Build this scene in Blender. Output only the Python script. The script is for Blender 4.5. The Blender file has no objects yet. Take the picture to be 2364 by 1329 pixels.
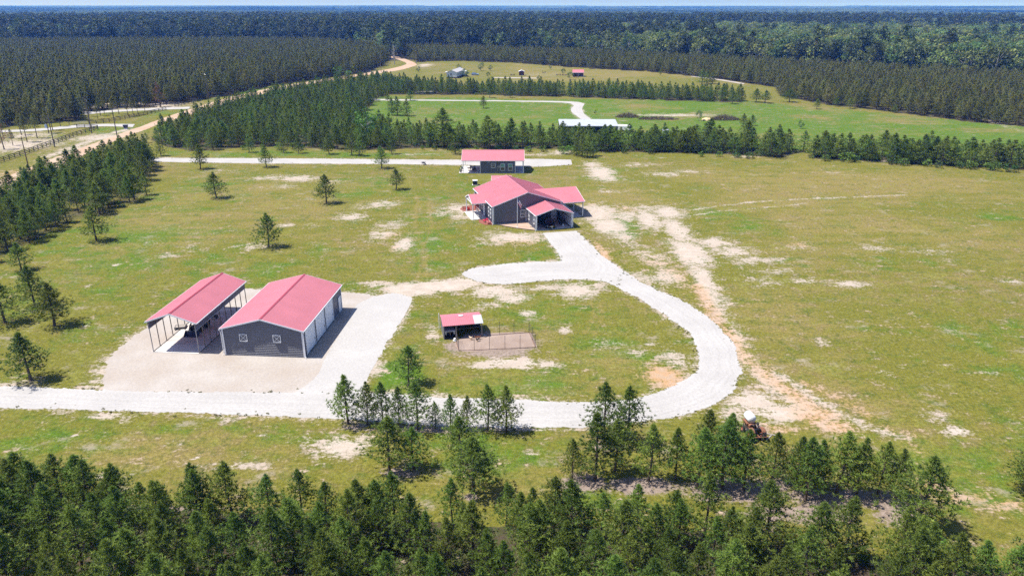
import bpy, bmesh, math, random
import numpy as np
from mathutils import Vector, Matrix, noise as mnoise

random.seed(7)
rng = np.random.default_rng(7)
SC = bpy.context.scene
COL = SC.collection
R = math.radians

# ------------------------------------------------------------------ camera, sky, sun, exposure
cam_data = bpy.data.cameras.new('camera')
cam = bpy.data.objects.new('camera', cam_data)
COL.objects.link(cam)
cam.location = (0, 0, 40)
cam.rotation_euler = (R(90 - 21.371), 0, 0)
cam_data.sensor_width = 36
cam_data.lens = 36 * 1670 / 2364
cam_data.clip_start = 0.5
cam_data.clip_end = 90000
SC.camera = cam

SUN_EL, SUN_AZ = 63.0, 3.0             # shadows fall towards +x
sun_dir = Vector((math.cos(R(SUN_EL)) * math.cos(R(SUN_AZ)), math.cos(R(SUN_EL)) * math.sin(R(SUN_AZ)), -math.sin(R(SUN_EL))))
sl = bpy.data.lights.new('sun', 'SUN')
sl.energy = 4.0
sl.angle = R(0.53)
sl.color = (1.0, 0.955, 0.89)
sun = bpy.data.objects.new('sun', sl)
COL.objects.link(sun)
sun.rotation_euler = sun_dir.to_track_quat('-Z', 'Y').to_euler()

world = bpy.data.worlds.new('World')
SC.world = world
world.use_nodes = True
wn = world.node_tree
sky = wn.nodes.new('ShaderNodeTexSky')
sky.sky_type = 'NISHITA'
sky.sun_disc = False
sky.sun_elevation = R(SUN_EL)
sky.sun_rotation = math.atan2(-sun_dir.x, -sun_dir.y)
sky.altitude = 60
sky.air_density = 0.4
sky.dust_density = 1.0
sky.ozone_density = 8.0
wn.links.new(sky.outputs[0], wn.nodes['Background'].inputs[0])
wn.nodes['Background'].inputs[1].default_value = 0.14

vs = SC.view_settings
vs.view_transform = 'Standard'
vs.look = 'None'
vs.gamma = 1.0
vs.use_curve_mapping = False
vs.exposure = 0.98
cy = SC.cycles
cy.use_denoising = False
cy.max_bounces = 5
cy.diffuse_bounces = 3
cy.glossy_bounces = 2
cy.transmission_bounces = 3
cy.transparent_max_bounces = 6
cy.volume_bounces = 0
cy.use_adaptive_sampling = True
cy.adaptive_threshold = 0.01
cy.caustics_reflective = False
cy.caustics_refractive = False

# ------------------------------------------------------------------ materials
def new_mat(name):
    m = bpy.data.materials.new(name)
    m.use_nodes = True
    return m, m.node_tree.nodes, m.node_tree.links, m.node_tree.nodes['Principled BSDF']

def N(nodes, kind, **kw):
    n = nodes.new(kind)
    for k, v in kw.items():
        if k in n.inputs.keys():
            n.inputs[k].default_value = v
        else:
            setattr(n, k, v)
    return n

def ramp(nodes, stops):
    r = nodes.new('ShaderNodeValToRGB')
    e = r.color_ramp.elements
    while len(e) < len(stops):
        e.new(0.5)
    for el, (p, c) in zip(e, stops):
        el.position = p
        el.color = (c[0], c[1], c[2], 1) if not isinstance(c, float) else (c, c, c, 1)
    return r

def pmat(name, c, var=0.12, scale=3.0, rough=0.6, metal=0.0, bump=0.0, rand=0.0, spec=0.5, stretch=None):
    """painted, worn or plain surface: base colour with two scales of noise on it"""
    m, n, l, b = new_mat(name)
    tc = n.new('ShaderNodeTexCoord')
    src = tc.outputs['Object']
    if stretch:
        mp = n.new('ShaderNodeMapping')
        mp.inputs['Scale'].default_value = stretch
        l.new(src, mp.inputs[0]); src = mp.outputs[0]
    a = N(n, 'ShaderNodeTexNoise', Scale=scale, Detail=5.0, Roughness=0.6)
    l.new(src, a.inputs['Vector'])
    lo = [max(0, v * (1 - var)) for v in c]; hi = [min(1, v * (1 + var)) for v in c]
    r = ramp(n, [(0.3, lo), (0.7, hi)])
    l.new(a.outputs[0], r.inputs[0])
    out = r.outputs[0]
    if rand:
        oi = n.new('ShaderNodeObjectInfo')
        hs = n.new('ShaderNodeHueSaturation')
        mr = N(n, 'ShaderNodeMapRange'); mr.inputs[3].default_value = 1 - rand; mr.inputs[4].default_value = 1 + rand
        l.new(oi.outputs['Random'], mr.inputs[0]); l.new(mr.outputs[0], hs.inputs['Value']); l.new(out, hs.inputs['Color'])
        out = hs.outputs[0]
    l.new(out, b.inputs['Base Color'])
    b.inputs['Roughness'].default_value = rough
    b.inputs['Metallic'].default_value = metal
    b.inputs['Specular IOR Level'].default_value = spec
    if bump:
        bp = N(n, 'ShaderNodeBump', Strength=bump, Distance=0.05)
        l.new(a.outputs[0], bp.inputs['Height']); l.new(bp.outputs[0], b.inputs['Normal'])
    return m

def leafmat(name, c_lo, c_hi, hue=0.03, val=0.25, trans=0.3, use_tuft=True, scale=0.5, rough=0.55):
    """needles and leaves: colour varies by tuft (face attribute), by tree and in space; some light passes through"""
    m, n, l, b = new_mat(name)
    tc = n.new('ShaderNodeTexCoord')
    a = N(n, 'ShaderNodeTexNoise', Scale=scale, Detail=3.0)
    l.new(tc.outputs['Object'], a.inputs['Vector'])
    fac = a.outputs[0]
    if use_tuft:
        at = n.new('ShaderNodeAttribute'); at.attribute_name = 'tuft'
        ad = N(n, 'ShaderNodeMath', operation='ADD'); l.new(a.outputs[0], ad.inputs[0]); l.new(at.outputs['Fac'], ad.inputs[1])
        mu = N(n, 'ShaderNodeMath', operation='MULTIPLY'); l.new(ad.outputs[0], mu.inputs[0]); mu.inputs[1].default_value = 0.5
        fac = mu.outputs[0]
    r = ramp(n, [(0.22, c_lo), (0.78, c_hi)])
    l.new(fac, r.inputs[0])
    oi = n.new('ShaderNodeObjectInfo')
    hs = n.new('ShaderNodeHueSaturation')
    mr = N(n, 'ShaderNodeMapRange'); mr.inputs[3].default_value = 0.5 - hue; mr.inputs[4].default_value = 0.5 + hue
    mv = N(n, 'ShaderNodeMapRange'); mv.inputs[3].default_value = 1 - val; mv.inputs[4].default_value = 1 + val
    wn_ = N(n, 'ShaderNodeTexWhiteNoise', noise_dimensions='1D')
    l.new(oi.outputs['Random'], wn_.inputs['W'])
    l.new(oi.outputs['Random'], mr.inputs[0]); l.new(wn_.outputs[0], mv.inputs[0])
    l.new(mr.outputs[0], hs.inputs['Hue']); l.new(mv.outputs[0], hs.inputs['Value']); l.new(r.outputs[0], hs.inputs['Color'])
    l.new(hs.outputs[0], b.inputs['Base Color'])
    b.inputs['Roughness'].default_value = rough
    b.inputs['Specular IOR Level'].default_value = 0.25
    tr = n.new('ShaderNodeBsdfTranslucent'); l.new(hs.outputs[0], tr.inputs[0])
    mx = n.new('ShaderNodeMixShader'); mx.inputs[0].default_value = trans
    l.new(b.outputs[0], mx.inputs[1]); l.new(tr.outputs[0], mx.inputs[2])
    l.new(mx.outputs[0], n['Material Output'].inputs['Surface'])
    return m

M = {}
M['roof_red'] = pmat('painted_red_metal', (0.47, 0.155, 0.182), 0.07, 0.35, 0.42, 0.0, spec=0.9)
M['roof_cap'] = pmat('painted_red_trim', (0.36, 0.06, 0.08), 0.08, 0.6, 0.4, spec=0.7)
M['siding'] = pmat('charcoal_siding', (0.105, 0.112, 0.145), 0.12, 0.7, 0.40, spec=0.55)
M['trim'] = pmat('white_trim', (0.70, 0.71, 0.73), 0.06, 1.2, 0.5)
M['white'] = pmat('white_paint', (0.78, 0.79, 0.80), 0.05, 0.8, 0.45)
M['glass'] = pmat('window_glass', (0.025, 0.035, 0.05), 0.3, 1.0, 0.08, spec=1.0)
M['teal_glass'] = pmat('teal_blind_glass', (0.10, 0.30, 0.30), 0.2, 1.5, 0.12, spec=1.0)
M['galv'] = pmat('galvanised_steel', (0.30, 0.30, 0.31), 0.15, 2.0, 0.45, 0.5)
M['galv_dark'] = pmat('rusty_steel_post', (0.16, 0.135, 0.115), 0.25, 3.0, 0.6, 0.3)
M['zinc'] = pmat('zinc_roof', (0.50, 0.52, 0.55), 0.08, 0.5, 0.4, 0.2)
M['concrete'] = pmat('concrete', (0.56, 0.54, 0.50), 0.12, 0.8, 0.85, bump=0.1)
M['concrete_worn'] = pmat('worn_concrete', (0.50, 0.455, 0.41), 0.28, 0.35, 0.85, bump=0.1)
M['black'] = pmat('black_plastic', (0.018, 0.019, 0.022), 0.3, 3.0, 0.45)
M['black_paint'] = pmat('black_car_paint', (0.010, 0.011, 0.014), 0.2, 1.0, 0.12, spec=1.0)
M['rubber'] = pmat('tyre_rubber', (0.022, 0.022, 0.023), 0.3, 8.0, 0.85)
M['chrome'] = pmat('bright_metal', (0.72, 0.73, 0.75), 0.05, 2.0, 0.2, 0.9)
M['lamp'] = pmat('headlamp_glass', (0.75, 0.77, 0.80), 0.05, 2.0, 0.1)
M['orange'] = pmat('faded_orange_paint', (0.30, 0.085, 0.045), 0.3, 2.5, 0.6)
M['rust'] = pmat('rusty_iron', (0.20, 0.085, 0.045), 0.35, 3.0, 0.8)
M['dark_iron'] = pmat('dark_iron', (0.045, 0.045, 0.05), 0.3, 3.0, 0.6, 0.2)
M['navy'] = pmat('dark_blue_paint', (0.025, 0.035, 0.085), 0.2, 2.0, 0.4)
M['wood_dark'] = pmat('dark_stained_wood', (0.060, 0.050, 0.042), 0.3, 4.0, 0.75)
M['wood_grey'] = pmat('weathered_wood', (0.27, 0.24, 0.21), 0.25, 4.0, 0.85)
M['pole_wood'] = pmat('utility_pole_wood', (0.13, 0.105, 0.085), 0.25, 2.0, 0.85, stretch=(4, 4, .4))
M['maroon'] = pmat('maroon_wood', (0.13, 0.035, 0.04), 0.2, 2.0, 0.7)
M['cream'] = pmat('pale_vinyl_siding', (0.66, 0.68, 0.72), 0.05, 0.8, 0.55)
M['shingle'] = pmat('grey_shingle', (0.38, 0.37, 0.38), 0.15, 3.0, 0.9)
M['blue_paint'] = pmat('silver_blue_car_paint', (0.30, 0.40, 0.58), 0.08, 1.0, 0.2, 0.3, spec=0.8)
M['mulch'] = pmat('red_mulch', (0.22, 0.075, 0.05), 0.4, 6.0, 0.95, bump=0.6)
M['red_flower'] = leafmat('red_blossom', (0.45, 0.02, 0.03), (0.75, 0.05, 0.08), 0.01, 0.15, 0.2)
M['pink_flower'] = leafmat('pink_blossom', (0.55, 0.18, 0.16), (0.75, 0.4, 0.36), 0.01, 0.15, 0.2)
M['flag_white'] = pmat('flag_white_cloth', (0.75, 0.75, 0.77), 0.05, 2.0, 0.8)
M['flag_red'] = pmat('flag_red_cloth', (0.50, 0.07, 0.10), 0.08, 2.0, 0.8)
M['flag_blue'] = pmat('flag_blue_cloth', (0.08, 0.09, 0.22), 0.08, 2.0, 0.8)
M['chair_grey'] = pmat('pale_grey_chair_paint', (0.55, 0.57, 0.60), 0.08, 2.0, 0.6)
M['feather_brown'] = pmat('brown_feathers', (0.16, 0.06, 0.025), 0.4, 9.0, 0.8)
M['feather_buff'] = pmat('buff_feathers', (0.60, 0.45, 0.30), 0.25, 9.0, 0.8)
M['feather_black'] = pmat('black_feathers', (0.03, 0.025, 0.022), 0.4, 9.0, 0.7)
M['comb'] = pmat('red_comb', (0.5, 0.03, 0.02), 0.2, 9.0, 0.6)
M['beak'] = pmat('yellow_beak', (0.55, 0.35, 0.08), 0.2, 9.0, 0.6)
M['bark'] = pmat('pine_bark', (0.105, 0.078, 0.06), 0.35, 5.0, 0.95, bump=0.4)
M['bark_grey'] = pmat('grey_dead_bark', (0.33, 0.31, 0.29), 0.2, 3.0, 0.95)
M['needles'] = leafmat('pine_needles', (0.066, 0.120, 0.018), (0.260, 0.338, 0.060), 0.022, 0.30, 0.36)
M['needles_brown'] = leafmat('dead_pine_needles', (0.22, 0.10, 0.06), (0.34, 0.18, 0.12), 0.015, 0.15, 0.25)
M['needles_far'] = leafmat('plantation_needles', (0.085, 0.108, 0.030), (0.310, 0.310, 0.090), 0.022, 0.34, 0.4)
M['needles_old'] = leafmat('mature_pine_needles', (0.034, 0.056, 0.020), (0.105, 0.132, 0.046), 0.025, 0.45, 0.35)
M['leaves'] = leafmat('broad_leaves', (0.035, 0.075, 0.015), (0.11, 0.19, 0.035), 0.02, 0.25, 0.3)
M['leaves_bright'] = leafmat('bright_spring_leaves', (0.075, 0.16, 0.02), (0.19, 0.31, 0.05), 0.02, 0.2, 0.35)
M['leaves_far'] = leafmat('hardwood_leaves', (0.068, 0.112, 0.030), (0.225, 0.285, 0.078), 0.04, 0.45, 0.42)
M['brush'] = leafmat('dry_brush', (0.10, 0.075, 0.055), (0.22, 0.17, 0.12), 0.02, 0.25, 0.15)
M['grass_blades'] = leafmat('grass_blades', (0.12, 0.135, 0.03), (0.24, 0.22, 0.07), 0.02, 0.25, 0.45)

# ------------------------------------------------------------------ mesh helpers
class MB:
    """collects polygons; build() links them as one mesh object"""
    def __init__(s):
        s.v = []; s.f = []
    def poly(s, pts):
        k = len(s.v); s.v += [tuple(p) for p in pts]; s.f.append(tuple(range(k, k + len(pts))))
    def box(s, a, b):
        x0, x1 = sorted((a[0], b[0])); y0, y1 = sorted((a[1], b[1])); z0, z1 = sorted((a[2], b[2]))
        k = len(s.v)
        s.v += [(x0, y0, z0), (x1, y0, z0), (x1, y1, z0), (x0, y1, z0), (x0, y0, z1), (x1, y0, z1), (x1, y1, z1), (x0, y1, z1)]
        s.f += [tuple(k + i for i in q) for q in ((0, 3, 2, 1), (4, 5, 6, 7), (0, 1, 5, 4), (1, 2, 6, 5), (2, 3, 7, 6), (3, 0, 4, 7))]
        return s
    def beam(s, p, q, w, h=None, up=(0, 0, 1)):
        p, q = Vector(p), Vector(q); h = h or w
        d = (q - p).normalized(); u = Vector(up)
        if abs(d.dot(u)) > 0.98: u = Vector((0, 1, 0))
        a = d.cross(u).normalized() * (w / 2); b = a.cross(d).normalized() * (h / 2)
        k = len(s.v)
        for c in (p, q):
            s.v += [tuple(c - a - b), tuple(c + a - b), tuple(c + a + b), tuple(c - a + b)]
        s.f += [tuple(k + i for i in t) for t in ((0, 1, 2, 3), (7, 6, 5, 4), (0, 4, 5, 1), (1, 5, 6, 2), (2, 6, 7, 3), (3, 7, 4, 0))]
        return s
    def tube(s, pts, rad, n=8, cap=True):
        """tapered tube along points"""
        pts = [Vector(p) for p in pts]
        if not hasattr(rad, '__len__'): rad = [rad] * len(pts)
        k = len(s.v)
        for i, p in enumerate(pts):
            d = (pts[min(i + 1, len(pts) - 1)] - pts[max(i - 1, 0)]).normalized()
            u = Vector((0, 0, 1)) if abs(d.z) < 0.9 else Vector((1, 0, 0))
            a = d.cross(u).normalized(); b = d.cross(a).normalized()
            for j in range(n):
                t = 2 * math.pi * j / n
                s.v.append(tuple(p + (a * math.cos(t) + b * math.sin(t)) * rad[i]))
        for i in range(len(pts) - 1):
            for j in range(n):
                j2 = (j + 1) % n
                s.f.append((k + i * n + j, k + i * n + j2, k + (i + 1) * n + j2, k + (i + 1) * n + j))
        if cap:
            s.f.append(tuple(k + j for j in range(n - 1, -1, -1)))
            e = k + (len(pts) - 1) * n
            s.f.append(tuple(e + j for j in range(n)))
        return s
    def prism(s, poly, off):
        """closed polygon (3-D points) extruded by the vector off"""
        n = len(poly); k = len(s.v); off = Vector(off)
        s.v += [tuple(p) for p in poly] + [tuple(Vector(p) + off) for p in poly]
        s.f.append(tuple(range(k, k + n))); s.f.append(tuple(range(k + 2 * n - 1, k + n - 1, -1)))
        for i in range(n):
            j = (i + 1) % n
            s.f.append((k + i, k + n + i, k + n + j, k + j))
        return s
    def lathe(s, prof, n=12, c=(0, 0, 0), axis='z', sweep=2 * math.pi):
        k = len(s.v); m = len(prof)
        for j in range(n):
            t = sweep * j / n
            for r, h in prof:
                x, y, z = r * math.cos(t), r * math.sin(t), h
                if axis == 'x': x, y, z = h, r * math.cos(t), r * math.sin(t)
                if axis == 'y': x, y, z = r * math.cos(t), h, r * math.sin(t)
                s.v.append((c[0] + x, c[1] + y, c[2] + z))
        for j in range(n):
            j2 = (j + 1) % n
            for i in range(m - 1):
                s.f.append((k + j * m + i, k + j2 * m + i, k + j2 * m + i + 1, k + j * m + i + 1))
        return s
    def loft(s, rings, cap=True):
        k = len(s.v); n = len(rings[0])
        for r in rings: s.v += [tuple(p) for p in r]
        for i in range(len(rings) - 1):
            for j in range(n):
                j2 = (j + 1) % n
                s.f.append((k + i * n + j, k + i * n + j2, k + (i + 1) * n + j2, k + (i + 1) * n + j))
        if cap:
            s.f.append(tuple(range(k + n - 1, k - 1, -1)))
            e = k + (len(rings) - 1) * n
            s.f.append(tuple(range(e, e + n)))
        return s
    def ribbed(s, pts, rib_dir, spacing=0.3, thick=0.05, rib_w=0.07, rib_h=0.03, margin=0.0):
        """flat convex sheet-metal panel with raised ribs running along rib_dir; the outside is the side the polygon winds around"""
        P = [Vector(p) for p in pts]
        nrm = Vector((0, 0, 0))
        for i in range(len(P)):
            a, b = P[i], P[(i + 1) % len(P)]
            nrm += a.cross(b)
        nrm.normalize()
        s.prism(P, nrm * -thick)
        d = Vector(rib_dir).normalized(); w = nrm.cross(d).normalized()
        lo = min(p.dot(w) for p in P); hi = max(p.dot(w) for p in P)
        c = lo + spacing / 2 + margin
        while c < hi - spacing * 0.3:
            ends = []
            for i in range(len(P)):
                a, b = P[i], P[(i + 1) % len(P)]
                fa, fb = a.dot(w) - c, b.dot(w) - c
                if fa * fb < 0:
                    ends.append(a + (b - a) * (fa / (fa - fb)))
            if len(ends) == 2:
                a, b = sorted(ends, key=lambda q: q.dot(d))
                if (b - a).length > 0.15:
                    a = a + d * 0.01; b = b - d * 0.01
                    o = w * (rib_w / 2); i2 = w * (rib_w / 4); u = nrm * rib_h
                    s.loft([[q - o - nrm * 0.004, q + o - nrm * 0.004, q + i2 + u, q - i2 + u] for q in (a, b)])
            c += spacing
        return s
    def build(s, name, mat, parent=None, smooth=False, label=None):
        me = bpy.data.meshes.new(name)
        me.from_pydata(s.v, [], s.f)
        me.update()
        bm = bmesh.new(); bm.from_mesh(me); bmesh.ops.recalc_face_normals(bm, faces=bm.faces); bm.to_mesh(me); bm.free()
        me.materials.append(M[mat] if isinstance(mat, str) else mat)
        if smooth:
            me.polygons.foreach_set('use_smooth', [True] * len(me.polygons))
        o = bpy.data.objects.new(name, me)
        COL.objects.link(o)
        if parent: o.parent = parent
        if label: o['label'] = label
        return o

def thing(name, label, cat, loc=(0, 0, 0), rz=0.0, group=None):
    o = bpy.data.objects.new(name, None)
    o.empty_display_size = 0.3
    COL.objects.link(o)
    o.location = (loc[0], loc[1], loc[2] if len(loc) > 2 else 0.0)
    o.rotation_euler = (0, 0, rz)
    return tag(o, label, cat, group)

def tag(o, label=None, cat=None, group=None, kind=None):
    if label: o['label'] = label
    if cat: o['category'] = cat
    if group: o['group'] = group
    if kind: o['kind'] = kind
    return o

def copy_thing(root, loc, rz, label, group=None):
    c = root.copy(); COL.objects.link(c)
    c.location = (loc[0], loc[1], loc[2] if len(loc) > 2 else 0.0); c.rotation_euler = (0, 0, rz); c['label'] = label
    if group: c['group'] = group
    for ch in root.children:
        k = ch.copy(); COL.objects.link(k); k.parent = c
        for gc in ch.children:
            q = gc.copy(); COL.objects.link(q); q.parent = k
    return c

def simple_mesh(name, verts, faces, mats):
    me = bpy.data.meshes.new(name); me.from_pydata(verts, [], faces); me.update()
    for m in mats: me.materials.append(m)
    return me

def smooth_noise(X, Y, s, seed=0):
    """value noise on arrays"""
    x = X / s + seed * 17.3; y = Y / s - seed * 9.7
    xi = np.floor(x).astype(np.int64); yi = np.floor(y).astype(np.int64)
    xf = x - xi; yf = y - yi
    xf = xf * xf * (3 - 2 * xf); yf = yf * yf * (3 - 2 * yf)
    def h(a, b):
        q = (a * 374761393 + b * 668265263 + seed * 1442695041) & 0xFFFFFFFF
        q = ((q ^ (q >> 13)) * 1274126177) & 0xFFFFFFFF
        return ((q ^ (q >> 16)) & 0xFFFF) / 65535.0
    return (h(xi, yi) * (1 - xf) + h(xi + 1, yi) * xf) * (1 - yf) + (h(xi, yi + 1) * (1 - xf) + h(xi + 1, yi + 1) * xf) * yf

def inside(X, Y, poly):
    r = np.zeros(X.shape, bool)
    n = len(poly)
    for i in range(n):
        x0, y0 = poly[i]; x1, y1 = poly[(i + 1) % n]
        if y0 == y1: continue
        c = ((y0 > Y) != (y1 > Y)) & (X < (x1 - x0) * (Y - y0) / (y1 - y0) + x0)
        r ^= c
    return r

def line_dist(X, Y, pts):
    d = np.full(X.shape, 1e9)
    for (x0, y0), (x1, y1) in zip(pts[:-1], pts[1:]):
        L = (x1 - x0) ** 2 + (y1 - y0) ** 2 + 1e-9
        t = np.clip(((X - x0) * (x1 - x0) + (Y - y0) * (y1 - y0)) / L, 0, 1)
        d = np.minimum(d, np.hypot(X - x0 - t * (x1 - x0), Y - y0 - t * (y1 - y0)))
    return d

def hills(X, Y):
    """gentle far ridges; the farm itself is level"""
    D = np.hypot(X, Y)
    k = np.clip((D - 1500) / 2500, 0, 1)
    k = k * k * (3 - 2 * k)
    return k * (26 * (smooth_noise(X, Y, 2600, 3) - 0.5) + 14 * (smooth_noise(X, Y, 1100, 5) - 0.5) - 4)

# ------------------------------------------------------------------ where the woods stand (metres)
GROVE = [(-120.84, 135.68), (-111.84, 145.83), (-112.25, 160.62), (-114.19, 173.61), (-110.08, 181.35), (-109.08, 194.24), (-107.69, 206.33), (-102.06, 203.80), (-97.43, 193.10), (-91.65, 182.37), (-84.10, 163.90), (-82.54, 152.17), (-83.53, 142.52), (-87.62, 138.10), (-87.03, 128.60), (-86.97, 120.92), (-86.19, 112.94), (-90.59, 97.79)]
MIDWOOD = [(-115.60, 232.03), (-116.32, 265.48), (-115.45, 309.36), (-107.28, 345.99), (-93.92, 383.46), (-76.79, 414.68), (-40.30, 381.40), (24.97, 363.80), (65.67, 354.68), (105.52, 336.08), (100.73, 325.18), (62.09, 334.48), (23.80, 345.99), (-25.19, 354.68), (-58.52, 356.47), (-61.93, 342.62), (-58.18, 291.24), (-58.65, 268.59), (-49.94, 250.88), (-25.14, 232.03), (14.54, 225.82), (14.70, 215.67), (-23.62, 217.06), (-42.57, 214.28), (-57.01, 215.67), (-71.20, 219.91), (-80.96, 217.77), (-92.75, 211.57), (-105.35, 219.91)]
MIDLINE = [(15.35, 225.82), (34.52, 224.31), (49.96, 221.36), (67.63, 218.48), (80.20, 217.06), (86.16, 211.57), (75.20, 202.56), (63.06, 206.97), (43.84, 210.24), (14.49, 212.24)]
RIGHTLINE = [(87.42, 210.24), (101.84, 207.62), (124.58, 203.80), (140.64, 197.72), (161.56, 188.67), (153.42, 178.38), (133.26, 186.52), (121.19, 189.76), (107.15, 193.67), (96.14, 197.72), (83.97, 201.33)]
LEFTWOOD = [(-218.65, 172.68), (-186.68, 210.24), (-179.14, 247.25), (-175.82, 260.44), (-168.67, 266.50), (-164.18, 269.64), (-160.11, 271.77), (-170.44, 292.46), (-164.33, 303.97), (-155.07, 310.74), (-146.68, 320.72), (-142.27, 332.89), (-134.76, 349.41), (-128.40, 394.08), (-111.03, 434.81), (-93.57, 474.98), (-90.78, 530.65), (-97.50, 595.69), (-110.87, 642.72), (-129.26, 704.24), (-213.44, 778.46), (-390.57, 778.46), (-630.27, 747.01), (-859.79, 631.65)]
RIGHTWOOD = [(-104.26, 684.61), (-72.24, 567.90), (-40.31, 576.88), (5.73, 554.93), (40.88, 515.58), (88.12, 481.31), (115.72, 437.46), (136.73, 387.64), (125.81, 349.41), (134.09, 319.26), (152.07, 294.95), (166.72, 269.64), (180.68, 258.47), (204.40, 225.82), (234.91, 193.10), (359.38, 250.88), (340.68, 361.94), (280.50, 409.92), (238.98, 451.19), (204.24, 494.47), (160.07, 538.51), (120.66, 572.36), (76.13, 610.60), (-12.16, 666.02), (-73.06, 704.24)]
FRONT = [(-52.27, 49.35), (-43.73, 50.69), (-41.51, 50.69), (-37.68, 50.47), (-28.05, 50.35), (-21.38, 50.24), (-17.59, 49.79), (-8.02, 49.13), (0.64, 48.38), (8.46, 48.06), (11.32, 48.17), (15.46, 47.64), (19.79, 46.82), (23.70, 45.24), (27.47, 44.57), (33.92, 44.11), (38.91, 43.37), (49.43, 42.75), (40.03, 31.63), (-38.02, 31.63)]

# ------------------------------------------------------------------ road and yard outlines (metres)
EDGES = [
    [(-46.14, 72.18), (-48.07, 76.16), (-49.15, 80.15), (-49.07, 84.13), (-48.61, 87.88), (-47.71, 93.76), (-46.94, 97.79), (-40.67, 101.59), (-37.40, 101.59), (-31.51, 101.59), (-25.36, 100.35), (-20.52, 99.32), (-19.33, 96.15), (-21.06, 83.23), (-20.13, 71.98), (-21.07, 69.84), (-29.69, 69.94), (-37.40, 70.13), (-43.34, 70.51), (-45.32, 70.80)],
    [(-20.42, 98.80), (-17.87, 100.01), (-15.10, 98.63), (-14.59, 97.13), (-14.78, 92.99), (-15.40, 86.64), (-16.06, 81.00), (-16.49, 76.16), (-16.61, 72.99), (-16.34, 70.51), (-16.54, 68.62), (-25.47, 68.62), (-23.77, 70.99), (-22.65, 74.23), (-22.66, 78.86), (-22.48, 87.19), (-22.25, 95.18)],
    [(-63.41, 71.68), (-57.76, 71.98), (-51.60, 71.48), (-45.51, 70.99), (-37.61, 70.61), (-29.88, 70.51), (-23.13, 70.41), (-16.43, 70.51), (-12.04, 70.03), (-7.40, 69.37), (1.41, 68.81), (4.92, 68.35), (9.28, 68.44), (13.77, 69.18), (17.78, 71.68), (21.32, 75.18), (22.86, 79.68), (23.20, 83.87), (23.02, 86.78), (20.13, 94.39), (16.61, 101.59), (14.50, 104.71), (12.15, 106.04)],
    [(-60.46, 67.62), (-54.59, 67.17), (-48.89, 66.91), (-43.23, 66.64), (-35.73, 66.29), (-28.24, 65.77), (-21.77, 65.35), (-15.32, 64.67), (-9.84, 63.84), (-3.62, 63.43), (2.95, 63.27), (7.86, 63.51), (12.99, 64.42), (18.32, 65.86), (23.57, 69.56), (26.31, 74.23), (27.20, 77.27), (27.97, 81.73), (27.56, 87.74), (25.76, 94.86), (21.67, 101.77), (19.51, 105.84), (17.37, 111.46)],
    [(5.54, 130.51), (6.42, 126.47), (7.62, 120.92), (8.13, 116.93), (7.70, 114.68), (4.20, 114.24), (-0.22, 113.37), (-6.09, 111.25), (-7.40, 109.60), (-8.01, 108.19)],
    [(12.26, 131.91), (13.39, 127.26), (14.52, 121.41), (15.74, 116.25), (17.58, 110.42), (16.00, 104.89), (12.13, 105.84), (7.10, 105.65), (-0.93, 103.96), (-4.83, 104.71), (-7.54, 107.20)],
    [(-107.63, 203.18), (-101.52, 202.37), (-58.27, 201.15), (-13.66, 199.27), (3.50, 200.72), (16.32, 199.51)],
    [(-104.65, 197.13), (-96.37, 196.67), (-67.68, 194.69), (-32.92, 193.67), (-13.58, 192.53), (5.40, 190.31), (16.18, 193.10)],
    [(-65.02, 337.69), (-35.62, 335.28), (-2.33, 332.27), (23.31, 329.77), (30.96, 322.94), (29.11, 306.64), (28.41, 291.24), (29.61, 276.12), (29.68, 264.45)],
    [(-64.26, 333.53), (-35.21, 331.32), (-2.31, 328.84), (21.63, 324.58), (26.11, 316.37), (24.24, 303.97), (24.05, 292.46), (25.93, 275.02), (26.05, 262.43)],
    [(-125.06, 135.68), (-124.94, 164.74), (-126.75, 183.39), (-128.26, 200.72), (-128.86, 214.97), (-129.96, 231.24), (-130.77, 247.25), (-130.94, 259.94), (-131.65, 270.17), (-132.38, 300.04), (-130.87, 344.30), (-122.53, 389.76), (-109.43, 428.32), (-90.83, 474.98), (-80.94, 508.35), (-76.70, 534.55), (-77.63, 554.93), (-87.25, 586.14), (-98.23, 615.73), (-107.94, 654.17), (-122.38, 711.04)],
    [(-113.88, 122.15), (-115.22, 150.72), (-116.13, 169.96), (-119.02, 191.97), (-123.62, 213.60), (-125.71, 235.67), (-125.96, 251.35), (-126.75, 264.96), (-125.27, 291.24), (-123.81, 332.89), (-116.29, 376.35), (-104.86, 414.68), (-87.50, 459.84), (-74.60, 491.12), (-69.20, 519.27), (-68.73, 544.56), (-79.56, 583.80), (-94.50, 626.26), (-105.29, 666.02), (-120.60, 725.01)],
    [(-182.70, 248.15), (-167.34, 251.81), (-161.85, 255.10), (-154.82, 261.43), (-146.87, 263.94), (-135.40, 263.44)],
    [(-179.62, 243.70), (-164.48, 247.25), (-158.78, 249.96), (-151.55, 255.58), (-143.23, 258.47), (-132.96, 256.53)],
    [(-170.95, 294.95), (-164.07, 300.04), (-152.49, 305.30), (-135.05, 310.74)],
    [(-166.91, 287.61), (-160.77, 293.70), (-149.68, 299.39), (-133.24, 304.63)],
    [(-10.77, 444.22), (14.76, 440.68)],
    [(-10.64, 438.80), (14.59, 435.34)],
    [(107.84, 452.61), (119.37, 432.19), (126.97, 407.58)],
    [(106.87, 448.38), (117.01, 427.04), (124.66, 402.98)],
]

# ------------------------------------------------------------------ ground: one sheet to the horizon
def spread(lo, hi, step, out_lo, out_hi, g):
    mid = list(np.arange(lo, hi + step / 2, step))
    a, s = [], step
    x = lo
    while x > out_lo: s *= g; x -= s; a.append(x)
    b, s = [], step
    x = hi
    while x < out_hi: s *= g; x += s; b.append(x)
    return np.array(a[::-1] + mid + b)

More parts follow.
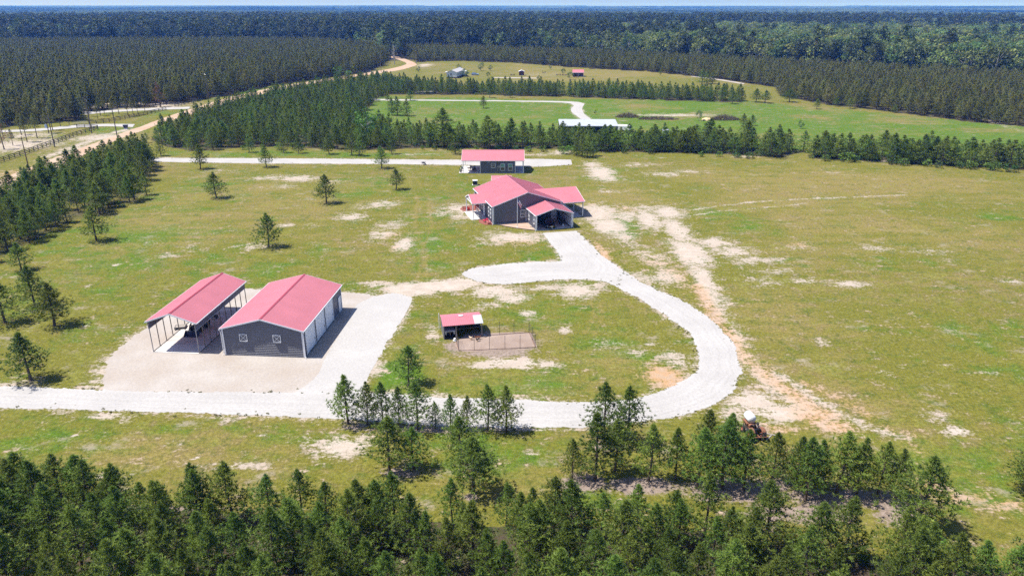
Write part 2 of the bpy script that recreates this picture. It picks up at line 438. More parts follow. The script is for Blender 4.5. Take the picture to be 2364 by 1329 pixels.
gx = spread(-150, 150, 0.6, -15500, 15500, 1.085)
gy = spread(36, 230, 0.55, -2000, 15500, 1.05)
GX, GY = np.meshgrid(gx, gy)
sand = np.zeros(GX.shape); clay = np.zeros(GX.shape); dirt = np.zeros(GX.shape)
lush = np.zeros(GX.shape); dry = np.zeros(GX.shape); floor = np.zeros(GX.shape)

def blobs(A, L):
    for x, y, rx, ry, st in L:
        w = (np.abs(GX - x) < rx * 2.2) & (np.abs(GY - y) < ry * 2.2)
        d = ((GX[w] - x) / rx) ** 2 + ((GY[w] - y) / ry) ** 2
        A[w] = np.maximum(A[w], st * np.exp(-d * 0.8))

def stroke(A, pts, width, st):
    P = np.array(pts); w = (GX > P[:, 0].min() - 4 * width) & (GX < P[:, 0].max() + 4 * width) & (GY > P[:, 1].min() - 4 * width) & (GY < P[:, 1].max() + 4 * width)
    d = line_dist(GX[w], GY[w], pts)
    A[w] = np.maximum(A[w], st * np.exp(-(d / width) ** 2))

blobs(sand, [(-19.54, 123.39, 1.86, 4.52, 0.90), (-24.36, 129.96, 3.09, 4.41, 0.75), (-23.38, 135.68, 3.21, 2.97, 0.65), (-32.50, 141.87, 2.99, 3.22, 0.80), (-31.27, 149.29, 2.39, 2.47, 0.60), (-27.79, 152.17, 3.74, 3.29, 0.60), (-0.16, 127.79, 5.60, 3.47, 0.90), (-2.50, 124.66, 3.13, 2.04, 0.60), (-11.13, 147.89, 3.83, 4.52, 0.80), (-8.52, 141.87, 2.64, 3.22, 0.70), (-14.53, 145.16, 2.69, 3.36, 0.50), (-62.34, 176.44, 3.21, 2.87, 0.50), (-58.35, 177.40, 4.84, 3.39, 0.60), (-52.70, 176.44, 5.36, 3.83, 0.70), (-54.54, 168.19, 4.10, 2.63, 0.50), (-75.73, 184.94, 4.47, 2.61, 0.40), (-43.27, 172.68, 4.20, 2.76, 0.40), (-38.99, 135.68, 2.53, 1.49, 0.30), (-20.81, 103.96, 2.67, 1.67, 0.60)])
blobs(sand, [(-15.17, 101.59, 3.92, 2.50, 1.35), (-10.72, 103.04, 4.63, 2.20, 1.30), (-7.51, 104.52, 2.68, 2.25, 1.30), (-15.94, 97.79, 1.27, 2.34, 1.20), (-2.73, 100.88, 4.55, 2.82, 0.90), (-0.13, 98.13, 2.54, 2.02, 0.80), (5.12, 102.13, 3.28, 1.62, 0.70), (9.62, 100.88, 3.57, 3.18, 0.90), (13.10, 103.04, 2.65, 1.46, 0.60), (-17.27, 96.15, 1.50, 4.88, 0.70), (-16.87, 84.52, 1.01, 3.91, 0.75), (-16.38, 76.16, 1.13, 2.85, 0.75), (-15.44, 90.01, 0.82, 2.90, 0.60), (-3.84, 95.34, 3.09, 1.60, 0.50), (1.99, 92.69, 1.33, 1.07, 0.80), (7.04, 86.92, 1.03, 1.09, 0.80), (17.47, 82.85, 0.77, 0.50, 0.80), (19.82, 78.40, 2.10, 2.99, 0.60), (-0.10, 77.49, 4.67, 1.46, 1.00), (-3.20, 77.04, 2.07, 1.34, 1.00), (3.52, 77.27, 2.59, 1.01, 0.80), (15.39, 80.15, 1.28, 0.95, 0.50), (11.94, 82.60, 2.19, 1.13, 0.40), (-10.30, 85.83, 1.13, 1.87, 0.70)])
blobs(sand, [(17.23, 144.49, 4.64, 7.34, 1.00), (18.57, 135.68, 3.38, 5.96, 1.05), (22.76, 142.52, 3.53, 4.55, 0.70), (26.38, 148.59, 4.58, 3.15, 0.60), (19.95, 128.60, 2.41, 5.41, 0.60), (27.48, 139.34, 2.94, 8.13, 0.90), (32.10, 145.16, 3.59, 5.04, 0.95), (31.45, 132.77, 2.65, 9.76, 1.00), (30.80, 119.72, 3.17, 8.60, 1.00), (30.05, 106.81, 1.91, 7.82, 0.95), (23.59, 117.39, 3.41, 5.52, 0.65), (24.79, 106.81, 3.00, 4.29, 0.75), (29.80, 96.15, 1.37, 3.90, 0.60), (20.35, 106.81, 2.73, 3.12, 0.60), (36.62, 124.66, 3.91, 3.58, 0.80), (38.35, 119.72, 4.53, 4.29, 0.75), (40.69, 115.13, 4.38, 2.67, 0.60), (42.53, 109.80, 4.20, 2.04, 0.50), (38.85, 104.89, 4.03, 2.64, 0.50), (45.72, 105.27, 4.05, 1.52, 0.60), (51.81, 103.77, 3.33, 1.48, 0.70), (64.70, 121.17, 3.36, 1.70, 0.60), (73.07, 119.72, 3.77, 1.67, 0.50), (49.61, 121.65, 3.83, 1.47, 0.50), (39.59, 83.23, 1.10, 1.02, 0.60), (43.41, 75.08, 1.01, 0.64, 0.60), (40.15, 106.81, 2.05, 1.56, 0.50), (77.17, 104.89, 2.02, 1.13, 0.60)])
blobs(sand, [(22.53, 183.39, 3.33, 8.24, 0.95), (21.88, 193.10, 3.26, 3.96, 0.80), (23.35, 176.44, 3.64, 3.35, 0.70), (38.23, 181.35, 5.49, 3.02, 0.60), (45.52, 184.42, 4.46, 2.60, 0.50), (34.69, 193.10, 6.98, 2.83, 0.50), (22.72, 163.07, 3.99, 2.07, 0.50), (104.47, 197.72, 5.95, 1.77, 0.50), (81.91, 183.39, 3.33, 1.54, 0.40), (65.84, 203.80, 4.89, 1.88, 0.40), (-10.76, 142.52, 1.94, 3.90, 0.70), (13.60, 210.24, 3.78, 3.31, 0.70), (7.20, 206.97, 7.45, 2.57, 0.50), (-28.88, 207.62, 6.23, 1.94, 0.40)])
blobs(sand, [(26.22, 68.62, 2.82, 2.40, 0.95), (28.12, 65.95, 2.73, 2.25, 0.90), (22.99, 65.52, 1.36, 1.71, 0.60), (44.83, 62.55, 1.48, 0.95, 1.00), (44.27, 65.52, 1.81, 1.37, 0.50), (-42.18, 65.52, 2.99, 0.77, 0.75), (-45.59, 65.95, 1.82, 0.43, 0.50), (-39.30, 64.25, 1.34, 0.58, 0.50), (-16.49, 59.79, 2.69, 1.77, 0.85), (-19.24, 60.69, 1.70, 1.21, 0.60), (-14.70, 61.45, 1.72, 1.24, 0.60), (-33.44, 60.54, 0.42, 0.30, 1.00), (-32.31, 60.39, 0.30, 0.23, 1.00), (-30.09, 58.06, 0.25, 0.28, 1.00), (-43.64, 61.84, 0.35, 0.31, 0.90), (-38.63, 58.27, 0.25, 0.21, 0.90), (-29.59, 64.50, 0.72, 0.33, 0.70), (-24.95, 61.76, 0.39, 0.23, 0.80), (-21.63, 64.84, 1.80, 0.50, 0.60), (-25.11, 56.74, 3.63, 0.54, 0.60), (-36.93, 55.41, 2.38, 0.66, 0.50), (1.99, 58.84, 0.83, 0.36, 0.50), (-7.04, 57.78, 0.33, 0.21, 0.70), (-8.65, 69.56, 5.70, 0.85, 0.70), (-1.51, 68.90, 4.71, 0.65, 0.60), (56.06, 75.08, 1.52, 0.53, 0.40), (51.19, 77.27, 1.55, 0.45, 0.40), (17.67, 68.17, 2.80, 1.28, 0.50)])
blobs(sand, [(-46.98, 83.23, 2.54, 4.32, 0.90), (-47.36, 79.56, 2.34, 3.54, 0.90), (-47.46, 76.16, 2.05, 2.85, 0.85), (-46.31, 72.99, 2.47, 1.22, 0.80), (-47.23, 71.48, 2.92, 0.79, 0.60), (-51.03, 70.51, 3.36, 0.58, 0.50), (-55.46, 72.99, 1.98, 0.82, 0.50), (-44.87, 88.58, 2.32, 4.24, 0.80), (-35.55, 97.79, 5.69, 3.01, 0.90), (-36.56, 91.48, 1.19, 9.00, 0.50), (-32.62, 78.40, 7.87, 0.92, 0.80), (-64.66, 103.04, 0.53, 0.55, 0.80), (-65.29, 112.73, 0.64, 0.64, 0.80), (-51.45, 75.08, 0.71, 0.43, 0.70), (-56.92, 88.30, 0.46, 0.42, 0.60), (-58.76, 117.39, 1.93, 1.84, 0.50), (-56.51, 120.92, 3.05, 2.91, 0.40), (-65.10, 124.66, 2.35, 2.04, 0.35), (-44.05, 135.68, 2.03, 1.19, 0.70), (-45.87, 122.15, 2.77, 2.47, 0.50), (-78.67, 106.81, 1.37, 0.97, 0.40)])
blobs(sand, [(-163.30, 316.37, 22.22, 11.46, 1.00), (-151.40, 222.09, 11.93, 13.25, 0.80), (-160.11, 240.26, 8.56, 6.81, 0.70), (-133.20, 235.26, 9.79, 8.18, 0.80), (-130.15, 214.97, 6.43, 6.91, 0.70), (-126.36, 197.72, 4.76, 4.73, 0.70), (-145.35, 309.36, 10.87, 5.49, 0.80), (63.67, 286.42, 20.21, 3.55, 0.70), (-61.98, 534.55, 6.14, 15.73, 0.80), (15.47, 462.79, 21.34, 5.94, 0.60), (-89.23, 481.31, 11.08, 6.41, 0.70)])
blobs(clay, [(15.80, 117.39, 1.19, 5.06, 1.00), (15.27, 122.64, 0.77, 3.48, 0.90), (17.44, 74.23, 2.21, 2.52, 1.30), (17.84, 72.48, 1.67, 1.82, 1.20), (23.19, 115.13, 4.38, 6.68, 0.45), (26.50, 106.81, 3.00, 7.82, 0.55), (27.39, 89.29, 1.29, 3.72, 0.60), (28.20, 81.98, 1.42, 2.97, 0.70), (29.59, 76.16, 1.54, 2.19, 0.70), (31.59, 65.52, 2.72, 2.23, 0.90), (32.99, 63.43, 2.03, 1.62, 0.90), (27.11, 63.03, 2.19, 1.13, 0.70), (37.49, 53.81, 1.78, 1.63, 0.90), (39.52, 51.98, 2.26, 0.95, 0.80), (42.73, 51.10, 1.86, 0.93, 0.70), (39.44, 62.23, 1.74, 0.95, 0.50), (24.54, 148.59, 2.38, 2.45, 0.60), (51.02, 123.39, 3.10, 1.25, 0.50), (-22.28, 128.60, 2.41, 2.70, 0.60), (0.63, 124.66, 4.69, 2.04, 0.60), (-21.10, 120.92, 1.37, 2.42, 0.50), (49.15, 157.84, 0.97, 1.17, 0.60), (7.45, 55.41, 1.35, 0.66, 0.60), (15.72, 152.17, 2.81, 2.19, 0.50), (-127.20, 182.37, 5.52, 7.14, 0.70), (-127.55, 197.72, 4.76, 5.92, 0.50)])
sand *= 1.18
blobs(dirt, [(-1.74, 81.98, 4.90, 4.21, 1.00), (-6.64, 81.98, 2.18, 2.48, 0.90), (-2.78, 80.15, 4.81, 1.19, 0.90), (-8.42, 63.03, 9.65, 0.72, 0.90), (-15.96, 63.43, 1.76, 0.97, 0.80), (-10.03, 55.74, 2.39, 1.06, 0.80), (-3.47, 51.98, 0.83, 1.43, 0.90), (6.15, 54.12, 2.33, 1.39, 1.00), (11.54, 53.81, 3.49, 1.63, 1.00), (19.88, 53.18, 6.53, 1.85, 1.00), (28.96, 51.98, 6.03, 1.54, 1.00), (32.58, 49.41, 2.54, 2.20, 0.90), (24.81, 49.96, 6.22, 1.45, 0.90), (-42.13, 51.68, 2.25, 0.94, 0.80), (-38.41, 51.10, 1.49, 0.81, 0.70), (-32.69, 50.81, 11.12, 0.80, 0.70), (-54.72, 72.99, 1.19, 0.71, 0.70), (9.19, 59.94, 2.53, 1.48, 0.70), (24.70, 63.03, 1.75, 1.13, 0.90), (-19.10, 49.96, 2.20, 1.12, 0.60)])
stroke(sand, [(31.45, 141.87), (33.90, 145.16), (42.13, 149.29), (52.68, 153.64), (65.01, 156.29), (88.84, 159.81)], 0.7, .62)
stroke(sand, [(36.94, 142.84), (43.13, 146.17), (52.94, 148.59), (63.45, 152.17)], 0.6, .6)
stroke(sand, [(15.39, 148.59), (20.91, 141.87), (28.76, 146.51), (31.89, 141.87), (30.69, 129.96), (29.15, 117.39)], 1.6, .8)
stroke(sand, [(31.89, 141.87), (30.81, 128.60), (30.12, 115.13), (29.78, 104.89), (29.28, 95.34)], 2.2, .82)
stroke(sand, [(29.28, 95.34), (28.94, 86.51), (28.57, 77.83), (29.54, 71.48), (31.18, 66.82), (32.99, 63.43)], 2.0, .66)
stroke(sand, [(15.07, 145.16), (18.69, 138.10), (20.95, 129.96), (22.50, 119.72), (24.54, 110.83)], 2.2, .55)
stroke(clay, [(28.33, 103.04), (27.96, 91.48), (28.38, 84.52), (28.48, 78.40), (29.40, 74.02), (30.65, 70.51), (32.22, 65.95)], 1.5, .8)
stroke(sand, [(28.20, 81.98), (28.57, 76.16), (29.69, 70.51), (31.47, 66.38)], 2.0, .75)
stroke(sand, [(30.76, 75.08), (33.56, 68.17), (36.07, 63.43), (39.04, 61.45)], 1.0, .7)
stroke(clay, [(33.02, 72.99), (36.36, 68.17), (38.52, 63.03), (39.23, 57.78)], 0.9, .55)
stroke(sand, [(186.55, 306.64), (175.26, 265.48), (172.69, 246.35), (177.47, 225.82)], 2.0, .5)
stroke(dry, [(-20.59, 152.17), (-18.90, 135.68), (-14.61, 117.39), (-14.92, 104.89)], 0.45, .9)
stroke(dry, [(-17.97, 152.17), (-15.70, 135.68), (-15.63, 119.72), (-13.45, 106.81)], 0.45, .8)
stroke(dry, [(-26.72, 182.37), (-22.73, 163.90), (-19.42, 148.59)], 0.4, .8)
stroke(dry, [(-25.40, 182.37), (-19.28, 159.81), (-15.11, 141.87)], 0.4, .7)
stroke(dry, [(11.58, 97.79), (11.35, 91.48), (9.51, 85.83)], 0.4, .7)
stroke(dry, [(12.84, 97.79), (12.55, 91.48), (10.57, 85.17)], 0.4, .7)
stroke(dry, [(102.78, 140.28), (86.72, 129.96), (73.39, 124.66)], 0.5, .6)
stroke(dry, [(35.13, 77.27), (43.43, 79.56), (55.42, 81.98)], 0.5, .4)
stroke(sand, [(-131.19, 203.80), (-132.43, 221.36), (-133.98, 239.41), (-132.74, 251.81)], 2.2, .85)
blobs(lush, [(-15.80, 124.66, 4.69, 15.52, 0.60), (-42.48, 106.81, 8.19, 11.79, 0.45), (-17.03, 152.17, 5.61, 14.74, 0.50), (-69.01, 124.66, 15.65, 26.43, 0.55), (-12.75, 75.08, 3.04, 6.44, 0.80), (-0.10, 72.99, 8.90, 3.06, 0.60), (4.73, 92.99, 7.27, 6.15, 0.50), (11.87, 81.98, 5.44, 7.47, 0.50), (24.20, 183.39, 2.89, 8.24, 1.00), (-46.12, 62.23, 8.69, 3.16, 0.40), (5.04, 117.39, 4.45, 3.68, 0.50), (39.64, 57.78, 6.55, 4.21, 0.70), (46.70, 137.18, 3.41, 4.25, 0.70), (64.81, 135.68, 1.69, 1.78, 0.90), (98.20, 141.87, 3.51, 3.22, 0.80), (41.97, 145.16, 5.38, 4.70, 0.60), (-68.29, 163.90, 12.01, 12.62, 0.60), (-34.03, 168.19, 8.20, 13.23, 0.50), (-60.18, 208.27, 49.95, 5.21, 0.60), (1.80, 163.90, 20.02, 16.89, 0.30), (59.36, 79.56, 4.25, 7.10, 0.30), (-2.13, 57.78, 8.19, 4.21, 0.40), (20.93, 135.68, 3.38, 8.95, 0.50), (-32.23, 62.23, 13.03, 2.36, 0.40), (-134.06, 250.88, 11.89, 12.94, 0.50), (-133.82, 291.24, 10.27, 9.79, 0.50), (22.77, 155.90, 5.74, 4.59, 0.30), (-125.62, 371.43, 43.17, 23.43, 0.80)])
blobs(dry, [(51.86, 163.90, 40.05, 25.61, 0.75), (96.41, 172.68, 31.51, 18.60, 0.80), (69.03, 135.68, 33.76, 24.39, 0.45), (37.44, 92.99, 18.17, 12.42, 0.55), (53.36, 88.58, 17.44, 22.07, 0.40), (-48.26, 163.90, 25.03, 25.61, 0.50), (-33.02, 124.66, 15.65, 15.52, 0.45), (-53.30, 148.59, 9.16, 10.55, 0.50), (39.52, 70.99, 14.50, 9.87, 0.45), (-28.19, 58.48, 16.54, 2.14, 0.60), (-1.26, 55.08, 5.92, 2.60, 0.45), (0.92, 76.16, 10.24, 6.60, 0.30), (-50.57, 68.17, 9.35, 1.82, 0.30), (97.98, 293.70, 86.25, 19.96, 0.35), (85.91, 468.81, 81.04, 42.99, 0.80), (32.91, 484.54, 83.68, 45.85, 0.65), (175.61, 293.70, 34.50, 30.10, 0.50), (-21.82, 65.52, 9.05, 1.71, 0.50), (11.16, 76.16, 5.12, 4.39, 0.40)])
for e_ in EDGES[:10]:
    stroke(sand, e_, 0.9, .55)
for e_ in EDGES[2:6]:
    stroke(dirt, e_, 1.3, .35)
neigh = inside(GX, GY, [(-77.76, 349.41), (30.71, 332.89), (104.57, 332.89), (180.68, 258.47), (198.19, 218.48), (172.04, 187.59), (140.64, 197.72), (87.19, 214.97), (15.64, 222.09), (-45.34, 222.09)])
lush[neigh] = np.maximum(lush[neigh], 1.25)
dry[neigh] *= 0.3
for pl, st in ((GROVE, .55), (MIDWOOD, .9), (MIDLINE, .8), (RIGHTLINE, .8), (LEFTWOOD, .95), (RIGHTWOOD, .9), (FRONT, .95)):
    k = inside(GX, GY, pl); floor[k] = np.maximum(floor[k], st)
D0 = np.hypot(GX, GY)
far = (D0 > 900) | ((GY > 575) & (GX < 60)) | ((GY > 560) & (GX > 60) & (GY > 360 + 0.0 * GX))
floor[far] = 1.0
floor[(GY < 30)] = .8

GZ = hills(GX, GY) + np.where(D0 < 400, 0.0, 0.0)
nx, ny = len(gx), len(gy)
me = bpy.data.meshes.new('ground')
me.vertices.add(nx * ny)
me.vertices.foreach_set('co', np.stack([GX, GY, GZ], -1).astype(np.float32).ravel())
ii = (np.arange(ny - 1)[:, None] * nx + np.arange(nx - 1)[None, :]).ravel()
quads = np.stack([ii, ii + 1, ii + 1 + nx, ii + nx], -1).astype(np.int32)
me.loops.add(quads.size); me.polygons.add(len(quads))
me.loops.foreach_set('vertex_index', quads.ravel())
me.polygons.foreach_set('loop_start', np.arange(len(quads), dtype=np.int32) * 4)
me.update(calc_edges=True)
for nm, chans in (('wear', (sand, clay, dirt)), ('growth', (lush, dry, floor))):
    at = me.attributes.new(nm, 'FLOAT_COLOR', 'POINT')
    at.data.foreach_set('color', np.stack([*chans, np.ones(GX.shape)], -1).astype(np.float32).ravel())

def ground_material():
    m, n, l, b = new_mat('grassy_sandy_ground')
    tc = n.new('ShaderNodeTexCoord')
    w = n.new('ShaderNodeAttribute'); w.attribute_name = 'wear'
    g = n.new('ShaderNodeAttribute'); g.attribute_name = 'growth'
    sw = n.new('ShaderNodeSeparateColor'); l.new(w.outputs['Color'], sw.inputs[0])
    sg = n.new('ShaderNodeSeparateColor'); l.new(g.outputs['Color'], sg.inputs[0])
    def noi(scale, detail=4.0, rough=0.6, stretch=None):
        t = N(n, 'ShaderNodeTexNoise', Scale=scale, Detail=detail, Roughness=rough)
        if stretch:
            mp = n.new('ShaderNodeMapping'); mp.inputs['Scale'].default_value = stretch
            l.new(tc.outputs['Object'], mp.inputs[0]); l.new(mp.outputs[0], t.inputs['Vector'])
        else:
            l.new(tc.outputs['Object'], t.inputs['Vector'])
        return t.outputs[0]
    def math_(op, a, c):
        k = N(n, 'ShaderNodeMath', operation=op)
        for i, v in enumerate((a, c)):
            if isinstance(v, (int, float)): k.inputs[i].default_value = v
            else: l.new(v, k.inputs[i])
        return k.outputs[0]
    def sstep(v, lo, hi):
        k = N(n, 'ShaderNodeMapRange', interpolation_type='SMOOTHSTEP')
        k.inputs[1].default_value = lo; k.inputs[2].default_value = hi
        l.new(v, k.inputs[0]); return k.outputs[0]
    def mix(f, a, c, blend='MIX'):
        k = N(n, 'ShaderNodeMix', data_type='RGBA', blend_type=blend)
        if isinstance(f, (int, float)): k.inputs[0].default_value = f
        else: l.new(f, k.inputs[0])
        for i, v in ((6, a), (7, c)):
            if isinstance(v, tuple): k.inputs[i].default_value = (*v, 1)
            else: l.new(v, k.inputs[i])
        return k.outputs[2]
    big = noi(0.018, 5.0); mid = noi(0.11, 6.0, .65); sm = noi(0.55, 5.0, .65); fine = noi(2.6, 4.0, .7); vf = noi(9.0, 3.0, .7)
    streak = noi(0.25, 4.0, .6, (0.25, 1.6, 1))
    # grass: green, lusher and drier, mottled at several sizes
    m2 = noi(0.045, 6.0, .62); m3 = noi(0.30, 6.0, .68, (1, 1.25, 1)); m4 = noi(1.15, 5.0, .7)
    def ctr(v, k): return math_('MULTIPLY', math_('SUBTRACT', v, 0.5), k)
    lushv = math_('ADD', sg.outputs[0], math_('ADD', ctr(mid, 2.8), ctr(m3, 2.0)))
    dryv = math_('ADD', sg.outputs[1], math_('ADD', ctr(big, 2.6), math_('ADD', ctr(streak, 2.2), ctr(m2, 2.6))))
    c = mix(sstep(lushv, 0.0, 0.9), (0.142, 0.136, 0.023), (0.080, 0.146, 0.014))
    c = mix(math_('MULTIPLY', sstep(dryv, 0.0, 1.0), 0.9), c, (0.210, 0.170, 0.054))
    c = mix(math_('MULTIPLY', sstep(math_('ADD', sm, ctr(m2, .8)), 0.48, 0.72), 0.6), c, (0.188, 0.140, 0.066))
    c = mix(math_('MULTIPLY', sstep(math_('ADD', m4, ctr(m3, .9)), 0.50, 0.70), 0.55), c, (0.058, 0.085, 0.013))
    c = mix(math_('MULTIPLY', sstep(math_('ADD', noi(0.7, 5.0, .65), ctr(mid, -.9)), 0.54, 0.72), 0.5), c, (0.196, 0.198, 0.044))
    fl = mix(1.0, c, mix(sstep(fine, 0.28, 0.72), (0.66, 0.68, 0.64), (1.30, 1.28, 1.26)), 'MULTIPLY')
    c = mix(0.8, fl, mix(sstep(vf, 0.3, 0.7), (0.70, 0.72, 0.68), (1.28, 1.26, 1.26)), 'MULTIPLY')
    # forest floor: dark brown needle litter and rough undergrowth
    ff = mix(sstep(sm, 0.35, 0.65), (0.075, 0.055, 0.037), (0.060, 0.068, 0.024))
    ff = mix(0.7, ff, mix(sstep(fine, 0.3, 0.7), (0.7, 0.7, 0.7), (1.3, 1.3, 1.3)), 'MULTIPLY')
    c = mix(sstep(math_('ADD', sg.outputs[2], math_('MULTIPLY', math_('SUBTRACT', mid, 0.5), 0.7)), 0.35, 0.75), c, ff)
    # bare soil
    ragged = math_('ADD', math_('MULTIPLY', math_('SUBTRACT', sm, 0.5), 1.5), math_('MULTIPLY', math_('SUBTRACT', fine, 0.5), 1.5))
    ragged = math_('ADD', ragged, math_('MULTIPLY', math_('SUBTRACT', noi(0.9, 5.0, .7, (0.55, 1.9, 1)), 0.5), 1.3))
    ragged = math_('ADD', ragged, math_('MULTIPLY', math_('SUBTRACT', mid, 0.5), 0.8))
    dv = sstep(math_('ADD', sw.outputs[2], math_('MULTIPLY', ragged, 0.7)), 0.40, 0.72)
    c = mix(dv, c, mix(sstep(fine, 0.3, 0.7), (0.20, 0.15, 0.118), (0.30, 0.24, 0.20)))
    sv_in = math_('ADD', sw.outputs[0], math_('MULTIPLY', ragged, 1.35))
    sv = sstep(sv_in, 0.30, 0.92)
    sandc = mix(sstep(sm, 0.35, 0.65), (0.47, 0.405, 0.35), (0.39, 0.325, 0.27))
    sandc = mix(0.7, sandc, mix(sstep(vf, 0.3, 0.7), (0.8, 0.8, 0.8), (1.2, 1.2, 1.2)), 'MULTIPLY')
    c = mix(math_('MULTIPLY', sv, 0.92), c, sandc)
    cv = sstep(math_('ADD', sw.outputs[1], math_('MULTIPLY', ragged, 1.3)), 0.30, 1.0)
    c = mix(math_('MULTIPLY', cv, 0.85), c, mix(sstep(sm, 0.35, 0.65), (0.48, 0.28, 0.155), (0.43, 0.31, 0.225)))
    # scattered thin spots everywhere in the turf
    spots = math_('ADD', noi(0.16, 6.0, .72, (1, 1.5, 1)), math_('MULTIPLY', math_('SUBTRACT', fine, 0.5), 0.18))
    near = math_('SUBTRACT', 1.0, sg.outputs[2])
    c = mix(math_('MULTIPLY', math_('MULTIPLY', sstep(spots, 0.565, 0.72), 0.75), near), c, (0.32, 0.265, 0.205))
    l.new(c, b.inputs['Base Color'])
    b.inputs['Roughness'].default_value = 0.95
    b.inputs['Specular IOR Level'].default_value = 0.1
    hgt_ = math_('ADD', math_('MULTIPLY', fine, 0.6), math_('MULTIPLY', vf, 0.4))
    hgt_ = math_('MULTIPLY', hgt_, math_('SUBTRACT', 1.0, math_('MULTIPLY', sv, 0.6)))
    bp = N(n, 'ShaderNodeBump', Strength=0.75, Distance=0.22)
    l.new(hgt_, bp.inputs['Height']); l.new(bp.outputs[0], b.inputs['Normal'])
    return m
me.materials.append(ground_material())
ground = bpy.data.objects.new('ground', me); COL.objects.link(ground)
tag(ground, 'mown grass with bare sandy and clay patches, running out to the woods', 'ground', kind='structure')

# ------------------------------------------------------------------ roads and yards: sheets a few millimetres up
def gravel_material(name, c1, c2, speck, scale=1.0):
    m, n, l, b = new_mat(name)
    tc = n.new('ShaderNodeTexCoord')
    a = N(n, 'ShaderNodeTexNoise', Scale=0.22 * scale, Detail=5.0); f = N(n, 'ShaderNodeTexNoise', Scale=3.5, Detail=4.0, Roughness=0.7)
    sp = N(n, 'ShaderNodeTexNoise', Scale=1.1, Detail=6.0, Roughness=0.75)
    for t in (a, f, sp): l.new(tc.outputs['Object'], t.inputs['Vector'])
    r = ramp(n, [(0.35, c1), (0.65, c2)]); l.new(a.outputs[0], r.inputs[0])
    rs = ramp(n, [(0.62, 0.0), (0.74, 1.0)]); l.new(sp.outputs[0], rs.inputs[0])
    mx = N(n, 'ShaderNodeMix', data_type='RGBA'); l.new(rs.outputs[0], mx.inputs[0]); l.new(r.outputs[0], mx.inputs[6]); mx.inputs[7].default_value = (*speck, 1)
    rf = ramp(n, [(0.3, 0.86), (0.7, 1.1)]); l.new(f.outputs[0], rf.inputs[0])
    ac = n.new('ShaderNodeAttribute'); ac.attribute_name = 'across'
    wb = N(n, 'ShaderNodeTexNoise', noise_dimensions='1D', Scale=9.0, Detail=4.0, Roughness=0.7)
    wsum = N(n, 'ShaderNodeMath', operation='MULTIPLY_ADD'); l.new(a.outputs[0], wsum.inputs[0]); wsum.inputs[1].default_value = 0.22; l.new(ac.outputs['Fac'], wsum.inputs[2])
    l.new(wsum.outputs[0], wb.inputs['W'])
    tracks = ramp(n, [(0.36, (0.80, 0.79, 0.775)), (0.60, (1.06, 1.06, 1.06))]); l.new(wb.outputs[0], tracks.inputs[0])
    tm_ = N(n, 'ShaderNodeMix', data_type='RGBA', blend_type='MULTIPLY'); tm_.inputs[0].default_value = 0.36
    l.new(mx.outputs[2], tm_.inputs[6]); l.new(tracks.outputs[0], tm_.inputs[7]); mx = tm_
    mu = N(n, 'ShaderNodeMix', data_type='RGBA', blend_type='MULTIPLY'); mu.inputs[0].default_value = 1.0
    l.new(mx.outputs[2], mu.inputs[6]); l.new(rf.outputs[0], mu.inputs[7])
    l.new(mu.outputs[2], b.inputs['Base Color']); b.inputs['Roughness'].default_value = 0.95; b.inputs['Specular IOR Level'].default_value = 0.1
    bp = N(n, 'ShaderNodeBump', Strength=0.5, Distance=0.06); l.new(f.outputs[0], bp.inputs['Height']); l.new(bp.outputs[0], b.inputs['Normal'])
    return m
M['gravel'] = gravel_material('white_limestone_gravel', (0.372, 0.357, 0.340), (0.410, 0.395, 0.376), (0.33, 0.305, 0.28))
M['yard'] = gravel_material('sandy_gravel', (0.345, 0.30, 0.258), (0.395, 0.36, 0.325), (0.275, 0.225, 0.18))
M['clay_road'] = gravel_material('orange_clay_road', (0.42, 0.285, 0.195), (0.44, 0.335, 0.25), (0.43, 0.37, 0.31), 0.6)
M['pen_soil'] = gravel_material('bare_pen_soil', (0.27, 0.20, 0.16), (0.34, 0.265, 0.22), (0.19, 0.135, 0.105), 2.0)

def resample(pts, step):
    P = [Vector((x, y, 0)) for x, y in pts]
    out = []
    for i in range(len(P) - 1):
        p0, p1, p2, p3 = P[max(i - 1, 0)], P[i], P[i + 1], P[min(i + 2, len(P) - 1)]
        k = max(2, int((p2 - p1).length / step))
        for j in range(k):
            t = j / k
            out.append(0.5 * ((2 * p1) + (p2 - p0) * t + (2 * p0 - 5 * p1 + 4 * p2 - p3) * t * t + (3 * p1 - p0 - 3 * p2 + p3) * t ** 3))
    out.append(P[-1])
    return out

def arc_sample(pts, n):
    d = [0]
    for a, b in zip(pts[:-1], pts[1:]): d.append(d[-1] + (b - a).length)
    out, j = [], 0
    for i in range(n):
        t = d[-1] * i / (n - 1)
        while j < len(d) - 2 and d[j + 1] < t: j += 1
        out.append(pts[j].lerp(pts[j + 1], (t - d[j]) / max(1e-6, d[j + 1] - d[j])))
    return out

def ragged_edge(p, amp, seed):
    q = Vector((p.x * 0.8 + seed, p.y * 0.8, seed * 3.1)); q2 = Vector((p.x * 3.1 + seed, p.y * 3.1, 5 + seed)); 
    q3 = Vector((p.x * 9.0 + seed, p.y * 9.0, 9 + seed))
    return amp * (mnoise.noise(q) * 0.9 + mnoise.noise(q2) * 0.8 + mnoise.noise(q3) * 0.45)

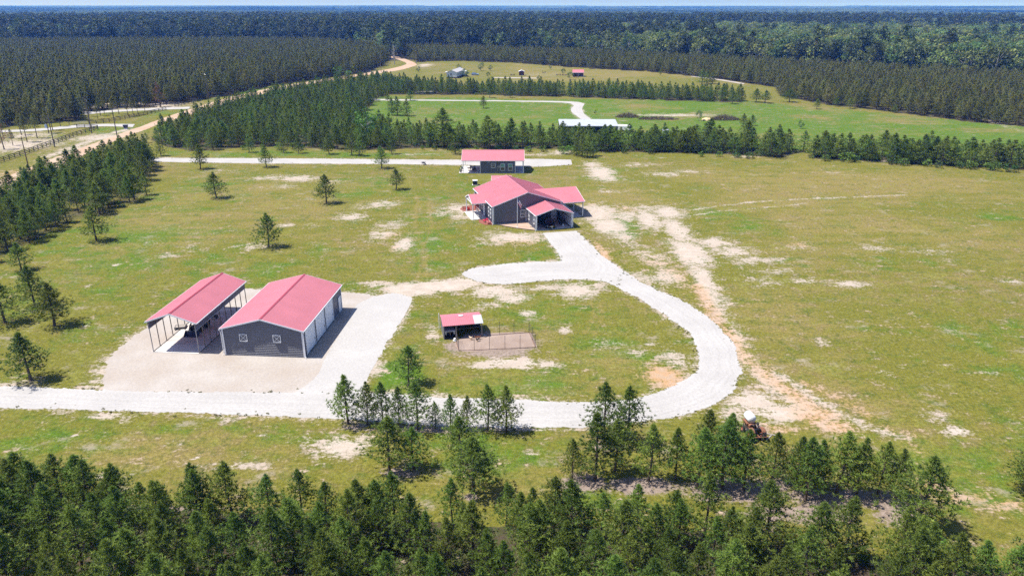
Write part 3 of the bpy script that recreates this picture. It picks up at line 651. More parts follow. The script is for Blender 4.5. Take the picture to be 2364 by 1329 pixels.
def strip(name, left, right, z, mat, label, amp=0.42, step=0.16, cat='road'):
    """a road between two edge lines, its edges ragged, slightly crowned"""
    Lp, Rp = resample(left, step), resample(right, step)
    n = max(len(Lp), len(Rp))
    Lp, Rp = arc_sample(Lp, n), arc_sample(Rp, n)
    v, f = [], []
    C = 13
    for a, b in zip(Lp, Rp):
        w = (b - a); wl = max(w.length, 0.01); w = w / wl
        a2 = a - w * ragged_edge(a, amp, 1.7); b2 = b + w * ragged_edge(b, amp, 6.3)
        for c in range(C):
            t = c / (C - 1)
            p = a2.lerp(b2, t)
            v.append((p.x, p.y, z + 0.035 * math.sin(math.pi * t)))
    for i in range(n - 1):
        for c in range(C - 1):
            k = i * C + c
            f.append((k, k + 1, k + C + 1, k + C))
    me = simple_mesh(name, v, f, [M[mat]])
    at = me.attributes.new('across', 'FLOAT', 'POINT'); at.data.foreach_set('value', np.tile(np.linspace(0, 1, C), n).astype(np.float32))
    o = bpy.data.objects.new(name, me); COL.objects.link(o)
    return tag(o, label, cat, kind='structure')

def patch(name, outline, z, mat, label, amp=0.42, step=0.2, cat='yard'):
    P = resample(outline + [outline[0]], step)[:-1]
    c = sum(P, Vector()) / len(P)
    pts = [(p + (p - c).normalized() * ragged_edge(p, amp, 3.3)) for p in P]
    bm = bmesh.new()
    vs_ = [bm.verts.new((p.x, p.y, z)) for p in pts]
    es = [bm.edges.new((vs_[i], vs_[(i + 1) % len(vs_)])) for i in range(len(vs_))]
    bmesh.ops.triangle_fill(bm, use_beauty=True, use_dissolve=False, edges=es)
    bmesh.ops.recalc_face_normals(bm, faces=bm.faces)
    me = bpy.data.meshes.new(name); bm.to_mesh(me); bm.free()
    if sum(p.normal.z for p in me.polygons) < 0: me.flip_normals()
    me.materials.append(M[mat])
    o = bpy.data.objects.new(name, me); COL.objects.link(o)
    return tag(o, label, cat, kind='structure')

patch('sandy_yard', EDGES[0], 0.005, 'yard', 'beige sandy gravel yard around the grey barn and open shelter', 0.5)
patch('gravel_apron', EDGES[1], 0.010, 'gravel', 'white gravel lane running beside the grey barn to the drive', 0.35)
strip('gravel_drive',
      EDGES[2],
      EDGES[3],
      0.015, 'gravel', 'white gravel drive looping round the chicken pen')
strip('gravel_drive_fork', EDGES[4],
      EDGES[5], 0.020, 'gravel', 'white gravel fork leading up to the house carport')
strip('guest_lane', EDGES[6], EDGES[7], 0.02, 'gravel', 'white gravel lane passing behind the guest house', 0.3)
strip('neighbour_path', EDGES[8], EDGES[9], 0.02, 'gravel', 'pale gravel path across the green field to the silver roofed shed', 0.25)
strip('clay_road', EDGES[10],
      EDGES[11], 0.02, 'clay_road', 'orange clay road running up past the plantation', 0.5, 0.8)
strip('white_side_drive', EDGES[12], EDGES[13], 0.05, 'gravel', 'pale gravel drive turning off the clay road through a gate', 0.25)
strip('upper_side_drive', EDGES[14], EDGES[15], 0.05, 'gravel', 'pale gravel drive beyond the black fence', 0.3)
strip('far_house_track', EDGES[16], EDGES[17], 0.03, 'yard', 'thin sandy track in front of the brown shed', 0.2)
strip('far_field_track', EDGES[18], EDGES[19], 0.03, 'yard', 'thin sandy track at the edge of the right plantation', 0.2)

# ------------------------------------------------------------------ trees
def rand_perp(d, r):
    v = Vector((r.gauss(0, 1), r.gauss(0, 1), r.gauss(0, 1)))
    v = v - d * v.dot(d)
    return v.normalized()

def tuft(v, f, at, c, axis, r, n, ln, wd, spread, val=None):
    """a brush of needles"""
    val = min(1, max(0, r.gauss(0.45, 0.25))) if val is None else val
    for _ in range(n):
        p = rand_perp(axis, r)
        a = r.uniform(0.25 * min(1, spread), spread)
        d = (axis * math.cos(a) + p * math.sin(a)).normalized()
        L = ln * r.uniform(0.7, 1.2)
        w = rand_perp(d, r) * (wd * 0.5)
        k = len(v)
        s = c - d * (0.12 * L)
        v += [tuple(s - w), tuple(s + w), tuple(c + d * L)]
        f.append((k, k + 1, k + 2)); at.append(val)

def pine_mesh(seed, H=6.0, Rm=1.6, bare=0.20, whorls=12, per=5, tufts=13, blades=11, ln=0.26, wd=0.055, lean=0.0, full=1.0, spread=1.45, candle=5):
    """one young pine: (trunk verts, faces), (crown verts, faces, tuft values)"""
    r = random.Random(seed)
    tv = MB()
    bend = [Vector((r.uniform(-1, 1), r.uniform(-1, 1), 0)) * 0.05 * H for _ in range(2)]
    def axis_at(t):
        return Vector((lean * t * t * H, 0, t * H)) + bend[0] * math.sin(t * 3) * 0.4 + bend[1] * t * (1 - t) * 0.8
    tv.tube([axis_at(t) for t in (0, 0.03, 0.15, 0.35, 0.6, 0.8, 0.97)], [0.024 * H, 0.018 * H, 0.0155 * H, 0.013 * H, 0.009 * H, 0.005 * H, 0.0015 * H], 7)
    cv, cf, ca = [], [], []
    up = Vector((0, 0, 1))
    for i in range(whorls):
        t = bare + (0.97 - bare) * (i + r.uniform(-0.3, 0.3)) / (whorls - 1)
        t = min(max(t, bare), 0.97)
        q = (t - bare) / (0.97 - bare)
        shape = min(1.0, 0.80 + 1.7 * q) * (1 - q) ** 0.92 + 0.035
        m = per if q < 0.8 else max(3, per - 1)
        a0 = r.uniform(0, 6.28)
        for j in range(m):
            if r.random() > full: continue
            az = a0 + 6.283 * j / m + r.uniform(-0.35, 0.35)
            L = Rm * shape * r.uniform(0.62, 1.2)
            el = R(8 + 42 * q + r.uniform(-10, 12))
            o = axis_at(t)
            h = Vector((math.cos(az), math.sin(az), 0))
            tip = o + h * (L * math.cos(el)) + up * (L * math.sin(el) + 0.16 * L)
            midp = o + h * (L * 0.55 * math.cos(el)) + up * (L * 0.5 * math.sin(el))
            tv.tube([o, midp, tip], [0.012 + 0.008 * L, 0.010, 0.004], 3, cap=False)
            side = h.cross(up)
            nt = max(2, int(tufts * (0.45 + 0.55 * L / Rm)))
            for k in range(nt):
                s = 0.22 + 0.80 * (k + r.random()) / nt
                c = (o.lerp(midp, s / 0.55) if s < 0.55 else midp.lerp(tip, (s - 0.55) / 0.45))
                off = side * (r.uniform(-1, 1) * 0.50 * L * (1.15 - abs(s - 0.6))) + up * r.uniform(-0.10, 0.24) * L
                c = c + off
                ax = (h * 0.7 + side * r.uniform(-0.6, 0.6) + up * r.uniform(0.5, 1.5)).normalized()
                tuft(cv, cf, ca, c, ax, r, blades, ln, wd, spread)
            if candle: tuft(cv, cf, ca, tip, (up * 1.6 + h * .5).normalized(), r, candle, ln * 0.95, wd, 0.4, 0.95)
    for k in range(3):
        tuft(cv, cf, ca, axis_at(0.97) + up * (0.03 * H * (k - 1)), up, r, blades, ln * 0.9, wd, 0.7)
    return tv, (cv, cf, ca)

def crown_mesh(name, data, mat):
    cv, cf, ca = data
    me = simple_mesh(name, cv, cf, [M[mat]])
    at = me.attributes.new('tuft', 'FLOAT', 'FACE')
    at.data.foreach_set('value', np.array(ca, dtype=np.float32))
    return me

def trunk_mesh(name, tv, mat='bark'):
    return simple_mesh(name, tv.v, tv.f, [M[mat]])

def joined_tree(name, tv, data, leaf, bark='bark'):
    """trunk and crown in one mesh with two slots, for trees that are only seen as a mass"""
    cv, cf, ca = data
    k = len(tv.v)
    me = simple_mesh(name, tv.v + cv, tv.f + [tuple(i + k for i in q) for q in cf], [M[bark], M[leaf]])
    idx = np.array([0] * len(tv.f) + [1] * len(cf), dtype=np.int32)
    me.polygons.foreach_set('material_index', idx)
    at = me.attributes.new('tuft', 'FLOAT', 'FACE')
    at.data.foreach_set('value', np.array([0.5] * len(tv.f) + list(ca), dtype=np.float32))
    return me

def blob_tree(seed, H=16.0, Rm=5.0, bare=0.3, clumps=26, leaves=16, size=0.9, round_=1.0, trunk_r=0.02):
    """broadleaf (or old pine) crown: leaf-sized faces spread over many clumps, with limbs"""
    r = random.Random(seed)
    tv = MB()
    tv.tube([(0, 0, 0), (0.02 * H, 0, 0.3 * H), (0, 0.02 * H, 0.6 * H), (0.01 * H, 0, 0.86 * H)], [trunk_r * H * 1.2, trunk_r * H * 0.85, trunk_r * H * 0.5, trunk_r * H * 0.12], 6)
    cv, cf, ca = [], [], []
    zc = H * (bare + (1 - bare) * 0.5); hz = H * (1 - bare) * 0.5
    for i in range(clumps):
        d = Vector((r.gauss(0, 1), r.gauss(0, 1), r.gauss(0.25, 1))).normalized()
        rad = r.uniform(0.55, 0.98) ** 0.6
        prof = 1.0 if round_ >= 1 else (1 - (d.z * 0.5 + 0.5) * (1 - round_))
        c = Vector((d.x * Rm * rad * prof, d.y * Rm * rad * prof, zc + d.z * hz * rad * 0.92))
        if i % 3 == 0:
            zt = max(bare * H * 0.8, c.z - Rm * 0.6)
            tv.tube([(0, 0, zt), c * 0.55 + Vector((0, 0, zt)) * 0.45, c], [trunk_r * H * 0.45, trunk_r * H * 0.25, 0.02], 4, cap=False)
        val = min(1, max(0, r.gauss(0.5, 0.25)))
        cr = Rm * r.uniform(0.26, 0.44)
        for _ in range(leaves):
            e = Vector((r.gauss(0, 1), r.gauss(0, 1), r.gauss(0.35, 0.9))).normalized()
            p = c + Vector((e.x * cr, e.y * cr, e.z * cr * 0.75))
            n_ = (e + Vector((r.gauss(0, .5), r.gauss(0, .5), r.gauss(0, .5)))).normalized()
            a = rand_perp(n_, r) * size * r.uniform(0.6, 1.2); b = n_.cross(a) * r.uniform(0.6, 1.0)
            k = len(cv)
            cv += [tuple(p - a * 0.6), tuple(p - b * 0.5), tuple(p + a * 0.6), tuple(p + b * 0.5)]
            cf.append((k, k + 1, k + 2, k + 3)); ca.append(min(1, max(0, val + r.gauss(0, .12))))
    return tv, (cv, cf, ca)

# six young pines, seen close
PINES = []
for i, kw in enumerate((dict(Rm=2.05), dict(Rm=1.8, whorls=13, full=0.95), dict(Rm=2.2, bare=0.16), dict(Rm=1.9, bare=0.23, full=0.9, lean=0.02), dict(Rm=1.7, whorls=11, full=0.93), dict(Rm=2.1, bare=0.2, full=0.95, lean=-0.015))):
    tv, data = pine_mesh(100 + i, **kw)
    print('pine tris', len(data[1]), len(tv.f))
    PINES.append((trunk_mesh('pine_trunk_%d' % i, tv), crown_mesh('pine_crown_%d' % i, data, 'needles')))

def put_tree(name, label, cat, x, y, h, wide, variant, rz, group=None, meshes=None, ref=6.0, lean=(0, 0)):
    t = thing(name, label, cat, (x, y, 0), rz, group)
    s = h / ref
    tm, cm = (meshes or PINES)[variant % len(meshes or PINES)]
    t.scale = (s * wide, s * wide, s)
    t.rotation_euler = (lean[0], lean[1], rz)
    for nm, me in (('trunk', tm), ('crown', cm)):
        o = bpy.data.objects.new(nm, me); COL.objects.link(o); o.parent = t
    return t

pines = []        # (x, y, height, width factor, label or None, group)
def add(L, label=None, group=None, wide=1.0):
    for i, q in enumerate(L):
        lab = label[i] if isinstance(label, (list, tuple)) else label
        pines.append((q[0], q[1], q[2], q[3] if len(q) > 3 else wide, lab, group))

# single pines standing on the lawn
add([(-54.99, 73.19, 6.00, 1.15), (-61.21, 88.30, 6.02, 1.20), (-67.98, 95.18, 6.03, 1.10), (-68.47, 89.29, 6.26, 1.15), (-79.32, 110.01, 4.70, 1.20), (-75.72, 125.94, 6.26, 1.20), (-43.18, 122.15, 6.11, 1.05), (-65.68, 157.06, 5.74, 1.10), (-40.14, 152.53, 6.26, 1.10), (-26.86, 164.74, 4.87, 1.15), (-81.49, 187.59, 6.44, 1.00), (-64.95, 189.76, 5.71, 1.00), (-34.20, 188.13, 5.78, 1.05), (-11.68, 71.98, 4.93, 1.05)], [
    'full young pine standing alone beside the drive at the left edge',
    'broad young pine on the left lawn, nearest to the open shelter',
    'slim young pine just behind the broad pine on the left lawn',
    'young pine cut by the left edge of the picture, below the grove',
    'low bushy pine at the near corner of the left grove',
    'round pine standing out in front of the left grove with its shadow on the grass',
    'lone pine on the lawn behind the barn roof, sandy ring at its foot',
    'lone pine on the left lawn nearest to the grove',
    'lone pine in the middle of the lawn behind the barn',
    'small rounded pine nearest to the house on the lawn',
    'pine at the near edge of the guest lane, leftmost of three',
    'small pine at the near edge of the guest lane, middle of three',
    'thin open pine at the near edge of the guest lane, rightmost of three',
    'rounded pine on the grass between the gravel lane and the chicken pen'])
ORD = ['first', 'second', 'third', 'fourth', 'fifth', 'sixth', 'seventh', 'eighth', 'ninth', 'tenth', 'eleventh', 'twelfth', 'thirteenth', 'fourteenth', 'fifteenth', 'sixteenth', 'seventeenth', 'eighteenth', 'nineteenth']
add([(-16.81, 64.09, 5.61, 1.10), (-14.81, 63.84, 4.87, 0.85), (-13.18, 63.68, 4.86, 1.00), (-11.41, 63.35, 4.70, 0.85), (-9.56, 63.03, 5.36, 1.05), (-7.78, 63.19, 3.02, 0.90), (-6.22, 62.95, 4.05, 0.95), (-4.52, 63.03, 3.90, 0.90), (-2.45, 62.71, 5.25, 1.00), (-0.57, 62.55, 5.24, 1.00)],
    ['%s young pine from the left in the row along the lower edge of the drive' % ORD[i] for i in range(10)], 'young pines in a row along the drive')
add([(-11.21, 55.60, 5.83, 1.05), (-9.06, 56.27, 4.43, 0.95), (-4.71, 57.22, 5.06, 1.10), (-3.43, 52.76, 5.75, 1.15)], ['bigger left pine of the pair below the drive', 'smaller right pine of the pair below the drive', 'pine hidden half behind a darker one, between the drive and the front wood', 'dark heavy pine standing alone in front of the dense front wood'])
add([(9.01, 61.30, 6.08, 1.05), (11.32, 60.69, 6.23, 1.05), (9.52, 56.07, 5.54, 1.10), (7.52, 54.63, 6.86, 1.10), (5.46, 54.76, 4.27, 0.90), (12.31, 54.44, 5.85, 1.00), (14.79, 54.69, 5.38, 0.95), (18.40, 58.34, 4.94, 1.15), (20.47, 58.06, 4.78, 1.10), (16.49, 53.49, 6.14, 1.05), (18.68, 53.43, 6.95, 1.10), (20.50, 53.18, 6.03, 1.05), (23.41, 54.44, 5.10, 1.00), (25.02, 53.06, 5.55, 1.00), (25.40, 51.74, 6.20, 1.05), (28.51, 52.70, 6.30, 1.10), (30.19, 52.45, 5.86, 0.90), (32.02, 52.45, 5.51, 0.95), (33.37, 51.98, 5.06, 0.95), (33.05, 48.22, 6.94, 1.20), (26.84, 53.31, 5.08, 0.95)],
    ['%s pine from the left in the loose row at the lower right' % ORD[i] if i < 19 else ['large pine ending the loose row at the lower right', 'slim pine inside the loose row at the lower right'][i - 19] for i in range(21)], 'pines in the loose row at the lower right')
add([(-43.78, 51.74, 5.04, 0.90), (-42.05, 51.50, 4.99, 1.15), (-38.38, 51.04, 5.18, 1.05), (-36.33, 50.69, 5.33, 1.10)], ['thin pine at the left edge in front of the front wood', 'open pine with bare foot at the left end of the front wood', 'thin pine with a bare leaning foot at the left of the front wood', 'tall bushy pine beside the thin one at the left of the front wood'])
add([(45.19, 52.27, 5.12, 1.10), (45.40, 52.88, 4.27, 1.00)], ['pine cut by the right edge above the front wood', 'pine behind the one cut by the right edge'])

def fill(poly, dx, dy, ang, jit, hmin, hmax, label, group, wide=(0.9, 1.2), keep=1.0, seed=1, avoid=()):
    """plantation rows inside an outline"""
    r = random.Random(seed)
    xs = [p[0] for p in poly]; ys = [p[1] for p in poly]
    c, s = math.cos(R(ang)), math.sin(R(ang))
    cx, cy_ = (min(xs) + max(xs)) / 2, (min(ys) + max(ys)) / 2
    rad = math.hypot(max(xs) - min(xs), max(ys) - min(ys)) / 2
    pts = []
    i = -rad
    while i < rad:
        j = -rad
        while j < rad:
            u = i + r.gauss(0, jit * dx); v = j + r.gauss(0, jit * dy)
            if r.random() < keep:
                pts.append((cx + u * c - v * s, cy_ + u * s + v * c))
            j += dy
        i += dx
    P = np.array(pts)
    P = P[inside(P[:, 0], P[:, 1], poly)]
    P = P[(P[:, 1] > 5) & (np.abs(P[:, 0]) < 0.80 * P[:, 1] + 22)]
    return [(x, y, r.uniform(hmin, hmax), r.uniform(*wide), label, group) for x, y in P]

WOOD = []
pines += fill(FRONT, 2.55, 2.35, 4, 0.26, 4.0, 6.2, 'young pine in the dense wood along the lower edge', 'dense front wood', (0.85, 1.15), 0.93, 3)
pines = [p for p in pines if p[1] > 33]
grove = fill(GROVE, 3.5, 3.1, -22, 0.26, 4.8, 7.4, 'young pine in the dense grove at the left edge', 'left grove', (0.95, 1.25), 0.92, 5)
pines += grove
pines += fill(MIDWOOD, 3.7, 3.2, -28, 0.28, 4.4, 7.4, 'young pine in the plantation behind the guest lane', 'middle plantation', (0.95, 1.3), 0.93, 7)
pines += fill(MIDLINE, 3.4, 3.0, 8, 0.3, 4.2, 7.2, 'young pine in the belt hiding the silver shed', 'tree belt behind the house', (1.25, 1.8), 0.88, 9)
pines += fill(RIGHTLINE, 3.4, 2.9, -4, 0.3, 4.2, 7.2, 'young pine in the belt along the right field', 'tree belt behind the right field', (1.3, 1.9), 0.92, 11)
# pines that stand free of the belts
add([(-103.40, 200.72, 5.63, 1.10), (-99.69, 205.06, 5.13, 1.10), (-45.80, 206.33, 5.89, 1.20), (-16.19, 207.62, 5.19, 1.20), (-61.61, 208.92, 5.46, 1.00), (-52.54, 207.62, 5.92, 1.10), (-66.19, 209.58, 5.35, 1.00), (-96.39, 190.86, 5.97, 1.00), (-95.83, 186.52, 6.96, 1.00), (-82.58, 159.81, 5.14, 1.10), (-82.90, 152.90, 5.99, 1.00), (-76.46, 210.24, 5.25, 1.10), (-43.32, 205.06, 5.50, 1.10), (-34.49, 207.62, 5.43, 1.00), (48.87, 210.24, 6.48, 1.00)], 'pine standing free at the foot of the plantation behind the guest lane', 'pines in front of the middle plantation')
add([(-44.46, 285.24, 7.18, 1.30), (-40.45, 284.07, 6.51, 1.20), (-46.66, 286.42, 6.56, 1.20)], 'pine in the tight clump on the green field', 'pine clump on the green field')
add([(-11.86, 306.64, 4.90, 1.00), (-54.60, 326.70, 4.08, 1.00), (-45.67, 332.89, 4.90, 1.20), (-10.39, 342.62, 5.03, 1.00), (-0.80, 342.62, 4.26, 1.00), (42.56, 340.96, 4.24, 0.90), (57.47, 336.08, 4.75, 0.90)], ['lone small pine in the middle of the green field', 'pine at the left end of the pale path on the green field', 'broad pine near the left end of the pale path', 'pine beside the far belt, left of two', 'pine beside the far belt, right of two', 'small pine below the far belt towards the right', 'pine below the far belt left of the brush heaps'])
add([(19.70, 203.80, 6.07, 1.30), (21.17, 202.56, 5.56, 1.20), (18.22, 205.06, 4.65, 1.20), (23.14, 205.06, 4.89, 1.20)], 'pine in the clump beside the end of the guest lane', 'clump beside the guest lane')
add([(60.19, 222.09, 7.83, 1.30), (81.47, 258.47, 4.50, 1.20), (85.14, 260.44, 3.78, 1.10), (69.70, 214.97, 8.48, 1.20), (-6.69, 214.97, 9.73, 1.30), (-20.50, 218.48, 11.50, 1.20), (-0.26, 217.06, 8.93, 1.10)], ['tall dark pine rising out of the belt right of the silver shed', 'left pine of the two behind the belt on the right', 'right pine of the two behind the belt on the right', 'tall pine rising above the belt on the right', 'tall pine rising above the belt behind the guest house roof', 'tallest pine of the belt left of the guest house', 'tall pine in the belt right of the guest house roof'])
add([(102.25, 402.98, 7.85, 1.50), (106.20, 407.58, 6.80, 1.40), (108.67, 405.27, 6.54, 1.40)], 'pine in the dark clump at the end of the far field', 'dark clump on the far field')
add([(90.12, 456.92, 3.54, 1.00), (125.30, 303.97, 4.17, 1.10), (139.60, 305.30, 4.53, 1.10), (151.54, 292.46, 3.19, 1.00), (136.72, 312.13, 3.74, 1.10), (95.29, 320.72, 5.46, 1.20), (107.48, 326.70, 5.74, 1.40), (110.32, 323.68, 5.51, 1.30), (122.18, 326.70, 5.74, 1.50)], ['small round topped pine alone on the far field', 'pine standing off the right plantation, leftmost', 'pine standing off the right plantation, second', 'small pine standing off the right plantation, rightmost', 'pine at the edge of the right plantation', 'pine left of the gap in the far belt', 'bushy pine at the right end of the far belt', 'second bushy pine at the right end of the far belt', 'broad pine between the far belt and the right plantation'])

# the 300 that show largest stand as trees of their own; the rest are one mass of plantation
def apparent(p):
    d = math.sqrt(p[0] ** 2 + p[1] ** 2 + 40 ** 2)
    x = abs(p[0]) / (p[1] * 0.931 + 40 * 0.364)
    s = p[2] / d
    if x > 0.735: s *= 0.2
    # bases far below the lower edge of the frame show little
    v = (-p[1] * 0.364 + (40 - p[2] * 0.6) * 0.931) / (p[1] * 0.931 + 40 * 0.364)
    if v > 0.40: s *= 0.3
    return s
named = [p for p in pines if p[5] is None]
grouped = sorted([p for p in pines if p[5] is not None], key=apparent, reverse=True)
near_n = 300 - len(named)
tr = random.Random(21)
for k, p in enumerate(named + grouped[:near_n]):
    lab = p[4]
    put_tree('pine_tree', lab, 'pine tree', p[0], p[1], p[2], p[3] * (1.42 if p[5] is None else 1.18), tr.randrange(6), tr.uniform(0, 6.28), p[5], lean=(tr.gauss(0, .015), tr.gauss(0, .015)))
rest = [p for p in grouped[near_n:]]

# ------------------------------------------------------------------ woods: points with instances
PROTO = []
def proto(me):
    o = bpy.data.objects.new(me.name, me)     # not linked into the scene: only the woods use it
    PROTO.append(o)
    return o

def instance_wood(name, pts, protos, label, cat, kind='stuff'):
    """pts: array of x, y, z, scale_xy, scale_z, rotation, variant"""
    A = np.asarray(pts, dtype=np.float32)
    me = bpy.data.meshes.new(name)
    me.vertices.add(len(A)); me.vertices.foreach_set('co', A[:, :3].ravel())
    sc = me.attributes.new('tree_scale', 'FLOAT_VECTOR', 'POINT'); sc.data.foreach_set('vector', np.stack([A[:, 3], A[:, 3], A[:, 4]], -1).ravel())
    ro = me.attributes.new('tree_rot', 'FLOAT_VECTOR', 'POINT'); ro.data.foreach_set('vector', np.stack([A[:, 5] * 0, A[:, 5] * 0, A[:, 5]], -1).ravel())
    va = me.attributes.new('tree_kind', 'INT', 'POINT'); va.data.foreach_set('value', A[:, 6].astype(np.int32))
    me.update()
    o = bpy.data.objects.new(name, me); COL.objects.link(o)
    ng = bpy.data.node_groups.new(name, 'GeometryNodeTree')
    ng.interface.new_socket('Geometry', in_out='INPUT', socket_type='NodeSocketGeometry')
    ng.interface.new_socket('Geometry', in_out='OUTPUT', socket_type='NodeSocketGeometry')
    n, l = ng.nodes, ng.links
    gi = n.new('NodeGroupInput'); go = n.new('NodeGroupOutput'); jo = n.new('GeometryNodeJoinGeometry')
    def attr(nm, ty):
        a = n.new('GeometryNodeInputNamedAttribute'); a.data_type = ty; a.inputs['Name'].default_value = nm
        return a.outputs['Attribute']
    s_, r_, k_ = attr('tree_scale', 'FLOAT_VECTOR'), attr('tree_rot', 'FLOAT_VECTOR'), attr('tree_kind', 'INT')
    for i, p in enumerate(protos):
        oi = n.new('GeometryNodeObjectInfo'); oi.inputs['Object'].default_value = p
        cm = n.new('FunctionNodeCompare'); cm.data_type = 'INT'; cm.operation = 'EQUAL'
        ins = [s for s in cm.inputs if s.type == 'INT']
        l.new(k_, ins[0]); ins[1].default_value = i
        ip = n.new('GeometryNodeInstanceOnPoints')
        l.new(gi.outputs[0], ip.inputs['Points']); l.new(cm.outputs[0], ip.inputs['Selection']); l.new(oi.outputs['Geometry'], ip.inputs['Instance'])
        l.new(s_, ip.inputs['Scale']); l.new(r_, ip.inputs['Rotation'])
        l.new(ip.outputs[0], jo.inputs[0])
    l.new(jo.outputs[0], go.inputs[0])
    md = o.modifiers.new('scatter', 'NODES'); md.node_group = ng
    return tag(o, label, cat, kind=kind)

# lighter young pines for the belts and plantations
LIGHT = []
for i, kw in enumerate((dict(Rm=2.0, bare=.10), dict(Rm=1.8, bare=.12), dict(Rm=2.15, bare=.05), dict(Rm=1.9, bare=.08, full=.95))):
    tv, data = pine_mesh(200 + i, whorls=10, per=5, tufts=9, blades=7, ln=0.32, wd=0.085, candle=4, **kw)
    LIGHT.append(proto(joined_tree('light_pine_%d' % i, tv, data, 'needles')))
wr = random.Random(31)
if rest:
    instance_wood('young_pine_plantation', [(p[0], p[1], 0, p[2] / 6 * p[3] * 1.15, p[2] / 6, wr.uniform(0, 6.28), wr.randrange(4)) for p in rest], LIGHT,
                  'mass of young dark green pines filling the belts and the middle plantation', 'pine wood')
PLANT = []
for i, kw in enumerate((dict(Rm=2.5), dict(Rm=2.2), dict(Rm=2.7), dict(Rm=2.4, full=.95))):
    tv, data = pine_mesh(300 + i, H=9.0, bare=0.18, whorls=9, per=5, tufts=9, blades=6, ln=0.45, wd=0.16, candle=4, **kw)
    PLANT.append(proto(joined_tree('plantation_pine_%d' % i, tv, data, 'needles_far')))
L1 = fill(LEFTWOOD, 3.5, 2.6, -30, 0.28, 6.5, 11.0, None, None, (1.0, 1.3), 0.95, 13)
instance_wood('left_pine_plantation', [(p[0], p[1], 0, p[2] / 9 * p[3], p[2] / 9, wr.uniform(0, 6.28), wr.randrange(4)) for p in L1], PLANT,
              'dark even pine plantation covering the upper left beyond the clay road', 'pine wood')
L2 = fill(RIGHTWOOD, 3.6, 2.9, -18, 0.28, 4.8, 8.4, None, None, (1.1, 1.5), 0.95, 15)
instance_wood('right_pine_plantation', [(p[0], p[1], 0, p[2] / 9 * p[3] * 1.1, p[2] / 9, wr.uniform(0, 6.28), wr.randrange(4)) for p in L2], PLANT,
              'young pine plantation sweeping across the upper right', 'pine wood')

# old mixed forest beyond: tall pines and hardwoods
OLD = []
for i in range(4):
    tv, data = blob_tree(400 + i, H=20, Rm=3.6 + 0.5 * (i % 2), bare=0.38, clumps=24, leaves=16, size=0.95, round_=0.62, trunk_r=0.011)
    OLD.append(proto(joined_tree('old_pine_%d' % i, tv, data, 'needles_old')))
for i in range(4):
    tv, data = blob_tree(420 + i, H=16, Rm=5.4 + 0.6 * (i % 3), bare=0.12, clumps=30, leaves=18, size=1.15, trunk_r=0.018)
    OLD.append(proto(joined_tree('hardwood_%d' % i, tv, data, 'leaves_far', 'bark_grey')))
fr = np.random.default_rng(5)
n_try = 60000
dd = np.sqrt(fr.uniform(430 ** 2, 1750 ** 2, n_try)); aa = fr.uniform(-0.72, 0.72, n_try)
fx, fy = dd * np.sin(aa), dd * np.cos(aa)
edge = np.interp(fx / fy, [-0.9, -0.4, -0.15, 0.0, 0.15, 0.35, 0.55, 0.75], [620, 615, 600, 600, 560, 500, 455, 380])
ok = (fy > edge) & ~inside(fx, fy, LEFTWOOD) & ~inside(fx, fy, RIGHTWOOD)
fx, fy = fx[ok], fy[ok]
hard = smooth_noise(fx, fy, 170, 8) + 0.7 * (smooth_noise(fx, fy, 40, 9) - 0.5) + fr.normal(0, .14, len(fx)) + 0.06 + 0.75 * np.clip(fx / fy + 0.06, -0.20, 0.26)
band = (fy > 1000) & (fy < 1500) & (fx > 0)
hard[band] -= 0.35
ishard = hard > 0.50
pts = []
for x, y, hb in zip(fx, fy, ishard):
    if hb:
        if wr.random() < 0.42: continue
        s = wr.uniform(0.75, 1.25); pts.append((x, y, 0, s * wr.uniform(.9, 1.2), s, wr.uniform(0, 6.28), 4 + wr.randrange(4)))
    else:
        s = wr.uniform(0.6, 1.0) if wr.random() < .8 else wr.uniform(1.0, 1.4); pts.append((x, y, 0, s * 1.15, s, wr.uniform(0, 6.28), wr.randrange(4)))
Z = hills(np.array([p[0] for p in pts]), np.array([p[1] for p in pts]))
pts = [(p[0], p[1], z, *p[3:]) for p, z in zip(pts, Z)]
instance_wood('mixed_forest', pts, OLD, 'tall mixed forest of dark pines and pale green hardwoods behind the fields', 'forest')

# the forest that runs on to the horizon: canopy sheets of many crowns
def canopy_patch(seed, size, cell, crowns, rmin, rmax, hmin, hmax):
    g = np.random.default_rng(seed)
    n = int(size / cell)
    xs = (np.arange(n + 1) - n / 2) * cell
    X, Y = np.meshgrid(xs, xs)
    Zc = np.zeros(X.shape) + hmin * 0.45
    V = np.zeros(X.shape)
    for _ in range(crowns):
        cx, cy_ = g.uniform(-size / 2, size / 2, 2); r_ = g.uniform(rmin, rmax); h = g.uniform(hmin, hmax)
        w = (np.abs(X - cx) < r_) & (np.abs(Y - cy_) < r_)
        q = 1 - ((X[w] - cx) ** 2 + (Y[w] - cy_) ** 2) / r_ ** 2
        z = np.where(q > 0, h * (0.55 + 0.45 * np.sqrt(np.maximum(q, 0))), 0)
        up_ = z > Zc[w]
        t = Zc[w]; t[up_] = z[up_]; Zc[w] = t
        t = V[w]; t[up_] = g.uniform(0, 1); V[w] = t
    X2 = X + g.normal(0, cell * 0.2, X.shape); Y2 = Y + g.normal(0, cell * 0.2, X.shape)
    edge_ = np.maximum(np.abs(X), np.abs(Y)) > size / 2 - cell * 0.6
    Zc[edge_] = -3
    ii = (np.arange(n)[:, None] * (n + 1) + np.arange(n)[None, :]).ravel()
    fc = np.stack([ii, ii + 1, ii + n + 2, ii + n + 1], -1)
    me = simple_mesh('canopy_%d' % seed, np.stack([X2, Y2, Zc], -1).reshape(-1, 3).tolist(), fc.tolist(), [M['canopy']])
    at = me.attributes.new('tuft', 'FLOAT', 'FACE'); at.data.foreach_set('value', V[:-1, :-1].ravel().astype(np.float32))
    return proto(me)

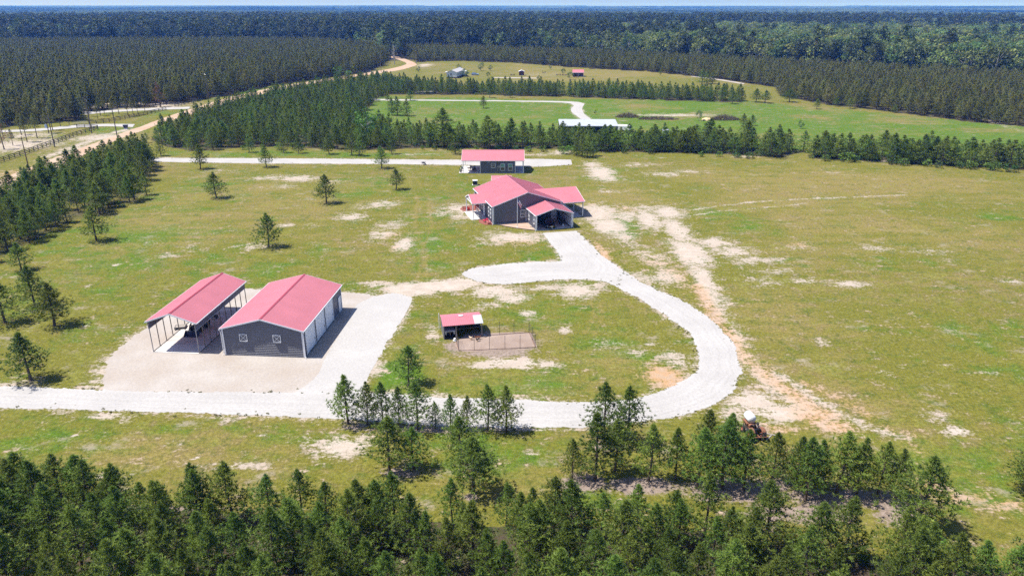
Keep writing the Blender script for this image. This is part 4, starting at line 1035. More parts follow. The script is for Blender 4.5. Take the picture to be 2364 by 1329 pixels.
def canopy_material():
    m, n, l, b = new_mat('far_canopy')
    geo = n.new('ShaderNodeNewGeometry')
    a = N(n, 'ShaderNodeTexNoise', Scale=0.0011, Detail=5.0, Roughness=0.6); l.new(geo.outputs['Position'], a.inputs['Vector'])
    c = N(n, 'ShaderNodeTexNoise', Scale=0.05, Detail=3.0, Roughness=0.7); l.new(geo.outputs['Position'], c.inputs['Vector'])
    at = n.new('ShaderNodeAttribute'); at.attribute_name = 'tuft'
    r = ramp(n, [(0.42, (0.014, 0.026, 0.012)), (0.60, (0.080, 0.110, 0.042))])
    ad = N(n, 'ShaderNodeMath', operation='MULTIPLY_ADD'); l.new(at.outputs['Fac'], ad.inputs[0]); ad.inputs[1].default_value = 0.16; l.new(a.outputs[0], ad.inputs[2])
    sb = N(n, 'ShaderNodeMath', operation='SUBTRACT'); l.new(ad.outputs[0], sb.inputs[0]); sb.inputs[1].default_value = 0.08
    l.new(sb.outputs[0], r.inputs[0])
    rf = ramp(n, [(0.3, 0.6), (0.7, 1.4)]); l.new(c.outputs[0], rf.inputs[0])
    mu = N(n, 'ShaderNodeMix', data_type='RGBA', blend_type='MULTIPLY'); mu.inputs[0].default_value = 1.0
    l.new(r.outputs[0], mu.inputs[6]); l.new(rf.outputs[0], mu.inputs[7])
    l.new(mu.outputs[2], b.inputs['Base Color']); b.inputs['Roughness'].default_value = 1.0; b.inputs['Specular IOR Level'].default_value = 0.0
    return m
M['canopy'] = canopy_material()
CAN = [canopy_patch(500 + i, 240, 3.2, 620, 4.0, 8.0, 11, 20) for i in range(3)]
pts = []
for gi_ in range(-40, 41):
    for gj in range(4, 40):
        x = gi_ * 200 + fr.uniform(-15, 15); y = gj * 200 + 900 + fr.uniform(-15, 15)
        d = math.hypot(x, y)
        if 1720 < d < 7200 and abs(x) < 0.80 * y + 260:
            pts.append((x, y, 0, 1.0, fr.uniform(0.8, 1.15), fr.integers(0, 4) * math.pi / 2 + fr.uniform(-.1, .1), fr.integers(0, 3)))
Z = hills(np.array([p[0] for p in pts]), np.array([p[1] for p in pts]))
instance_wood('distant_forest', [(p[0], p[1], z, *p[3:]) for p, z in zip(pts, Z)], CAN, 'unbroken forest canopy fading blue towards the horizon', 'forest')
CAN2 = [canopy_patch(510 + i, 960, 12, 900, 14, 34, 11, 21) for i in range(2)]
pts = []
for gi_ in range(-32, 33):
    for gj in range(0, 30):
        x = gi_ * 850 + fr.uniform(-40, 40); y = gj * 850 + 5200 + fr.uniform(-40, 40)
        d = math.hypot(x, y)
        if 6900 < d < 15300 and y < 15200 and abs(x) < 15200 and abs(x) < 0.80 * y + 900:
            pts.append((x, y, 0, 1.0, fr.uniform(0.8, 1.2), fr.integers(0, 4) * math.pi / 2, fr.integers(0, 2)))
Z = hills(np.array([p[0] for p in pts]), np.array([p[1] for p in pts]))
instance_wood('horizon_forest', [(p[0], p[1], z, *p[3:]) for p, z in zip(pts, Z)], CAN2, 'faint blue line of forest at the horizon', 'forest')
print('PINES', len(pines), 'rest', len(rest), 'L1', len(L1), 'L2', len(L2))

# ------------------------------------------------------------------ building parts
def mapper(side, at):
    """wall coordinates (along, up, out) to local x, y, z"""
    if side == 'front': return lambda s, z, o: (s, at - o, z)
    if side == 'back': return lambda s, z, o: (s, at + o, z)
    if side == 'left': return lambda s, z, o: (at - o, s, z)
    return lambda s, z, o: (at + o, s, z)

def wbox(mb, m, s0, s1, z0, z1, o0, o1):
    mb.box(m(s0, z0, o0), m(s1, z1, o1))

def window(parent, side, at, s, z, w, h, bars=1, upright=0, pane='glass', frame='white', fw=0.09, lower=None):
    """sash window: frame with bars, one pane per light as sub-part"""
    m = mapper(side, at)
    f = MB()
    wbox(f, m, s - w / 2, s - w / 2 + fw, z, z + h, 0.0, 0.10); wbox(f, m, s + w / 2 - fw, s + w / 2, z, z + h, 0.0, 0.10)
    wbox(f, m, s - w / 2 + fw, s + w / 2 - fw, z, z + fw, 0.0, 0.097); wbox(f, m, s - w / 2 + fw, s + w / 2 - fw, z + h - fw, z + h, 0.0, 0.097)
    for k in range(bars):
        zz = z + h * (k + 1) / (bars + 1)
        wbox(f, m, s - w / 2 + fw, s + w / 2 - fw, zz - 0.035, zz + 0.035, 0.0, 0.09)
    for k in range(upright):
        ss = s - w / 2 + w * (k + 1) / (upright + 1)
        wbox(f, m, ss - 0.025, ss + 0.025, z + fw, z + h - fw, 0.0, 0.085)
    o = f.build('window', frame, parent)
    for k in range(bars + 1):
        z0 = z + h * k / (bars + 1) + 0.05; z1 = z + h * (k + 1) / (bars + 1) - 0.05
        p = MB(); wbox(p, m, s - w / 2 + 0.06, s + w / 2 - 0.06, z0, z1, 0.025, 0.055)
        p.build('pane', (lower if (lower and k == 0) else pane), o)
    return o

def door(parent, side, at, s, w, h, mat='white', z=0.12, knob=True, name='door', panels=True):
    m = mapper(side, at)
    f = MB()
    wbox(f, m, s - w / 2, s + w / 2, z, z + h, 0.0, 0.06)
    if panels:
        for zz in (0.12, 0.56):
            for ss in (-0.24, 0.24):
                wbox(f, m, s + ss * w - 0.16 * w, s + ss * w + 0.16 * w, z + zz * h, z + (zz + 0.34) * h, 0.06, 0.075)
    o = f.build(name, mat, parent)
    if knob:
        k = MB(); c = m(s + w * 0.40, z + 1.0, 0.10); k.lathe([(0, -.03), (.035, -.02), (.04, 0), (.035, .02), (0, .03)], 8, c)
        k.build('handle', 'chrome', o)
    fr = MB(); wbox(fr, m, s - w / 2 - 0.09, s - w / 2, z, z + h + 0.09, 0.0, 0.08); wbox(fr, m, s + w / 2, s + w / 2 + 0.09, z, z + h + 0.09, 0.0, 0.08); wbox(fr, m, s - w / 2, s + w / 2, z + h, z + h + 0.09, 0.0, 0.078)
    fr.build('frame', 'trim', o)
    return o

def gable_roof(parent, x0, x1, y0, y1, eave, ridge, axis='y', mat='roof_red', spacing=0.3, cap=True, name='roof', fascia='trim', capmat='roof_red'):
    """two ribbed slopes with a ridge cap; axis is the direction of the ridge; returns roof object"""
    r = MB()
    if axis == 'y':
        c = (x0 + x1) / 2
        Lp = [(x0, y0, eave), (c, y0, ridge), (c, y1, ridge), (x0, y1, eave)]
        Rp = [(c, y0, ridge), (x1, y0, eave), (x1, y1, eave), (c, y1, ridge)]
        r.ribbed(Lp, (c - x0, 0, ridge - eave), spacing); r.ribbed(Rp, (x1 - c, 0, eave - ridge), spacing)
    else:
        c = (y0 + y1) / 2
        Lp = [(x0, y0, eave), (x1, y0, eave), (x1, c, ridge), (x0, c, ridge)]
        Rp = [(x0, c, ridge), (x1, c, ridge), (x1, y1, eave), (x0, y1, eave)]
        r.ribbed(Lp, (0, c - y0, ridge - eave), spacing); r.ribbed(Rp, (0, y1 - c, eave - ridge), spacing)
    o = r.build(name, mat, parent)
    if cap:
        k = MB()
        sl = (ridge - eave) / ((x1 - x0) / 2 if axis == 'y' else (y1 - y0) / 2); w = 0.16; t = 0.045
        if axis == 'y':
            k.loft([[(c - w, y, ridge - sl * w + t), (c, y, ridge + t + 0.02), (c + w, y, ridge - sl * w + t), (c + w, y, ridge - sl * w + t - 0.012), (c, y, ridge + t + 0.006), (c - w, y, ridge - sl * w + t - 0.012)] for y in (y0 - 0.01, y1 + 0.01)])
        else:
            k.loft([[(x, c - w, ridge - sl * w + t), (x, c, ridge + t + 0.02), (x, c + w, ridge - sl * w + t), (x, c + w, ridge - sl * w + t - 0.012), (x, c, ridge + t + 0.006), (x, c - w, ridge - sl * w + t - 0.012)] for x in (x0 - 0.01, x1 + 0.01)])
        k.build('ridge_cap', capmat, o)
    if fascia:
        if axis == 'y':
            for y in (y0, y1):
                s = -1 if y == y0 else 1
                MB().beam((x0, y + s * 0.025, eave - 0.07), (c, y + s * 0.025, ridge - 0.07), 0.04, 0.16).beam((c, y + s * 0.025, ridge - 0.07), (x1, y + s * 0.025, eave - 0.07), 0.04, 0.16).build('fascia', fascia, o)
            for x, s in ((x0, -1), (x1, 1)): MB().box((x, y0, eave - 0.14), (x + s * 0.09, y1, eave - 0.03)).build('gutter', 'trim', o)
        else:
            for x in (x0, x1):
                s = -1 if x == x0 else 1
                MB().beam((x + s * 0.025, y0, eave - 0.07), (x + s * 0.025, c, ridge - 0.07), 0.04, 0.16).beam((x + s * 0.025, c, ridge - 0.07), (x + s * 0.025, y1, eave - 0.07), 0.04, 0.16).build('fascia', fascia, o)
            for y, s in ((y0, -1), (y1, 1)): MB().box((x0, y, eave - 0.14), (x1, y + s * 0.09, eave - 0.03)).build('gutter', 'trim', o)
    return o

def posts(parent, pts, z0, z1, w=0.12, mat='white', name='post'):
    for x, y in pts:
        MB().box((x - w / 2, y - w / 2, z0), (x + w / 2, y + w / 2, z1)).build(name, mat, parent)

# ------------------------------------------------------------------ grey barn with three roll-up doors
barn = thing('barn', 'grey metal barn with pink red roof and three white roll-up doors', 'barn', (-30.16, 79.31, 0), R(-4.5))
W2, L_, EV, RG = 5.0, 15.2, 3.62, 5.0
gab = lambda y: [(-W2, y, 0.04), (W2, y, 0.04), (W2, y, EV), (0, y, RG - 0.05), (-W2, y, EV)]
MB().ribbed(gab(0), (1, 0, 0), 0.235, 0.06, 0.12, 0.035).build('front_wall', 'siding', barn)
MB().ribbed(gab(L_)[::-1], (1, 0, 0), 0.235, 0.06, 0.12, 0.035).build('back_wall', 'siding', barn)
MB().ribbed([(-W2, L_ - .07, 0.04), (-W2, 0.07, 0.04), (-W2, 0.07, EV), (-W2, L_ - .07, EV)], (0, 1, 0), 0.235, 0.06, 0.12, 0.035).build('left_wall', 'siding', barn)
MB().ribbed([(W2, 0.07, 0.04), (W2, L_ - .07, 0.04), (W2, L_ - .07, EV), (W2, 0.07, EV)], (0, 1, 0), 0.235, 0.06, 0.12, 0.035).build('right_wall', 'siding', barn)
gable_roof(barn, -W2 - 0.2, W2 + 0.2, -0.18, L_ + 0.18, EV, RG + 0.02, capmat='roof_cap')
MB().box((-W2 - .02, -.02, 0), (W2 + .02, L_ + .02, 0.05)).build('slab', 'concrete', barn)
for x in (-W2, W2):
    for y in (0, L_):
        sx = 1 if x > 0 else -1; sy = -1 if y == 0 else 1
        c = MB(); c.box((x + sx * 0.06, y + sy * 0.06, 0.05), (x - sx * 0.14, y + sy * 0.04, EV - 0.05)); c.box((x + sx * 0.06, y + sy * 0.04, 0.05), (x + sx * 0.04, y - sy * 0.14, EV - 0.05))
        c.build('corner_trim', 'trim', barn)
for x in (-W2, W2):
    s = 1 if x > 0 else -1
    d = MB(); d.tube([(x + s * .26, -0.22, EV - .12), (x + s * .12, -.13, EV - .45), (x + s * .12, -.13, .25), (x + s * .22, -.28, .1)], 0.045, 6)
    d.build('downspout', 'trim', barn)
for x in (-2.4, 1.78):
    f = MB(); h = 0.46
    for a, b_ in (((-h, -h), (h, -h)), ((h, -h), (h, h)), ((h, h), (-h, h)), ((-h, h), (-h, -h))):
        f.beam((x + a[0], -0.07, 2.45 + a[1]), (x + b_[0], -0.07, 2.45 + b_[1]), 0.05, 0.11, (0, 1, 0))
    f.beam((x - h, -.068, 2.45 - h), (x + h, -.068, 2.45 + h), 0.04, 0.09, (0, 1, 0)); f.beam((x - h, -.06, 2.45 + h), (x + h, -.06, 2.45 - h), 0.04, 0.09, (0, 1, 0))
    w = f.build('window', 'white', barn, label='white crossed window frame')
    MB().box((x - h, -0.055, 2.45 - h), (x + h, -0.03, 2.45 + h)).build('pane', 'siding', w)
for a, b_ in ((0.75, 3.75), (4.5, 7.5), (8.2, 11.1)):
    dmb = MB()
    k = 0.10
    while k < 3.20:
        dmb.loft([[(W2 + .05, y, k), (W2 + .075, y, k + .02), (W2 + .075, y, k + .16), (W2 + .05, y, k + .19)] for y in (a, b_)]); k += 0.20
    dmb.box((W2 + .03, a, 0.06), (W2 + .055, b_, 3.3))
    dd_ = dmb.build('roller_door', 'white', barn)
    t = MB(); t.box((W2 + .04, a - .16, .05), (W2 + .11, a, 3.42)); t.box((W2 + .04, b_, .05), (W2 + .11, b_ + .16, 3.42)); t.box((W2 + .04, a, 3.3), (W2 + .108, b_, 3.42))
    t.build('frame', 'trim', dd_)
    MB().box((W2 + .08, b_ - .25, .95), (W2 + .12, b_ - .12, 1.1)).build('handle', 'dark_iron', dd_)
    MB().box((W2 + .05, a, .05), (W2 + .085, b_, .1)).build('bottom_bar', 'dark_iron', dd_)
door(barn, 'right', W2 + .04, 14.15, 0.9, 2.15, z=0.08)

# ------------------------------------------------------------------ open vehicle shelter
sh = thing('vehicle_shelter', 'open steel vehicle shelter with red roof on thin posts', 'carport', (-41.42, 80.22, 0), R(-4.5))
SW, SL, SE, SR = 3.0, 14.2, 4.15, 5.3
gable_roof(sh, -SW - .22, SW + .22, -0.1, SL + 0.1, SE, SR, spacing=0.3, capmat='roof_cap')
for sx in (-1, 1):
    p = MB().ribbed([(sx * SW, 0, SE - 1.0), (sx * SW, SL, SE - 1.0), (sx * SW, SL, SE - .04), (sx * SW, 0, SE - .04)][::sx], (0, 1, 0), 0.235, 0.03, 0.12, 0.03)
    p.build('side_panel', 'siding', sh)
    MB().box((sx * SW + sx * .035, 0, SE - 1.04), (sx * SW - sx * .05, SL, SE - 1.0)).build('panel_trim', 'trim', sh)
    for k in range(10):
        y = 0.06 + k * (SL - .12) / 9
        MB().box((sx * (SW - .10), y - .04, 0.06), (sx * (SW - .02), y + .04, SE - .06)).build('post', 'galv_dark' if k else 'galv', sh)
    MB().box((sx * (SW - .12), 0, .062), (sx * (SW), SL, .12)).build('base_rail', 'galv_dark', sh)
for k in range(10):
    y = 0.06 + k * (SL - .12) / 9
    MB().beam((-SW + .1, y, SE - .09), (0, y, SR - .1), .06).beam((0, y, SR - .1), (SW - .1, y, SE - .09), .06).build('rafter', 'galv', sh)
for k in range(6):
    y0 = -0.05 + k * 2.36
    MB().box((-SW - .1, y0 + .015, 0), (SW + .1, y0 + 2.345, 0.06)).build('slab_section', 'concrete_worn' if k % 2 else 'concrete', sh)

# ------------------------------------------------------------------ main house
ho = thing('house', 'large dark grey house with pink red metal roofs, porches and front carport', 'house', (-3.66, 136.10, 0), R(16.2))
HW, HL, HE, HR = 14.0, 15.5, 3.62, 6.02
gy0 = [(0, 0, 0.1), (HW, 0, 0.1), (HW, 0, HE), (HW / 2, 0, HR - .05), (0, 0, HE)]
MB().ribbed(gy0, (0, 0, 1), 0.23, 0.1, 0.08, 0.03).build('front_wall', 'siding', ho)
MB().ribbed([(p[0], HL, p[2]) for p in gy0][::-1], (0, 0, 1), 0.23, 0.1, 0.08, 0.03).build('back_wall', 'siding', ho)
MB().ribbed([(0, HL - .11, .1), (0, .11, .1), (0, .11, HE), (0, HL - .11, HE)], (0, 0, 1), 0.23, 0.1, 0.08, 0.03).build('left_wall', 'siding', ho)
MB().ribbed([(HW, .11, .1), (HW, HL - .11, .1), (HW, HL - .11, HE), (HW, .11, HE)], (0, 0, 1), 0.23, 0.1, 0.08, 0.03).build('right_wall', 'siding', ho)
MB().box((-.03, -.03, 0), (HW + .03, HL + .03, .105)).build('slab', 'concrete', ho)
gable_roof(ho, -.25, HW + .25, -.22, HL + .22, HE, HR + .02, spacing=0.3)
for x, y in ((0, 0), (HW, 0), (0, HL), (HW, HL)):
    sx = 1 if x else -1; sy = 1 if y else -1
    MB().box((x + sx * .06, y + sy * .06, .05), (x - sx * .16, y + sy * .035, HE - .05)).box((x + sx * .06, y + sy * .035, .05), (x + sx * .035, y - sy * .16, HE - .05)).build('corner_trim', 'trim', ho)
MB().tube([(-.32, -.1, HE - .12), (-.14, -.14, HE - .5), (-.14, -.14, .15), (-.3, -.35, .06)], .05, 6).build('downspout', 'white', ho)
# left porch: cross gable
px0, py0, py1, pe, pr = -3.15, 4.35, 10.55, 3.30, 4.48
pc = (py0 + py1) / 2
vx = (pr - HE) / ((HR - HE) / (HW / 2))
rp = MB()
rp.ribbed([(px0, py0, pe), (-.1, py0, pe), (vx, pc, pr), (px0, pc, pr)], (0, pc - py0, pr - pe), 0.3)
rp.ribbed([(px0, pc, pr), (vx, pc, pr), (-.1, py1, pe), (px0, py1, pe)], (0, py1 - pc, pe - pr), 0.3)
pro = rp.build('porch_roof', 'roof_red', ho)
f = MB()
f.beam((px0 - .03, py0, pe - .07), (px0 - .03, pc, pr - .07), .05, .17).beam((px0 - .03, pc, pr - .07), (px0 - .03, py1, pe - .07), .05, .17)
f.build('fascia', 'trim', pro)
for y, s in ((py0, -1), (py1, 1)): MB().box((px0, y, pe - .15), (-.1, y + s * .06, pe - .03)).build('gutter', 'trim', pro)
t = MB()
t.beam((px0 + .15, py0 + .2, pe - .12), (px0 + .15, py1 - .2, pe - .12), .12, .2)
t.beam((px0 + .15, pc, pe - .1), (px0 + .15, pc, pr - .12), .12)
t.beam((px0 + .15, pc - 1.6, pe - .05), (px0 + .15, pc, pe + .55), .1).beam((px0 + .15, pc + 1.6, pe - .05), (px0 + .15, pc, pe + .55), .1)
t.beam((px0 + .15, py0 + .2, pe - .12), (-.1, py0 + .2, pe - .12), .12, .2); t.beam((px0 + .15, py1 - .2, pe - .12), (-.1, py1 - .2, pe - .12), .12, .2)
t.build('porch_beam', 'trim', ho)
posts(ho, [(-2.95, 4.55), (-2.95, 10.35)], .1, pe - .2, .17, 'white', 'porch_post')
MB().box((-3.4, 4.2, 0), (-.05, 10.7, .1)).build('porch_slab', 'concrete', ho)
# right porch: deep cross gable on posts
qx1, qy0, qy1, qe, qr = 19.15, .3, 11.0, 3.22, 5.05
qc = (qy0 + qy1) / 2
wx = HW - (qr - HE) / ((HR - HE) / (HW / 2))
rq = MB()
rq.ribbed([(HW + .1, qy0, qe), (qx1, qy0, qe), (qx1, qc, qr), (wx, qc, qr)], (0, qc - qy0, qr - qe), 0.3)
rq.ribbed([(wx, qc, qr), (qx1, qc, qr), (qx1, qy1, qe), (HW + .1, qy1, qe)], (0, qy1 - qc, qe - qr), 0.3)
rqo = rq.build('porch_roof', 'roof_red', ho)
f = MB(); f.beam((qx1 + .03, qy0, qe - .07), (qx1 + .03, qc, qr - .07), .05, .17).beam((qx1 + .03, qc, qr - .07), (qx1 + .03, qy1, qe - .07), .05, .17)
f.build('fascia', 'trim', rqo)
for y, s in ((qy0, -1), (qy1, 1)): MB().box((HW + .1, y, qe - .15), (qx1, y + s * .08, qe - .03)).build('gutter', 'trim', rqo)
t = MB(); t.beam((HW + .1, qy0 + .25, qe - .2), (qx1 - .2, qy0 + .25, qe - .2), .14, .22); t.beam((HW + .1, qy1 - .25, qe - .2), (qx1 - .2, qy1 - .25, qe - .2), .14, .22); t.beam((qx1 - .3, qy0 + .25, qe - .2), (qx1 - .3, qy1 - .25, qe - .2), .14, .22)
t.build('porch_beam', 'wood_dark', ho)
posts(ho, [(qx1 - .3, qy0 + .25), (qx1 - .3, qc), (qx1 - .3, qy1 - .25), (HW + .35, qy0 + .25)], .1, qe - .3, .17, 'white', 'porch_post')
MB().box((HW + .05, .4, 0), (18.7, 10.9, .1)).build('porch_slab', 'concrete', ho)
# front carport wing
cx0, cx1, cy0_, ce, cr = 6.85, 14.0, -6.2, 2.98, 4.15
cc = (cx0 + cx1) / 2
MB().ribbed([(cx0, -.04, .1), (cx0, cy0_, .1), (cx0, cy0_, ce), (cx0, -.04, ce)], (0, 0, 1), 0.23, .1, .08, .03).build('carport_left_wall', 'siding', ho)
cw = MB().ribbed([(cx1, cy0_, .1), (cx1, -.04, .1), (cx1, -.04, ce), (cx1, cy0_, ce)], (0, 0, 1), 0.23, .05, .08, .03).build('carport_right_wall', 'siding', ho)
lin = MB().box((cx1 - .056, cy0_ + .05, .12), (cx1 - .075, -.06, ce - .05)); lin.build('lining', 'trim', cw)
gr_ = MB().box((cx1 - .08, cy0_ + .1, 1.75), (cx1 - .16, -.1, 1.84)).box((cx1 - .08, cy0_ + .1, .1), (cx1 - .16, -.1, .2))
gr_.build('girt', 'wood_dark', cw)
gable_roof(ho, cx0 - .22, cx1 + .22, cy0_ - .15, -.05, ce, cr, name='carport_roof', spacing=0.3)
MB().box((cx0 - .02, cy0_ - .05, 0), (cx1 + .02, -.04, .08)).build('carport_slab', 'concrete', ho)
for x in (cx0, cx1):
    s = 1 if x == cx1 else -1
    MB().box((x - .1, cy0_ - .06, .08), (x + .1, cy0_ + .06, ce - .04)).build('carport_post', 'white', ho)
    MB().tube([(x + s * .3, cy0_ - .18, ce - .1), (x + s * .16, cy0_ - .13, ce - .4), (x + s * .16, cy0_ - .13, .12), (x + s * .3, cy0_ - .3, .05)], .05, 6).build('downspout', 'white', ho)
MB().box((6.62, -.075, .1), (6.78, -.035, 2.9)).build('corner_trim', 'trim', ho)
# openings
window(ho, 'front', -.03, 6.02, 1.05, .95, 1.5, 1, 1)
window(ho, 'left', -.03, 3.1, .95, .8, 1.75, 1); window(ho, 'left', -.03, 1.6, .95, .8, 1.75, 1)
window(ho, 'left', cx0 - .03, -1.75, .95, .85, 1.65, 1); window(ho, 'left', cx0 - .03, -4.9, .95, .85, 1.65, 1)
door(ho, 'left', -.03, 7.0, .95, 2.1); window(ho, 'left', -.03, 8.6, .95, .9, 1.6, 1)
door(ho, 'front', -.03, 12.45, 1.0, 2.15)
MB().box((11.8, -1.1, .08), (13.2, -.1, .28)).build('step', 'concrete_worn', ho)
window(ho, 'right', HW + .03, 3.0, .95, .9, 1.6, 1); door(ho, 'right', HW + .03, 6.0, 1.0, 2.1)

# ------------------------------------------------------------------ small red roofed shed behind the house
ws = thing('small_shed', 'small dark shed with a red roof peeping over the house ridge', 'shed', (-2.42, 163.4, 0), 0)
MB().ribbed([(-2.05, 0, 0), (2.05, 0, 0), (2.05, 0, 2.55), (-2.05, 0, 2.55)], (0, 0, 1), .23, .1, .08, .03).build('front_wall', 'siding', ws)
MB().box((-2.05, 2.3, 0), (2.05, 2.4, 2.55)).build('back_wall', 'siding', ws)
for x in (-2.05, 1.95):
    MB().prism([(x, .1, 0), (x, 2.3, 0), (x, 2.3, 2.55), (x, 1.2, 3.2), (x, .1, 2.55)], (.1, 0, 0)).build('side_wall', 'siding', ws)
gable_roof(ws, -2.3, 2.3, -.3, 2.7, 2.55, 3.35, 'x')
for x in (-2.08, 2.08):
    for y in (-.03, 2.43): MB().box((x - .06, y - .06, 0), (x + .06, y + .06, 2.5)).build('corner_trim', 'white', ws)

# ------------------------------------------------------------------ guest house
gh = thing('guest_house', 'dark grey guest house under one long pink red roof with open ends', 'house', (-4.85, 182.3, 0), 0)
a0, a1, b1, ge, gr2 = -3.2, 5.65, 8.7, 3.30, 5.12
MB().ribbed([(a0, 0, .1), (a1, 0, .1), (a1, 0, ge), (a0, 0, ge)], (0, 0, 1), .23, .1, .08, .03).build('front_wall', 'siding', gh)
MB().box((a0, b1 - .1, .1), (a1, b1, ge)).build('back_wall', 'siding', gh)
for x in (a0, a1 - .1):
    MB().prism([(x, .11, .1), (x, b1 - .11, .1), (x, b1 - .11, ge), (x, b1 / 2, gr2 - .1), (x, .11, ge)], (.1, 0, 0)).build('side_wall', 'siding', gh)
gable_roof(gh, -7.95, 8.0, -.3, b1 + .3, ge, gr2, 'x', spacing=.3)
posts(gh, [(-7.55, .1), (-7.55, b1 - .1), (7.75, .1), (7.75, b1 - .1)], .1, ge - .1, .16, 'white')
for x in (-7.55, 7.75):
    MB().beam((x, .1, ge - .18), (x, b1 - .1, ge - .18), .14, .2).build('end_beam', 'trim', gh)
for y in (.1, b1 - .1):
    MB().beam((-7.6, y, ge - .18), (a0, y, ge - .18), .14, .2).beam((a1, y, ge - .18), (7.8, y, ge - .18), .14, .2).build('porch_beam', 'trim', gh)
MB().box((-8.65, -.1, 0), (a0, b1 + .1, .1)).build('porch_slab', 'concrete', gh)
MB().box((a0, -.05, 0), (a1, b1 + .05, .105)).build('slab', 'concrete', gh)
MB().box((a1, -.1, 0), (7.95, b1 + .1, .1)).build('porch_slab', 'concrete', gh)
for x in (a0, a1): MB().box((x - .07, -.07, .1), (x + .07, -.032, ge - .05)).build('corner_trim', 'trim', gh)
window(gh, 'front', -.03, .08, 1.45, 1.15, 1.15, 1); window(gh, 'front', -.03, 2.5, .7, 1.15, 1.8, 1, pane='teal_glass', lower='glass'); window(gh, 'front', -.03, 4.42, .7, 1.15, 1.8, 1, pane='teal_glass', lower='glass')
mt = MB().box((1.35, -.22, 1.45), (1.85, -.04, 2.05)).tube([(1.6, -.1, 1.45), (1.6, -.1, .1)], .05, 6).tube([(1.2, -.1, .1), (1.2, -.1, 1.7)], .06, 6).box((1.0, -.15, 1.65), (1.3, -.05, 1.9)).tube([(.85, -.1, .1), (.85, -.1, 1.6)], .03, 6)
mt.build('meter_box', 'galv', gh)
MB().box((.55, -.2, .1), (.8, -.05, .4)).build('outlet_box', 'galv', gh)
MB().box((-1.25, -.16, 2.75), (-1.05, -.04, 2.9)).build('floodlight', 'white', gh)
door(gh, 'left', a0 - .0, 4.0, .95, 2.1); door(gh, 'right', a1 + .0, 3.0, .95, 2.1)

# ------------------------------------------------------------------ chicken coop
co = thing('chicken_coop', 'open fronted chicken coop with red roof and one grey roof sheet', 'coop', (-8.74, 84.05, 0), R(11.5))
cwid, cdep, cfe, crz, crd = 5.0, 3.5, 1.92, 2.32, 1.75
rr = MB()
rr.ribbed([(-.1, -.12, cfe), (4.02, -.12, cfe), (4.02, crd, crz), (-.1, crd, crz)], (0, 1, .2), .25, .03, .06, .03)
rr.ribbed([(-.1, crd, crz), (cwid + .15, crd, crz), (cwid + .15, cdep + .15, 1.9), (-.1, cdep + .15, 1.9)], (0, 1, -.2), .25, .03, .06, .03)
cro = rr.build('roof', 'roof_red', co)
MB().ribbed([(4.02, -.12, cfe), (cwid + .15, -.12, cfe), (cwid + .15, crd, crz), (4.02, crd, crz)], (0, 1, .2), .12, .03, .05, .02).build('grey_sheet', 'zinc', cro)
MB().box((2.2, crd - .1, crz + .03), (2.75, crd + .22, crz + .09)).build('ridge_patch', 'white', cro)
MB().box((0, 0, .0), (.06, cdep, 1.85)).build('left_wall', 'siding', co)
bw = MB().box((.06, cdep - .06, 0), (cwid, cdep, .95)).box((.06, cdep - .06, 1.72), (cwid, cdep, 1.88)).box((.06, cdep - .06, .95), (1.35, cdep, 1.72))
for x in (2.05, 2.45, 3.25, 3.7, 4.35): bw.box((x - .05, cdep - .06, .95), (x + .05, cdep, 1.72))
bw.box((4.45, cdep - .06, .95), (cwid, cdep, 1.72))
bw.build('back_wall', 'wood_dark', co)
MB().box((cwid - .06, 1.6, 0), (cwid, cdep - .06, 1.85)).build('right_wall', 'wood_dark', co)
posts(co, [(.06, .0), (1.62, 0), (cwid - .06, 0)], 0, 1.9, .11, 'wood_grey')
MB().box((0, -.06, 1.78), (cwid, .0, 1.9)).build('front_beam', 'wood_dark', co)
MB().box((1.58, .06, 0), (1.64, cdep - .1, 1.7)).build('partition', 'wood_dark', co)
nb = MB().box((.1, .1, 1.0), (1.5, .75, 1.08)).build('nest_shelf', 'chair_grey', co)
for x in (.22, 1.3): MB().box((x, .1, .6), (x + .14, .2, 1.0)).build('shelf_leg', 'chair_grey', nb)
MB().box((.1, .75, .55), (1.5, 1.2, 1.3)).build('nest_box', 'siding', co)
MB().box((.12, .15, 0), (1.5, cdep - .1, .05)).build('floor', 'wood_dark', co)
MB().tube([(1.75, 1.6, .6), (4.9, 1.6, .62)], .035, 6).build('perch', 'wood_grey', co)
wn_ = MB().tube([(-.2, cdep + .05, 0), (-.2, cdep + .05, 2.2)], .05, 6); wn_.build('white_pipe', 'white', co)

# ------------------------------------------------------------------ vehicles and machines
def wheel(parent, x, y, r, w, rim='galv', name='wheel', lugs=0, z=None):
    z = r if z is None else z
    t = MB(); t.lathe([(r * .58, -w / 2), (r * .9, -w / 2), (r, -w * .32), (r, w * .32), (r * .9, w / 2), (r * .58, w / 2), (r * .58, -w / 2)], 20, (x, y, z), 'x')
    for k in range(lugs):
        a = 2 * math.pi * k / lugs
        for s in (-1, 1):
            c = Vector((x + s * w * .25, y + math.cos(a + s * .06) * r, z + math.sin(a + s * .06) * r)); d = Vector((s * w * .22, -math.sin(a) * .06, math.cos(a) * .06))
            t.beam(c - d, c + d, .05 * r / .7, .08 * r / .7, (0, math.cos(a), math.sin(a)))
    o = t.build(name, 'rubber', parent)
    d = MB(); d.lathe([(0, -w * .2), (r * .25, -w * .25), (r * .5, -w * .1), (r * .585, -w * .4), (r * .585, w * .4), (r * .5, w * .1), (r * .25, w * .25), (0, w * .2)], 14, (x, y, z), 'x')
    d.build('rim', rim, o)
    return o

